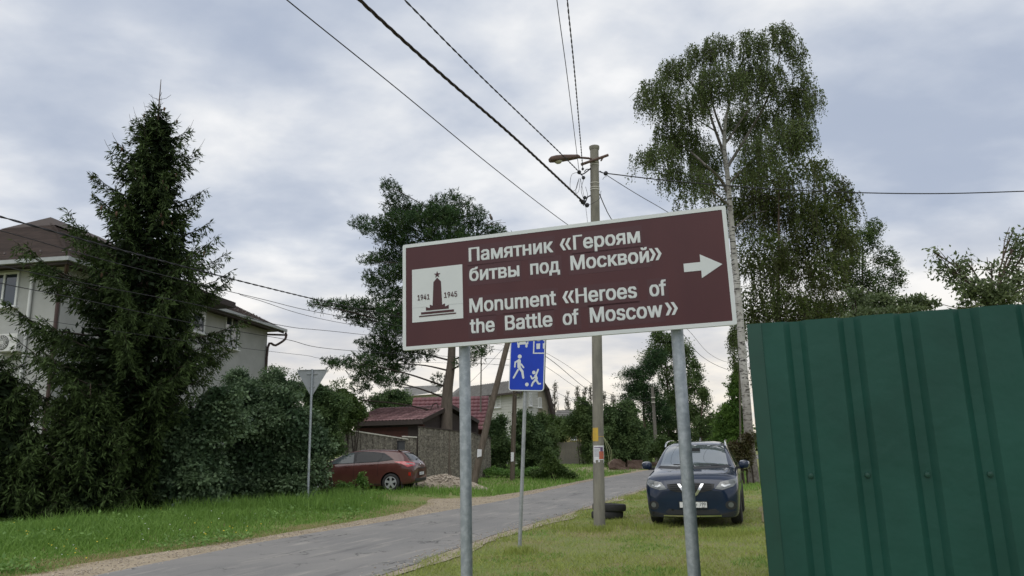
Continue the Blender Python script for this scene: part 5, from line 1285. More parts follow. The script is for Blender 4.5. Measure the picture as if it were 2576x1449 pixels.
for i in range(2): MB().box(at(1080 + 2 * i, 1047 - i, Yr - .5), (.16, .16, .16)).build('foot', M_plast, hook_)
# stone-print fence sections
def print_panel(label, p0, p1, Ya, Yb, nm='sheet_fence', step=.30, rail=True):
    A = at(*p0, Ya); B = at(*p1, Yb); u = unit((B - A) * [1, 1, 0]); n = np.array([u[1], -u[0], 0]); L_ = np.linalg.norm((B - A)[:2]); k = max(2, int(L_ / step)); pr_ = []
    for i in range(k):
        x = i * L_ / k; s = L_ / k; pr_ += [(x, 0), (x + s * .5, 0), (x + s * .58, -.035), (x + s * .92, -.035)]
    pr_.append((L_, 0))
    T = thing(nm, label, 'fence', (A[0], A[1], float(gz(A[0], A[1]))))
    V = []
    for top in (0, 1):
        for x, d in pr_: V.append(np.array([A[0], A[1], 0]) + u * x + n * d + Zv * (0.1 if not top else A[2] + (B[2] - A[2]) * x / L_))
    m_ = len(pr_)
    o = MB().add(V, [(i, i + 1, m_ + i + 1, m_ + i) for i in range(m_ - 1)]).build('sheet', M_stonep, T)
    md = o.modifiers.new('t', 'SOLIDIFY'); md.thickness = .004
    MB().box((A + B) / 2 + Zv * .02, (L_ + .04, .06, .05), frame=(unit(B - A), n, Zv)).build('top_rail', M_tape if rail else M_dkboard, T)
    return T
print_panel('stone-patterned metal fence behind the hatchback, its top sloping down', (862, 1081), (1026, 1106), 30.6, 33.2)
print_panel('short raised stone-patterned fence panel with pale top beside the mailbox', (1012, 1099), (1048, 1101), 33.35, 33.5)
print_panel('tall stone-patterned metal sheet closing the shed gable end', (1052, 1074), (1196, 1090), 33.45, 35.9, rail=False)
print_panel('stone-patterned fence panel between pine trunk and dark shrub', (1194, 1092), (1234, 1104), 36.0, 37.5, rail=False)
mb_ = at(1007, 1128, 32.7); MBX = thing('mailbox', 'small dark grey mailbox on the stone-patterned fence', 'mailbox', mb_)
MB().prism(rrect(.30, .62, .04, 4, -.15, -.31), mb_, (.8, .6, 0), (0, 0, 1), (.6, -.8, 0), 0, .13).build('box', PM('dark_grey_mailbox', (0.06, 0.062, 0.07), None, 5, .5), MBX); MB().prism([(-.16, .27), (.16, .27), (.16, .33), (-.16, .33)], mb_, (.8, .6, 0), (0, 0, 1), (.6, -.8, 0), -.01, .16).build('lid', M_plast, MBX)

# second red roof behind
YA = 45.0
r0, r1 = at(1040, 1010, YA + 2), at(1229, 997, YA + 2); r0[2] = r1[2]; e0, e1 = at(1030, 1085, YA), at(1222, 1078, YA); e0[2] = e1[2] = 2.7
e0 = e1 + (r0 - r1)
T = thing('red_roofed_outbuilding', 'outbuilding with bright red tiled roof seen between the shed and the white house', 'shed', (e1[0], e1[1], float(gz(e1[0], e1[1]))))
roof = MB().add([e0, e1, r1, r0, e1 + (r1 - e1) * [2, 2, 0], e0 + (r0 - e0) * [2, 2, 0]], [(0, 1, 2, 3), (3, 2, 4, 5)]).build('roof', M_roofdk, T)
tile_roof(roof, e0, e1, r0, r1, 9, 17, M_redtile2)
gb = e1 + (r1 - e1) * [2, 2, 0]; lx = unit(e1 - e0)
MB().add([e1 - lx * .2 - Zv * (e1[2]), gb - lx * .2 - Zv * gb[2], gb - lx * .2, r1 - lx * .2, e1 - lx * .2], [(0, 1, 2, 3, 4)]).build('gable', M_dkboard, T)
gdir = unit((gb - e1) * [1, 1, 0])
MB().add([e0 + gdir * .3 - Zv * e0[2], e1 + gdir * .3 - lx * .2 - Zv * e1[2], e1 + gdir * .3 - lx * .2, e0 + gdir * .3], [(0, 1, 2, 3)]).build('wall', M_redwood, T)
for a, b in ((e1, r1), (gb, r1)): d_ = unit(b - a); MB().box((a + b) / 2 + lx * .02 - Zv * .05, (np.linalg.norm(b - a), .03, .22), frame=(d_, lx, unit(np.cross(lx, d_)))).build('barge_board', M_bgutter, T)

# ---------------------------------------------------------------- pale house with clapboard siding
M_side = PM('cream_siding', (0.50, 0.50, 0.46), (0.45, 0.45, 0.42), 1.2, .7)
M_slate = PM('grey_corrugated_roof', (0.19, 0.185, 0.17), (0.13, 0.125, 0.115), 3, .9, .3, 30)
M_gable = PM('tan_gable', (0.36, 0.33, 0.26), (0.31, 0.285, 0.22), 2, .9)
YW = 64.0
wr = at(1317, 1000, YW); wl_ = at(1128, 1000, YW + 9)
hu2 = unit((wr - wl_) * [1, 1, 0]); hn2 = np.array([hu2[1], -hu2[0], 0])
T = thing('siding_house', 'cream clapboard house with grey corrugated roof behind the red roofs', 'house', (wr[0], wr[1], float(gz(wr[0], wr[1]))))
ze = at(1280, 983, YW)[2]; zr = at(1280, 957, YW + 3)[2]; LW = np.linalg.norm((wr - wl_)[:2]); DW = 6.2
for _k in range(60):                     # depth of the gable so that it ends beside the tan block
    _q = np.array([wr[0], wr[1], 3.0]) - hn2 * DW - C_
    if CX + FD * (_q @ R_) / (_q @ F_) > 1380: DW -= .1
P0 = np.array([wr[0], wr[1], 0]); 
def w2(a, b, z): return P0 - hu2 * a - hn2 * b + Zv * z        # a to the left along the front, b back
MB().add([w2(0, 0, 0), w2(LW, 0, 0), w2(LW, DW, 0), w2(0, DW, 0), w2(0, 0, ze), w2(LW, 0, ze), w2(LW, DW, ze), w2(0, DW, ze)], [(0, 1, 5, 4), (1, 2, 6, 5), (2, 3, 7, 6), (3, 0, 4, 7)]).build('wall', M_side, T)
# clapboards: one mesh shared by all of a face
def boards(n, z0, z1, A, B, nrm_, m, par):
    L_ = np.linalg.norm(B - A); u = unit(B - A); h = (z1 - z0) / n; me = None
    for i in range(n):
        c = (A + B) / 2 + Zv * (z0 + h * (i + .5) - ((A + B) / 2)[2])
        if me is None:
            V = [-u * L_ / 2 - Zv * h / 2 + nrm_ * .035, u * L_ / 2 - Zv * h / 2 + nrm_ * .035, u * L_ / 2 + Zv * h / 2 + nrm_ * .006, -u * L_ / 2 + Zv * h / 2 + nrm_ * .006, -u * L_ / 2 - Zv * h / 2 + nrm_ * .002, u * L_ / 2 - Zv * h / 2 + nrm_ * .002]
            me = bpy.data.meshes.new('siding_board'); me.from_pydata([tuple(map(float, v)) for v in V], [], [(0, 1, 2, 3), (4, 5, 1, 0)]); me.update(); me.materials.append(m)
        o = bpy.data.objects.new('siding_board', me); COL.objects.link(o); o.parent = par; o.location = tuple(float(k) for k in c - wl(par))
boards(18, ze - 4.3, ze - .05, w2(LW, 0, 0), w2(0, 0, 0), hn2, M_side, T)
boards(20, ze - 4.3, ze + .4, w2(0, 0, 0), w2(0, 1.6, 0), hu2, M_side, T)
MB().box(w2(-.03, -.03, ze - 2.2), (.16, .16, 4.3), frame=(hu2, hn2, Zv)).build('corner_trim', M_side, T)
# gable side with mansard edge
MB().add([w2(-.06, 1.6, 0), w2(-.06, DW, 0), w2(-.06, DW, ze - 1.2), w2(-.06, DW * .82, ze + .1), w2(-.06, DW / 2, zr), w2(-.06, 1.6, ze + .5)], [(0, 1, 2, 3, 4, 5)]).build('gable', M_gable, T)
rf = MB().add([w2(-.4, -.5, ze - .12), w2(LW + .2, -.5, ze - .12), w2(LW + .2, DW / 2, zr), w2(-.4, DW / 2, zr), w2(-.4, DW * .86, ze + .1), w2(LW + .2, DW * .86, ze + .1), w2(-.4, DW + .35, ze - 2.6), w2(LW + .2, DW + .35, ze - 2.6)], [(0, 1, 2, 3), (3, 2, 5, 4), (4, 5, 7, 6)]).build('roof', M_slate, T)
nr_ = int(LW / .28)
up_ = w2(0, DW / 2, zr) - w2(0, -.5, ze - .12)
for i in range(nr_):
    a = w2(-.38 + i * .28, -.5, ze - .11); MB().tube([a + Zv * .0, a + up_], .055, 5).build('roof_wave', M_slate, rf)
MB().box((w2(-.4, -.53, ze - .2) + w2(LW, -.53, ze - .2)) / 2, (LW + .4, .1, .16), frame=(hu2, hn2, Zv)).build('gutter', M_soffit, T)
for (a, b) in (((w2(-.45, DW * .5, zr)), w2(-.45, DW * .86, ze + .1)), (w2(-.45, DW * .86, ze + .1), w2(-.45, DW + .38, ze - 2.6))): MB().box((a + b) / 2, (np.linalg.norm(b - a) + .15, .3, .3), frame=(unit(b - a), hu2, unit(np.cross(hu2, b - a)))).build('barge_board', M_soffit, T)
d0 = np.array([wr[0], wr[1], 0])
for (x0, y0, x1, y1, mu) in ((1238, 988, 1261, 1024, (.5,)), (1163, 993, 1180, 1012, ())):
    q0, q1 = hit_plane(x0, y0, d0, hn2), hit_plane(x1, y1, d0, hn2); window(T, (q0 + q1) / 2, hu2, hn2, abs((q1 - q0) @ hu2), abs(q1[2] - q0[2]) + .1, mu, depth=.08)
for (x0, y0, x1, y1) in ((1329, 988, 1338, 1022), (1353, 1000, 1362, 1026)):
    q0, q1 = hit_plane(x0, y0, d0 + hu2 * .05, hu2), hit_plane(x1, y1, d0 + hu2 * .05, hu2); window(T, (q0 + q1) / 2, -hn2, hu2, abs((q1 - q0) @ hn2), abs(q1[2] - q0[2]), (.5,), depth=.08)
# left wing, lower roof
q = at(1105, 992, YW + 5); wing = MB().add([at(1022, 1010, YW + 6) * [1, 1, 0], at(1112, 1010, YW + 3) * [1, 1, 0], at(1112, 990, YW + 3), at(1022, 996, YW + 6)], [(0, 1, 2, 3)]).build('wing_wall', M_side, T)
MB().add([at(1016, 998, YW + 5), at(1096, 987, YW + 2.4), at(1120, 968, YW + 5.5), at(1016, 973, YW + 9)], [(0, 1, 2, 3)]).build('wing_roof', M_slate, T)

# ---------------------------------------------------------------- yellow cottage, tan block and board fence
M_yell = PM('yellow_render', (0.40, 0.34, 0.16), (0.35, 0.30, 0.14), 2, .9)
YC = 76.0
c0, c1 = at(1398, 1100, YC + 1), at(1480, 1100, YC)
T = thing('yellow_cottage', 'yellow cottage with grey roof half hidden by shrubs', 'house', (c0[0], c0[1], 0.2))
zt = at(1440, 1062, YC)[2]; A, B = c0 * [1, 1, 0], c1 * [1, 1, 0]; u = unit(B - A); n = np.array([u[1], -u[0], 0])
MB().add([A, B, B + Zv * zt, A + Zv * zt, A - n * 5, B - n * 5, B - n * 5 + Zv * zt, A - n * 5 + Zv * zt], [(0, 1, 2, 3), (1, 5, 6, 2), (5, 4, 7, 6), (4, 0, 3, 7)]).build('wall', M_yell, T)
zr2 = at(1430, 1030, YC + 2.5)[2]
rf = MB().add([A + n * .4 - u * .4 + Zv * (zt - .1), B + n * .4 + u * .4 + Zv * (zt - .1), B - n * 2.5 + u * .4 + Zv * zr2, A - n * 2.5 - u * .4 + Zv * zr2, B - n * 5.4 + u * .4 + Zv * (zt - .1), A - n * 5.4 - u * .4 + Zv * (zt - .1)], [(0, 1, 2, 3), (3, 2, 4, 5)]).build('roof', M_slate, T)
for i in range(7):
    t = (i + .5) / 7; p = (A + n * .4 + Zv * (zt - .08)) * (1 - t) + (A - n * 2.5 + Zv * (zr2 + .02)) * t; MB().box(p + u * np.linalg.norm(B - A) / 2, (np.linalg.norm(B - A) + .8, .05, .06), frame=(u, n, Zv)).build('tile_course', M_slate, rf)
q = at(1443.5, 1099, YC); window(T, q + n * .02, u, n, .62, .62, (), depth=.06, m=M_pvc)
T = thing('tan_chimney_block', 'tan rendered block with flat dark cap beside the cream house', 'building', at(1385, 1048, YC - 4) * [1, 1, 0] + Zv * .2)
q0, q1 = at(1378, 1048, YC - 4), at(1393, 1048, YC - 4); zt3 = at(1385, 1022, YC - 4)[2]
MB().box(((q0 + q1) / 2) * [1, 1, 0] + Zv * zt3 / 2, (abs(q1[0] - q0[0]), 1.2, zt3)).build('wall', M_gable, T); MB().box(((q0 + q1) / 2) * [1, 1, 0] + Zv * (zt3 + .08), (abs(q1[0] - q0[0]) + .3, 1.5, .2)).build('cap', M_soffit, T)
Yb = 60.0
f0, f1 = at(1388, 1155, Yb + 2), at(1488, 1155, Yb); A, B = f0 * [1, 1, 0], f1 * [1, 1, 0]; zt = at(1440, 1111, Yb)[2]
T = thing('board_fence', 'grey weathered board fence before the yellow cottage', 'fence', (A[0], A[1], 0.2)); u = unit(B - A); n = np.array([u[1], -u[0], 0]); Lf = np.linalg.norm(B - A); k = int(Lf / .135)
me = None
bd = MB().box(A + u * .06 + Zv * zt / 2, (.118, .025, zt), frame=(u, n, Zv)).build('board', M_greywood, T)
for i in range(1, k): c = copyat(bd, bd.location + Vector(u * i * .135 + Zv * random.uniform(-.04, .03)), T)
for zz_ in (.5, zt - .3): MB().box((A + B) / 2 - n * .03 + Zv * zz_, (Lf, .04, .08), frame=(u, n, Zv)).build('rail', M_greywood, T)

# ---------------------------------------------------------------- gravel pile and broken masonry lumps
gp = ongnd(1120, 1225, 28.6)
V = []; R_n, A_n = 10, 28
for i in range(R_n + 1):
    for k in range(A_n):
        a = 2 * math.pi * k / A_n; r = i / R_n * (1.25 + .2 * math.sin(2 * a + 1)); 
        x = gp[0] - .1 + r * 1.35 * math.cos(a); y = gp[1] + .5 + r * .9 * math.sin(a); z = .48 * max(0, 1 - (i / R_n) ** 1.3) + random.uniform(-.02, .02)
        V.append((x, y, float(gz(x, y)) - .02 + z))
T = thing('gravel_pile', 'low heap of pale gravel between the hatchback and the pine', 'gravel pile', (gp[0] - .1, gp[1] + .5, float(gz(gp[0], gp[1]))))
MB().add(V, [(i * A_n + k, i * A_n + (k + 1) % A_n, (i + 1) * A_n + (k + 1) % A_n, (i + 1) * A_n + k) for i in range(R_n) for k in range(A_n)]).build('heap', M_stones, T, True)
pts = []
for _ in range(900):
    a = random.uniform(0, 6.283); r = random.random() ** .6 * 1.2; x = gp[0] - .1 + r * 1.35 * math.cos(a); y = gp[1] + .5 + r * .9 * math.sin(a); pts.append((x, y, float(gz(x, y)) + .48 * max(0, 1 - (min(r, 1.2) / 1.25) ** 1.3)))
so_ = stones('pile_stones', pts, .02, .05, M_stone, None); 
if 'category' in so_: del so_['category']
so_.parent = T; so_.location = -T.location
M_brick = PM('brown_broken_masonry', (0.085, 0.055, 0.043), (0.15, 0.105, 0.085), 3, .95, .5, 18)
def lump(label, px, py, Y, w, h, d, seed, poly=None):
    r = random.Random(seed); P = ongnd(px, py, Y); T = thing('masonry_lump', label, 'rubble', P, group='brown masonry lumps on the far verge')
    bm = bmesh.new(); bmesh.ops.create_cube(bm, size=1.0); bmesh.ops.subdivide_edges(bm, edges=bm.edges[:], cuts=2, use_grid_fill=True)
    for v in bm.verts:
        v.co.x *= w; v.co.y *= d; v.co.z = (v.co.z + .5) * h
        if poly: v.co.z *= 1 - poly * abs(v.co.x / w * 2 + .1)
        v.co += Vector((r.uniform(-.06, .06) * w, r.uniform(-.06, .06) * d, r.uniform(-.05, .05) * h))
    me = bpy.data.meshes.new('block'); bm.to_mesh(me); bm.free(); finish('block', me, M_brick, T)
lump('peaked brown masonry lump nearest the concrete pole on the far verge', 1552, 1172, 49, 1.0, .80, .7, 1, .45)
lump('square brown masonry block in the middle of the far verge', 1596, 1166, 51, .95, .60, .7, 2)
lump('low brown masonry block farthest right, close to the SUV mirror', 1640, 1160, 54, .95, .36, .6, 3)
lump('small flat dark slab between two masonry lumps', 1574, 1169, 50, .4, .16, .4, 4)

# ================================================================== TREES AND SHRUBS
M_bark = PM('brown_bark', (0.085, 0.060, 0.045), (0.14, 0.105, 0.085), 6, .95, .9, 25, stretch=(2.5, 2.5, .4))
M_pinebark = PM('pine_bark', (0.105, 0.085, 0.068), (0.165, 0.135, 0.110), 5, .95, .9, 16, stretch=(2.2, 2.2, .45))
M_twig = PM('dark_twig', (0.045, 0.034, 0.026), None, 6, .9)
M_gtwig = PM('grey_dry_twig', (0.13, 0.11, 0.09), None, 6, .9)
def birchbark():
    m, t, b = newmat('birch_bark'); v = coords(t, (1, 1, 1)); vs = coords(t, (2.2, 2.2, 9.0))
    n_ = noise(t, vs, 1.6, 5, .6, .4)
    c = mixn(t, ramp2(t, noise(t, v, 4, 4), .35, .65), (0.50, 0.485, 0.46), (0.36, 0.345, 0.32))
    c = mixn(t, ramp2(t, n_, .56, .60), c, (0.035, 0.03, 0.028))
    c = mixn(t, ramp2(t, noise(t, v, 2.3, 5, .65), .58, .68), c, (0.10, 0.085, 0.075))
    sx = t.nodes.new('ShaderNodeSeparateXYZ'); t.links.new(v, sx.inputs[0])
    lo_ = t.nodes.new('ShaderNodeMapRange'); lo_.inputs[1].default_value = 4.2; lo_.inputs[2].default_value = 1.6; t.links.new(sx.outputs[2], lo_.inputs[0])
    c = mixn(t, lo_.outputs[0], c, mixn(t, ramp2(t, noise(t, v, 9, 5), .4, .6), (0.13, 0.11, 0.095), (0.24, 0.215, 0.19)))
    t.links.new(c, b.inputs['Base Color']); b.inputs['Roughness'].default_value = .8; bumpn(t, b, n_, .4, .02); return m
M_birchbark = birchbark()
M_birchlimb = PM('greyish_birch_limb', (0.20, 0.185, 0.17), (0.09, 0.075, 0.065), 5, .85)
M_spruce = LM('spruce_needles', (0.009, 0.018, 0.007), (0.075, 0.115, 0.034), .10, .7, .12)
M_pine = LM('pine_needles', (0.020, 0.046, 0.020), (0.080, 0.145, 0.052), .12, .7, .15)
M_birch = LM('birch_leaf', (0.055, 0.085, 0.026), (0.135, 0.18, 0.055), .35, .55, .25)
M_birch2 = LM('darker_birch_leaf', (0.048, 0.078, 0.020), (0.130, 0.165, 0.042), .28, .6, .2, c3=(0.060, 0.070, 0.020))
M_maple = LM('greygreen_maple_leaf', (0.052, 0.096, 0.046), (0.205, 0.29, 0.15), .25, .5, .3)
M_shrub = LM('dark_shrub_leaf', (0.042, 0.080, 0.030), (0.155, 0.23, 0.085), .25, .6, .2)
M_shrub2 = LM('fresh_shrub_leaf', (0.055, 0.098, 0.024), (0.115, 0.175, 0.045), .3, .5, .35)
M_thuja = LM('thuja_spray', (0.065, 0.13, 0.026), (0.15, 0.25, 0.05), .25, .6, .2)
M_apple = LM('apple_leaf', (0.09, 0.13, 0.05), (0.22, 0.27, 0.13), .4, .45, .5)
M_farleaf = LM('distant_leaf', (0.052, 0.088, 0.032), (0.145, 0.205, 0.070), .28, .7, .15)
M_poplar = LM('distant_poplar_leaf', (0.10, 0.115, 0.085), (0.16, 0.17, 0.12), .25, .7, .15)
M_redleaf = LM('reddish_leaf', (0.055, 0.040, 0.018), (0.10, 0.11, 0.035), .25, .5, .35)

def blob3(blobs, Y, zmin=None):
    # (px, py, rx, ry[, dY]) -> centres and radii in metres
    out = []
    for b in blobs:
        dY = b[4] if len(b) > 4 else 0.0; c = at(b[0], b[1], Y + dY); s = (Y + dY) / FD
        out.append((c, np.array([b[2] * s, max(b[2], b[3]) * s * .85, b[3] * s])))
    return out
def fill(bl, n, shell=.55):
    vol = np.array([r[0] * r[1] * r[2] for c, r in bl]) ** .75; k = rng.choice(len(bl), n, p=vol / vol.sum())
    C = np.array([c for c, r in bl])[k]; Rr = np.array([r for c, r in bl])[k]
    d = rdir(n); rr = rng.random(n) ** shell; rr = np.where(rng.random(n) < .65, .62 + .38 * rng.random(n), rr)
    return C + d * Rr * rr[:, None], d
def crown(parent, bl, clumps, per, crad, lsize, m, name='crown', droop=.25, aspect=.55, zmin=.08, up=.35, spray=5, core=.35, nb=9):
    # sprays: short drooping arcs of leaf clumps, so light sprays overhang dark gaps
    K = max(1, clumps // spray); bumps = []
    for c, r in bl:                             # lumpy surface: boughs standing out from each mass
        for q in rdir(nb): bumps.append((c + q * r * rng.uniform(.55, .85), r * rng.uniform(.26, .44)))
    P0, d0 = fill(bumps, K); tint = rng.random(K)
    ax = unit(d0 * np.array([1, 1, .5]) + rdir(K) * .55 + np.array([0, 0, .15])); t = np.linspace(0, 1, spray)
    Ls = crad * 3.2 * rng.uniform(.6, 1.3, K)
    P = P0[:, None, :] + ax[:, None, :] * (t[None, :, None] - .6) * Ls[:, None, None]; P[..., 2] -= (t ** 2)[None, :] * Ls[:, None] * .35
    P = P.reshape(-1, 3); d = np.repeat(d0, spray, 0); axr = np.repeat(ax, spray, 0); n0 = len(P)
    Q = np.repeat(P, per, 0); n = len(Q); off = rng.normal(0, 1, (n, 3)) * crad * .62; Q = Q + off * np.array([1, 1, .55])
    D = unit(off) * .6 + np.repeat(axr, per, 0) * .5 + rdir(n) * .5 + np.array([0, 0, -droop]); Nn = np.repeat(d, per, 0) * .55 + rng.normal(0, .42, (n, 3)) + np.array([0, 0, up + .35])
    ln = lsize * rng.uniform(.6, 1.25, n)
    v = np.clip(np.repeat(np.repeat(tint, spray), per) * .65 + rng.random(n) * .45 - .05, 0, 1)
    V, F = leafquads(Q, D, Nn, ln, ln * aspect)
    # sparse inner leaves closing the crown's heart, tinted dark as painted shade
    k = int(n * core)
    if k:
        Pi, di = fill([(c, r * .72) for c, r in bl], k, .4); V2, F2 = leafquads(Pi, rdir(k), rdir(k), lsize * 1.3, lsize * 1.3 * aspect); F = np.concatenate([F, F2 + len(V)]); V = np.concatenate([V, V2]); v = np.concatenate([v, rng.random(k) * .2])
    g_ = gz(V[:, 0], V[:, 1]) + zmin; V[:, 2] = np.maximum(V[:, 2], g_)
    return nmesh(name, V, F, m, parent, v=v)
def limbs(parent, bl, base, top, r0, r1, m, lm=None, frac=(.25, .9), name='trunk', bend=.1, nlimb=None):
    mb = MB(); base = np.array(base, float); top = np.array(top, float); mid = (base + top) / 2 + rng.normal(0, .12, 3) * [1, 1, 0]
    tr = spline([base - [0, 0, .3], base * .7 + top * .3, mid, top], 5); rr = np.linspace(r0, r1, len(tr)); rr[0] *= 1.15; mb.tube(tr, list(rr), 10)
    T_ = np.array(tr); mt = mb.build(name, m, parent, True); mb = MB()
    idx = range(len(bl)) if nlimb is None else rng.choice(len(bl), min(nlimb, len(bl)), replace=False)
    for i in idx:
        c = bl[i][0]; 
        zt_ = min(c[2] - .25 * np.linalg.norm((c - top)[:2]), top[2]); zt_ = max(zt_, base[2] + (top[2] - base[2]) * frac[0]); j = int(np.argmin(abs(T_[:, 2] - zt_))); s = T_[j]
        if np.linalg.norm(c - s) < .2: continue
        m_ = (s + c) / 2 + np.array([0, 0, bend * np.linalg.norm(c - s)]); e = c + unit(c - s) * min(.25 * np.linalg.norm(c - s), .55 * float(min(bl[i][1])))
        mb.tube(spline([s, m_, c, e], 4), list(np.linspace(max(.018, min(rr[j] * .30, .05)), .008, 13)), 6)
        for _ in range(3):
            q = m_ + (c - m_) * rng.random(); t_ = c + rng.normal(0, .5, 3) * bl[i][1]; mb.tube([q, (q + t_) / 2 + rng.normal(0, .05, 3), t_], [.012, .009, .005], 4)
    if mb.v: mb.build('limbs', lm or m, parent, True)['kind'] = 'stuff'
    return mt
def tree(name, label, cat, blobs, Y, basepx, clumps, per, crad, lsize, m, bark=M_bark, r0=.14, r1=.04, trunk_top=None, group=None, **kw):
    bl = blob3(blobs, Y); b = ongnd(basepx[0], basepx[1], Y); T = thing(name, label, cat, b, group=group)
    top = bl[0][0] if trunk_top is None else at(trunk_top[0], trunk_top[1], Y)
    if r0 > 0: limbs(T, bl, b, top, r0, r1, bark, nlimb=kw.pop('nlimb', None))
    crown(T, bl, clumps, per, crad, lsize, m, **kw); return T
def bush(label, blobs, Y, clumps, per, crad, lsize, m, name='shrub', group=None, stems=7, **kw):
    bl = blob3(blobs, Y); c = np.mean([q[0] for q in bl], 0); b = np.array([c[0], c[1], float(gz(c[0], c[1]))]); T = thing(name, label, 'shrub', b, group=group)
    mb = MB()
    for i in range(stems):
        q = bl[i % len(bl)][0]; s = b + rng.normal(0, .15, 3) * [1, 1, 0] + (q - b) * [.5, .5, 0]; s[2] = float(gz(s[0], s[1])) - .1
        mb.tube(spline([s, (s + q) / 2 + rng.normal(0, .1, 3), q], 4), list(np.linspace(.04, .012, 9)), 5)
    mb.build('stems', M_twig, T)['kind'] = 'stuff'
    crown(T, bl, clumps, per, crad, lsize, m, name='foliage', **kw); return T

# ---------------------------------------------------------------- spruces
def spruce(label, base, topP, prof, whorls, seed, bare=.75, cones=0, curtain=1.0, lv=1.0, minh=.3, reps=3, big=1.0):
    r = np.random.default_rng(seed); base = np.array(base, float); H = topP[2] - base[2]
    T = thing('spruce_tree', label, 'tree', base)
    ax = lambda h: base + (topP - base) * (h / H)
    MB().tube([base - [0, 0, .3], ax(H * .3), ax(H * .7), ax(H * .92), topP], [.19 * H / 11, .15 * H / 11, .07 * H / 11, .022, .008], 10).build('trunk', M_bark, T, True)
    LP, LD, LN, LL, LW, LV = [], [], [], [], [], []; tw = MB(); tips = []
    for w in range(whorls):
        f = (w + .5) / whorls; h = H * (1 - f) * (1 - bare / H) + .0; h = minh + (H - bare - minh) * (1 - f) ** 1.05
        if w < 3: nb = 5
        else: nb = int(5 + 4 * f)
        ph = r.uniform(0, 6.283); wf = r.uniform(.66, 1.1)
        for k in range(nb):
            az = ph + 2 * math.pi * k / nb + r.normal(0, .25); d = np.array([math.cos(az), math.sin(az), 0])
            side = .5 + .5 * math.cos(az)            # 1 = right
            zl = np.interp(h, prof[0], prof[1]); zr_ = np.interp(h, prof[0], prof[2]); Lb = (zl * (1 - side) + zr_ * side) * wf * r.uniform(.8, 1.1)
            if Lb < .08: Lb = .1
            s0 = ax(h + r.normal(0, .06)); upw = .55 * (1 - f) ** 1.5 - .18 - .25 * f; cur = .30 + .15 * f
            pts = [s0 + d * Lb * t + np.array([0, 0, Lb * (upw * t + cur * t * t * t)]) for t in np.linspace(0, 1, 6)]
            tw.tube(pts, list(np.linspace(.010 + .012 * Lb, .005, 6)), 4, False); tips.append(pts)
            pn = np.array(pts); s_ = np.array([-d[1], d[0], 0]); nbl = int(10 + 26 * Lb * lv)
            for j in range(nbl):
                t = r.uniform(.10, 1.0) ** .85; p = np.array([np.interp(t, np.linspace(0, 1, 6), pn[:, i]) for i in range(3)])
                sd_ = 1 if j % 2 else -1; bl_ = (.09 + .34 * Lb ** .5 * (1 - t) ** .8) * r.uniform(.6, 1.2)
                tip_up = r.random() < .25
                bd_ = unit(d * .75 + s_ * sd_ * r.uniform(.35, 1.1) + np.array([0, 0, (.35 if tip_up else -.35 - .55 * f) * curtain]))
                nq = max(2, int(bl_ / .055)); tt = np.linspace(.05, 1, nq)
                for q in tt:
                    drop = -.35 * bl_ * q * q * curtain
                    for rep in range(reps):
                        LP.append(p + bd_ * bl_ * q + np.array([0, 0, drop]) + r.normal(0, .018, 3)); LD.append(bd_ + r.normal(0, .45, 3) + (np.array([0, 0, -.3]) if not tip_up else 0)); LV.append(min(1, max(0, -.12 + .55 * t + .35 * q + r.normal(0, .14))))  # tint paints inner shade: darker near the trunk, lighter at the tips
            for q in np.linspace(.55, 1.04, 6):       # leading shoot
                p = np.array([np.interp(min(q, 1), np.linspace(0, 1, 6), pn[:, i]) for i in range(3)]); LP.append(p); LD.append(d + np.array([0, 0, .5]) + r.normal(0, .3, 3)); LV.append(.7)
    n = len(LP); LP = np.array(LP); LD = np.array(LD)
    ln = r.uniform(.065, .135, n) * big; V, F = leafquads(LP, LD, r.normal(0, 1, (n, 3)) + [0, -.3, .5], ln, ln * r.uniform(.17, .27, n))
    V[:, 2] = np.maximum(V[:, 2], gz(V[:, 0], V[:, 1]) + .02)
    CP = []
    for _ in range(int(13000 * H / 11)):
        h = minh + (H - bare - .4 - minh) * r.random() ** 1.5; az = r.uniform(0, 6.283); side = .5 + .5 * math.cos(az)
        R_c = (np.interp(h, prof[0], prof[1]) * (1 - side) + np.interp(h, prof[0], prof[2]) * side) * .50 * r.random() ** .6
        CP.append(ax(h) + np.array([math.cos(az) * R_c, math.sin(az) * R_c, -.12 * R_c]))
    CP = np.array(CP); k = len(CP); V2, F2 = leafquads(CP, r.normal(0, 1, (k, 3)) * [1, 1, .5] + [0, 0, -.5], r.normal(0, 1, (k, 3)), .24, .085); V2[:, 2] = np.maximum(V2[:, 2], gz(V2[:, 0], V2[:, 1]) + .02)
    F = np.concatenate([F, F2 + len(V)]); V = np.concatenate([V, V2]); LV = list(LV) + list(r.random(k) * .15)  # core needles get the darkest tint, shade of the interior painted in
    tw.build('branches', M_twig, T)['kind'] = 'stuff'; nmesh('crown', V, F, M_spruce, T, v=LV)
    # bare leader with side twigs
    if bare > .5:
        mb = MB()
        for z, L_, a in ((.38, .32, .4), (.38, .30, 3.4), (.42, .24, 2.2), (.30, .22, 5.2), (.56, .2, 1.2), (.60, .18, 4.2)):
            q = topP - [0, 0, bare * z + .3]; mb.tube([q, q + np.array([math.cos(a), math.sin(a) * .5, .3]) * L_ * .6, q + np.array([math.cos(a), math.sin(a) * .5, .55]) * L_], [.008, .006, .004], 4)
        for pts in tips[3:26]:
            d = unit(pts[-1] - pts[-2]); mb.tube([pts[-1], pts[-1] + d * .12 + [0, 0, .05], pts[-1] + d * .22 + [0, 0, .13]], [.006, .005, .003], 4)
        mb.build('bare_twigs', M_twig, T)['kind'] = 'stuff'
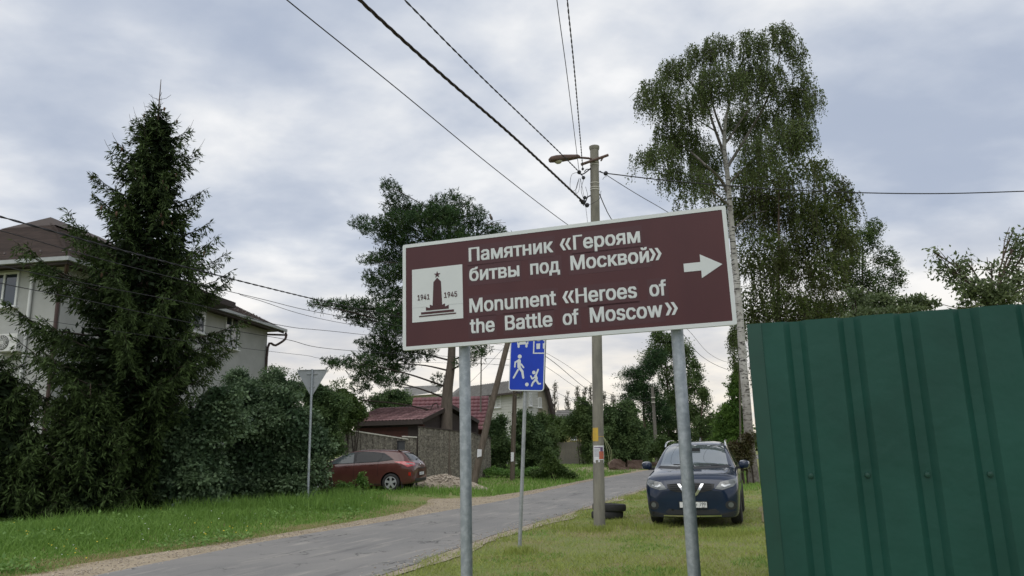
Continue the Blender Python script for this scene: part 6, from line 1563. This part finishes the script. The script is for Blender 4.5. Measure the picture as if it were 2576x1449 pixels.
    if cones:
        cm = None; mcone = PM('spruce_cone', (0.14, 0.075, 0.045), (0.09, 0.05, 0.03), 40, .8)
        for i in range(cones):
            pts = tips[r.integers(4, max(6, int(len(tips) * .42)))]; p = pts[r.integers(3, 6)] + r.normal(0, .06, 3)
            if cm is None: cm = MB().lathe([(0, 0), (.022, -.02), (.028, -.06), (.022, -.10), (.008, -.135), (0, -.14)], 7).build('cone', mcone, T, True, local=True); cm.location = tuple(float(k) for k in p - base)
            else: copyat(cm, p - base, T)
    return T
YS = 19.3; s = YS / FD
sb = ongnd(318, 1325, YS); stp = at(405, 200, YS)
Hs = stp[2] - sb[2]; hof = lambda py: at(380, py, YS)[2] - sb[2]
pr_ = [(hof(y), l * s, r_ * s) for y, l, r_ in ((285, 18, 18), (330, 56, 60), (400, 88, 102), (480, 118, 118), (520, 178, 124), (600, 195, 192), (650, 240, 196), (750, 290, 185), (850, 300, 250), (920, 335, 255), (1000, 345, 160), (1150, 330, 80), (1300, 290, 60))]
pr_.sort(); prof = ([p[0] for p in pr_], [p[1] for p in pr_], [p[2] for p in pr_])
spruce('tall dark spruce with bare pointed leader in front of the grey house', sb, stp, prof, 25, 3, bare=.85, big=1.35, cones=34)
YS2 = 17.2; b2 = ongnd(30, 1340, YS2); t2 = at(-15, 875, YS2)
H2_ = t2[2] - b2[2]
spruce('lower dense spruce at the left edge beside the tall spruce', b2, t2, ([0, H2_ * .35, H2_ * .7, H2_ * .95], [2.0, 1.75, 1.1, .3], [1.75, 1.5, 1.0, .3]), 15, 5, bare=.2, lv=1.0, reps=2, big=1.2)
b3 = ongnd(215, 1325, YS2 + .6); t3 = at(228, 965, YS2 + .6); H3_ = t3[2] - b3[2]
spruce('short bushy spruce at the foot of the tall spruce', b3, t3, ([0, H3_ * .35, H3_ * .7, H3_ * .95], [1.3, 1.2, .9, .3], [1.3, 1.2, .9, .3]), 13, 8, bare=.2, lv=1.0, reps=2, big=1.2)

# ---------------------------------------------------------------- big grey-green maple shrubs left of the give-way sign
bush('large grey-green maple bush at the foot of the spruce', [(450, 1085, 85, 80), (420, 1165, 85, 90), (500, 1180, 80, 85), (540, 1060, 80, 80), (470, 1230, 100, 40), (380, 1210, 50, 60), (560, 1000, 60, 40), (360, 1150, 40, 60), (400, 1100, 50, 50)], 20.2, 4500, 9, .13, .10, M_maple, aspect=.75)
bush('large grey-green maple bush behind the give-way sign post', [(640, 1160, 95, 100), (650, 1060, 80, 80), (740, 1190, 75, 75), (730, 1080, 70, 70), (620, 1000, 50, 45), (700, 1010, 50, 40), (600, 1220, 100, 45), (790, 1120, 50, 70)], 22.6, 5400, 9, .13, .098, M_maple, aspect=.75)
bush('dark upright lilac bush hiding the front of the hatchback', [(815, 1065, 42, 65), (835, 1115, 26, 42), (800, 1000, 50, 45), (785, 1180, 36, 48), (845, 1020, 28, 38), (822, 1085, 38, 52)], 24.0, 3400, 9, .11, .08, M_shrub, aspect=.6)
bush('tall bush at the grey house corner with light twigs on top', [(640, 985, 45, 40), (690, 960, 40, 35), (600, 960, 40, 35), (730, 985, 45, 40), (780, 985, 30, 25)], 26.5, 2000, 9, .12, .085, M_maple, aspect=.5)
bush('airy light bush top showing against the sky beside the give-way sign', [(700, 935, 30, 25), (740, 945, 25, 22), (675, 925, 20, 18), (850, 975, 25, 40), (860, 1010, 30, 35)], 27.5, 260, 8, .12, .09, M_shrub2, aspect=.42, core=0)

# ---------------------------------------------------------------- pine
def needles(parent, bl, tufts, m, per=15, ln=.11, wd=.014, name='crown', flat=.8):
    P, d = fill(bl, tufts, .5); n = tufts * per
    Q = np.repeat(P, per, 0); up_ = np.repeat(unit(d * np.array([1, 1, .4]) + np.array([0, 0, .75]) + rng.normal(0, .25, (tufts, 3))), per, 0)
    D = unit(up_ * rng.uniform(.1, 1.2, (n, 1)) + rdir(n) * .75); off = up_ * rng.uniform(0, .16, (n, 1))
    L_ = ln * rng.uniform(.7, 1.2, n); V, F = leafquads(Q + off, D, rdir(n), L_, wd * rng.uniform(.8, 1.3, n))
    v = np.clip(np.repeat(rng.random(tufts), per) * .7 + rng.random(n) * .3, 0, 1)
    return nmesh(name, V, F, m, parent, v=v)
YP = 35.0
pb = [(985, 480, 22, 28), (1000, 520, 38, 35), (970, 465, 14, 18), (1020, 545, 45, 28), (1120, 515, 45, 26), (1143, 492, 14, 14), (1175, 510, 16, 14), (1090, 550, 70, 28), (1170, 545, 60, 28), (1200, 585, 60, 24), (1245, 582, 28, 14), (915, 562, 38, 16), (950, 580, 45, 18), (1000, 590, 50, 20), (1050, 600, 70, 26), (1120, 585, 60, 34, -1.6), (1150, 610, 50, 25, -1.4), (1110, 545, 45, 26, -1.2), (975, 610, 35, 14), (930, 655, 30, 12), (970, 655, 45, 20), (1000, 690, 45, 20), (1060, 680, 70, 40, -1), (1150, 660, 80, 50, 1), (935, 712, 22, 14), (975, 735, 45, 18), (1010, 750, 40, 25), (850, 768, 30, 12), (890, 772, 40, 16), (940, 775, 50, 24), (990, 790, 45, 26), (925, 810, 40, 15), (880, 795, 30, 10), (970, 840, 40, 18), (1040, 790, 60, 50, 1), (940, 865, 45, 14), (985, 880, 45, 20), (860, 918, 36, 10), (905, 915, 45, 20), (955, 925, 55, 26), (1010, 915, 40, 24), (930, 950, 45, 18), (905, 975, 28, 16), (890, 1005, 22, 12), (1060, 880, 45, 30, -1), (1100, 820, 60, 50, 1), (1190, 890, 30, 16), (1170, 915, 26, 14), (1215, 880, 22, 12), (1105, 960, 14, 20), (1160, 800, 60, 40), (1110, 740, 70, 45, 1), (930, 1015, 20, 12), (808, 768, 28, 9), (790, 766, 14, 7), (828, 912, 20, 8), (960, 700, 50, 22), (1000, 830, 50, 28), (960, 885, 50, 18), (1010, 640, 60, 26), (1000, 560, 55, 28), (1060, 540, 50, 26), (985, 960, 40, 18)]
bl = blob3([(b[0], b[1], b[2], b[3], (b[4] if len(b) > 4 else 0) + rng.normal(0, .8)) for b in pb], YP); B = ongnd(1122, 1215, YP)
T = thing('pine_tree', 'broad dark green pine with thick bare trunk behind the brown sign', 'tree', B)
limbs(T, bl, B, at(1130, 560, YP), .34, .10, M_pinebark, M_twig, bend=.03, nlimb=30)
needles(T, bl, 9800, M_pine, 12, .15, .026)
P, d = fill(bl, 3000, .5); Q = np.repeat(P, 6, 0); n = len(Q); V, F = leafquads(Q + rng.normal(0, .12, (n, 3)), rdir(n), rdir(n), .22, .042); nmesh('inner_needles', V, F, M_spruce, T, v=rng.random(n))
# dead twig with the bird
tw = MB(); q = at(1222, 568, YP - .5)
for e in ((1240, 552), (1262, 553), (1272, 560), (1255, 566)): tw.tube(spline([q, at((1222 + e[0]) / 2, (568 + e[1]) / 2 - 3, YP - .5), at(*e, YP - .5)], 4), [.014] * 5 + [.009] * 4, 4)
tw.build('dead_twig', M_gtwig, T)
M_bird = PM('grey_brown_feathers', (0.20, 0.165, 0.14), (0.12, 0.10, 0.09), 14, .8); M_birdd = PM('dark_wing', (0.045, 0.04, 0.045), None, 10, .7)
bp = at(1237, 553, YP - .5)
T = thing('perched_bird', 'small grey-brown bird perched on the dead twig of the pine', 'bird', bp)
bx_ = unit(np.array([-.35, 0, .94])); 
def ell(c, ax, prof, m, nm, n=12): return MB().lathe(prof, n, c, ax).build(nm, m, T, True)
sk = bpy.data.meshes.new('body'); 
ell(bp, (-.28, -.05, .95), [(0, -.02), (.035, .0), (.062, .05), (.075, .11), (.068, .17), (.05, .205), (.046, .225), (.056, .255), (.05, .29), (.028, .315), (0, .325)], M_bird, 'body')
MB().add([bp + np.array(v) for v in ((-.135, -.01, .262), (-.135, .012, .262), (-.13, 0, .282), (-.205, 0, .262))], [(0, 1, 3), (1, 2, 3), (2, 0, 3), (0, 2, 1)]).build('beak', M_birdd, T)
for s_2 in (-1, 1): MB().add([bp + np.array(v) for v in ((.0, s_2 * .062, .19), (-.04, s_2 * .078, .12), (.06, s_2 * .05, -.04), (.035, s_2 * .078, .06), (.05, s_2 * .03, .1))], [(0, 1, 3, 4), (1, 2, 3), (3, 2, 4)]).build('wing', M_birdd, T)
MB().prism([(-.02, 0), (.02, 0), (.028, -.16), (-.028, -.16)], bp + np.array([.03, 0, .02]), (0, 1, 0), unit(np.array([-.3, 0, 1.0])), (1, 0, .3), 0, .012).build('tail', M_birdd, T)
for s_2 in (-1, 1): MB().tube([bp + [-.01, s_2 * .02, .02], bp + [-.02, s_2 * .022, -.03]], .006, 5).build('leg', M_birdd, T)
MB().lathe([(0, .008), (.008, 0), (0, -.008)], 6, bp + np.array([-.105, -.045, .275]), (0, 1, 0)).build('eye', M_birdd, T)

# ---------------------------------------------------------------- birches with hanging strands
def weeping(parent, bl, strands, per, m, lsize, lmin=.5, lmax=1.9, name='crown', spread=.10, tw_m=M_twig, twr=.005, loose=0):
    P, d = fill(bl, strands, .6); keep = P[:, 2] + 0 > 0; n = strands
    L_ = rng.uniform(lmin, lmax, n) * rng.uniform(.6, 1, n); out = unit(d * np.array([1, 1, .15])) * rng.uniform(.1, .45, (n, 1))
    t = np.linspace(0, 1, per); Q = P[:, None, :] + out[:, None, :] * (1 - (1 - t) ** 2)[None, :, None] * L_[:, None, None] * .6; Q[..., 2] -= (t ** 1.3)[None, :] * L_[:, None]
    Q = Q + rng.normal(0, .025, Q.shape); Q4 = Q[:, ::max(1, per // 5), :]
    # twig ribbons
    k = Q4.shape[1]; w = np.array([twr, 0, 0]); V = np.stack([Q4 - w, Q4 + w], 2).reshape(-1, 3); i0 = (np.arange(n) * k * 2)[:, None] + (np.arange(k - 1) * 2)[None, :]; i0 = i0.ravel()
    nmesh('twigs', V, np.stack([i0, i0 + 1, i0 + 3, i0 + 2], 1), tw_m, parent)['kind'] = 'stuff'
    A = Q.reshape(-1, 3); m_ = len(A); A = A + rng.normal(0, spread * .5, (m_, 3)); D = rdir(m_) * .8 + np.array([0, 0, -.9])
    ln = lsize * rng.uniform(.7, 1.25, m_); Nn = rdir(m_) + np.array([0, -.3, .5]); V, F = leafquads(A, D, Nn, ln, ln * .72)
    v = np.clip(np.repeat(rng.random(n), per) * .6 + rng.random(m_) * .45, 0, 1); g_ = gz(V[:, 0], V[:, 1]) + .1; V[:, 2] = np.maximum(V[:, 2], g_)
    return nmesh(name, V, F, m, parent, v=v)
YB1 = 31.0
bb = [(1650, 215, 48, 30), (1625, 245, 35, 30), (1700, 170, 50, 32), (1760, 130, 45, 30), (1800, 105, 40, 28), (1880, 110, 60, 35), (1950, 85, 55, 30), (2000, 120, 28, 35), (2015, 190, 30, 40), (2045, 235, 28, 25), (1990, 260, 60, 50), (1900, 190, 80, 55), (1810, 200, 75, 55), (1720, 260, 75, 50), (1680, 330, 50, 30), (1620, 390, 34, 24), (1660, 375, 45, 28), (1730, 350, 60, 40), (1780, 390, 55, 40), (1890, 300, 80, 50), (1960, 340, 70, 45), (1900, 380, 60, 40), (2010, 330, 40, 40), (1750, 440, 50, 25), (1690, 420, 40, 25)]
bl = blob3([(*b[:4], rng.normal(0, 1.0)) for b in bb], YB1)
B = ongnd(1897, 1222, YB1); T = thing('birch_tree', 'tall white-trunked birch with airy hanging foliage right of the brown sign', 'tree', B)
tp = [B - [0, 0, .4]] + [at(x, y, YB1) for x, y in ((1895, 1190), (1885, 1105), (1877, 1000), (1868, 900), (1860, 780), (1848, 660), (1838, 540), (1830, 440), (1822, 370), (1826, 300), (1850, 200), (1880, 120))]
MB().tube(spline(tp, 4), list(np.interp(np.linspace(0, 1, 49), [0, .1, .3, .55, .75, .9, 1], [.27, .20, .165, .125, .085, .04, .012])), 14).build('trunk', M_birchbark, T, True)
mb = MB()
for pts, r0 in (([(1838, 500), (1815, 455), (1775, 415), (1720, 370), (1660, 350)], .09), ([(1826, 400), (1800, 330), (1775, 260), (1730, 200), (1690, 165)], .075), ([(1824, 350), (1795, 270), (1785, 190), (1790, 120)], .06), ([(1830, 420), (1880, 340), (1930, 250), (1960, 150), (1965, 80)], .075), ([(1834, 460), (1900, 400), (1960, 360), (2020, 330)], .055), ([(1826, 360), (1890, 270), (1960, 230), (2030, 225)], .05), ([(1842, 580), (1890, 540), (1930, 530)], .04), ([(1838, 520), (1790, 480), (1740, 455), (1690, 400)], .05), ([(1800, 330), (1740, 290), (1660, 225)], .035)):
    mb.tube(spline([at(x, y, YB1 + rng.normal(0, .35) * i) for i, (x, y) in enumerate(pts)], 4), list(np.linspace(r0, .012, (len(pts) - 1) * 4 + 1)), 7)
for c, r in bl:
    for _ in range(5):
        a = c + rng.normal(0, .35, 3) * r; e = a + rng.normal(0, .3, 3) * r - [0, 0, .05]; mb.tube([a, (a + e) / 2 + [0, 0, .12], e], [.014, .010, .006], 4)
mb.build('limbs', M_birchlimb, T, True)['kind'] = 'stuff'
bl = bl + [(c + rdir(1)[0] * r * .6, r * .4) for c, r in bl for _ in range(3)]
weeping(T, bl, 2900, 28, M_birch, .085, .5, 1.5)
YB2 = 40.0
bb = [(1930, 440, 70, 40), (2000, 420, 60, 35), (2060, 420, 40, 35), (2090, 470, 50, 50), (2130, 500, 28, 45), (1900, 520, 70, 60), (1980, 520, 90, 70), (2060, 560, 80, 70), (2125, 580, 30, 60), (1920, 640, 80, 80), (2010, 660, 90, 80), (2080, 680, 50, 70), (1900, 760, 50, 70), (1980, 780, 90, 60), (2050, 790, 70, 50), (1840, 520, 50, 40, 2), (1780, 470, 45, 30, 2), (1870, 450, 40, 40, 2), (1720, 500, 25, 18, 1)]
bb += [(1950, 880, 70, 60), (2040, 880, 60, 60)]
bl = blob3([(*b[:4], (b[4] if len(b) > 4 else 0) + rng.normal(0, 1.1)) for b in bb], YB2); B = ongnd(1960, 1180, YB2)
T = thing('birch_tree', 'dense dark weeping birch behind the fence and the white trunk', 'tree', B); limbs(T, bl, B, at(1960, 430, YB2), .20, .04, M_bark, nlimb=12)
weeping(T, bl, 2300, 26, M_birch2, .10, .8, 2.4, twr=.006)
P_, d_ = fill(bl, 1500); crown(T, bl, 1300, 8, .28, .17, M_birch2, name='inner_crown', aspect=.7)
tree('willow_tree', 'rounded dark tree right of the weeping birch above the fence', 'tree', [(2170, 610, 45, 50), (2200, 570, 30, 35), (2235, 650, 40, 40), (2260, 700, 28, 30), (2150, 690, 60, 60), (2210, 720, 60, 50), (2120, 640, 35, 60), (2170, 770, 90, 40), (2080, 780, 60, 35), (2180, 860, 80, 70), (2130, 960, 60, 60)], 46, (2180, 1170), 2300, 12, .22, .12, M_farleaf, r0=.2)
# left fringe of the birch group seen under the sign
bl = blob3([(1850, 860, 14, 50), (1855, 830, 16, 35), (1845, 905, 9, 20)], 36); B = ongnd(1862, 1185, 36); T = thing('young_birch', 'slim young birch hanging beside the white trunk below the sign corner', 'tree', B)
MB().tube([B - [0, 0, .2], at(1860, 900, 36), at(1855, 790, 36)], [.05, .04, .02], 8).build('trunk', M_gtwig, T, True); weeping(T, bl, 130, 22, M_birch, .085, .4, 1.0)

# ---------------------------------------------------------------- apple tree and bushes above the fence
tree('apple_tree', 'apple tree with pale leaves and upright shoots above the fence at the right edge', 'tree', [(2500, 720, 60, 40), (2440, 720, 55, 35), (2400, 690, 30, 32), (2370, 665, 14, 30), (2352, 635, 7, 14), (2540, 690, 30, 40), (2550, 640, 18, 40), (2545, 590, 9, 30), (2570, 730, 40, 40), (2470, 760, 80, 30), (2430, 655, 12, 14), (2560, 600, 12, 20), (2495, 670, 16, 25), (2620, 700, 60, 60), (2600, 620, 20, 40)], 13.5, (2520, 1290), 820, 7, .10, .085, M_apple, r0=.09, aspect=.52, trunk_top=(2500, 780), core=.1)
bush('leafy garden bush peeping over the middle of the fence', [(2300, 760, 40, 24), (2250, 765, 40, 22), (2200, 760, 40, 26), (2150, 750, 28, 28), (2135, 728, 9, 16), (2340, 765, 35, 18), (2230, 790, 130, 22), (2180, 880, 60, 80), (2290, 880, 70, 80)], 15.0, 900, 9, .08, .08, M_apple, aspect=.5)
mb = MB()
TA = thing('tv_aerial', 'thin television aerial mast above the bushes right of the trees', 'aerial', ongnd(2440, 1100, 60)); q0, q1 = at(2443, 760, 60), at(2443, 650, 60)
mb.tube([q0 - [0, 0, 6], q1], .03, 5); mb.build('mast', M_gtwig, TA)
for y in (652, 660, 668): MB().tube([at(2438, y, 60), at(2448, y, 60)], .025, 4).build('rod', M_gtwig, TA)

# ---------------------------------------------------------------- far end of the road
def rowtree(*a, **k): return tree(*a, **k)
rowtree('thuja', 'tall fresh green conical thuja beside the white birch trunk', 'tree', [(1843, 1040, 34, 50), (1850, 985, 24, 40), (1855, 940, 12, 32), (1825, 1060, 28, 45), (1835, 1110, 44, 50), (1815, 1110, 26, 40), (1860, 1090, 30, 60)], 37, (1838, 1188), 2300, 10, .10, .09, M_thuja, r0=.08, trunk_top=(1850, 960), aspect=.6, droop=-.3)
bush('reddish-green shrub behind the SUV mirror under the birch', [(1850, 1130, 28, 28), (1870, 1150, 20, 30), (1880, 1110, 18, 30), (1855, 1165, 30, 18)], 30, 620, 10, .09, .085, M_redleaf)
bush('low green shrub under the thuja behind the SUV', [(1800, 1140, 30, 22), (1830, 1160, 30, 22), (1780, 1125, 22, 25)], 42, 420, 10, .12, .10, M_shrub2)
rowtree('dark_pine', 'dark far pine in the tree group beyond the SUV', 'tree', [(1620, 940, 40, 30), (1590, 940, 36, 14), (1600, 975, 45, 20), (1640, 910, 30, 25), (1575, 1000, 26, 14), (1630, 990, 50, 35), (1650, 1040, 50, 40), (1655, 890, 25, 20)], 60, (1625, 1150), 1700, 10, .28, .20, M_pine, r0=.22, aspect=.22, droop=-.2)
rowtree('tall_birch', 'tallest dark birch in the tree group beyond the SUV', 'tree', [(1670, 850, 45, 22), (1650, 835, 24, 20), (1700, 880, 40, 35), (1730, 900, 30, 40), (1740, 960, 30, 50), (1690, 960, 50, 60), (1710, 1040, 60, 60), (1750, 1040, 26, 40), (1765, 990, 14, 25), (1650, 900, 40, 50), (1720, 1110, 60, 40), (1660, 1090, 60, 50)], 64, (1690, 1150), 2600, 10, .32, .17, M_farleaf, r0=.24)
rowtree('loose_leaf_tree', 'thin loose-leaved tree at the right side of the far tree group', 'tree', [(1770, 990, 16, 22), (1758, 950, 14, 22), (1775, 1015, 12, 14), (1745, 915, 12, 18), (1790, 1050, 12, 18), (1765, 1070, 24, 40), (1785, 1100, 20, 30)], 58, (1765, 1150), 330, 9, .22, .17, M_farleaf, r0=.1)
rowtree('distant_tree', 'small distant tree closing the gap at the end of the road', 'tree', [(1785, 1060, 14, 16), (1795, 1085, 18, 20), (1775, 1090, 16, 22), (1800, 1110, 24, 24)], 95, (1790, 1140), 500, 9, .3, .2, M_farleaf, r0=.1)
bush('big dark round shrub just right of the concrete pole', [(1560, 1075, 50, 60), (1600, 1100, 40, 50), (1540, 1120, 50, 45), (1530, 1050, 35, 40), (1580, 1030, 30, 30), (1570, 1145, 60, 25)], 52, 2400, 11, .22, .15, M_shrub, name='round_shrub')
bush('fresh green low shrub behind the masonry lumps', [(1630, 1125, 35, 28), (1665, 1120, 35, 30), (1690, 1135, 30, 22), (1610, 1150, 40, 14)], 55, 900, 10, .18, .13, M_shrub2)
bush('grey-green tree-like shrub left of the concrete pole', [(1475, 1040, 30, 35), (1450, 1060, 40, 35), (1490, 1085, 30, 50), (1465, 1015, 18, 22), (1480, 1130, 22, 40)], 58, 1300, 10, .22, .15, M_farleaf)
bush('olive shrub before the yellow cottage roof', [(1420, 1065, 35, 25), (1395, 1085, 40, 28), (1440, 1080, 25, 20), (1385, 1060, 25, 22)], 62, 900, 10, .22, .15, M_shrub2)
bush('dark shrub right of the stone-patterned fence', [(1250, 1090, 28, 50), (1268, 1130, 26, 45), (1240, 1140, 26, 40), (1262, 1060, 16, 20)], 41, 1200, 11, .16, .12, M_shrub)
bush('dark shrub behind the blue sign post', [(1320, 1060, 35, 40), (1345, 1090, 35, 45), (1310, 1120, 32, 50), (1360, 1130, 30, 40), (1330, 1150, 40, 30)], 43, 1600, 11, .17, .12, M_shrub)
bush('pale-leaved garden shrub before the cream house gable', [(1375, 1110, 28, 40), (1390, 1140, 24, 26), (1355, 1060, 25, 22)], 47, 800, 11, .17, .12, M_farleaf)
bush('rounded dark tree top behind the shed roof', [(985, 1000, 45, 28), (1010, 1010, 40, 24), (960, 1010, 35, 24), (985, 1030, 60, 20)], 50, 1100, 10, .2, .14, M_shrub, name='garden_tree')
bush('yellowish bush under the pine branches left of the shed roof', [(880, 1015, 26, 36), (862, 1000, 20, 30), (905, 1035, 24, 22), (870, 1060, 24, 30)], 30, 760, 10, .12, .10, M_shrub2)
bush('leafy weeds growing by the road below the cream house', [(1385, 1165, 20, 24), (1410, 1185, 22, 16), (1360, 1190, 26, 12), (1435, 1195, 18, 10), (1375, 1140, 8, 16)], 36, 560, 10, .10, .10, M_shrub2, name='weed_clump')
bush('low weeds along the bank under the brace pole', [(1240, 1185, 40, 10), (1300, 1190, 40, 10), (1340, 1185, 30, 12), (1200, 1190, 20, 8)], 37, 500, 10, .11, .09, M_weed, name='weed_clump', stems=3)
bush('weeds before the hatchback sill', [(905, 1205, 9, 18), (915, 1215, 12, 10), (880, 1225, 14, 10), (860, 1225, 16, 14)], 24.6, 130, 9, .06, .07, M_weed, name='weed_clump', stems=3)
# row of thin poplars far off
for i, (x, y, h, lb_) in enumerate(((1378, 1000, 55, 'far bare-topped poplar close to the blue sign'), (1396, 978, 75, 'tallest far poplar right of the blue sign'), (1428, 1000, 50, 'far poplar over the grey cottage roof'), (1453, 985, 65, 'slim far poplar midway between blue sign and concrete pole'), (1472, 990, 60, 'far poplar left of the concrete pole'), (1487, 978, 70, 'far poplar nearest the concrete pole on its left'), (1520, 1000, 50, 'far poplar just right of the concrete pole'), (1543, 1005, 45, 'shortest far poplar right of the concrete pole'))):
    Yq = 115 + 3 * (i % 3); b_ = ongnd(x, 1120, Yq); T = thing('poplar', lb_, 'tree', b_, group='row of far poplars'); t_ = at(x, y - 14, Yq)
    mb = MB().tube([b_, t_], [.2, .03], 5); P_ = []
    for k in range(46):
        f_ = random.random() ** .8; z0 = b_ + (t_ - b_) * (.25 + .72 * f_); a = random.uniform(0, 6.28); l_ = (1.5 * (1 - f_) + .35); e = z0 + np.array([math.cos(a) * l_ * .55, math.sin(a) * l_ * .55, l_ * 1.5])
        mb.tube([z0, (z0 + e) / 2 + [math.cos(a) * .15, math.sin(a) * .15, 0], e], [.05, .04, .02], 4); P_ += [z0 + (e - z0) * q + rng.normal(0, .14, 3) for q in np.linspace(.15, 1, 12)]
    mb.build('trunk', M_gtwig, T); P_ = np.array(P_); n = len(P_); P_ = P_[rng.random(n) < .55]; n = len(P_); V, F = leafquads(P_, rdir(n) + [0, 0, .6], rdir(n), .26, .11); nmesh('crown', V, F, M_poplar, T, v=rng.random(n))
# wood closing the view behind everything, far away
def wood(name, label, x0, x1, Y, h, n, seed):
    r = np.random.default_rng(seed); bl = []
    for i in range(n):
        x = x0 + (x1 - x0) * (i + r.random()) / n; hh_ = h * r.uniform(.6, 1.15); bl.append((np.array([x, Y + r.uniform(-6, 6), hh_ * .55]), np.array([h * .30, h * .3, hh_ * .5])))
    P, d = fill(bl, 5200); Q = np.repeat(P, 5, 0); m_ = len(Q); V, F = leafquads(Q + r.normal(0, .5, (m_, 3)), rdir(m_), rdir(m_) + [0, -.3, .5], .75, .5)
    tag(nmesh(name, V, F, M_farleaf, v=rng.random(m_)), label, 'wood', kind='stuff')
wood('far_wood', 'far-off wood along the horizon behind the houses', -130, 30, 150, 6.5, 46, 1)
wood('far_right_wood', 'far-off wood along the horizon right of the road', 34, 150, 135, 7.0, 40, 2)
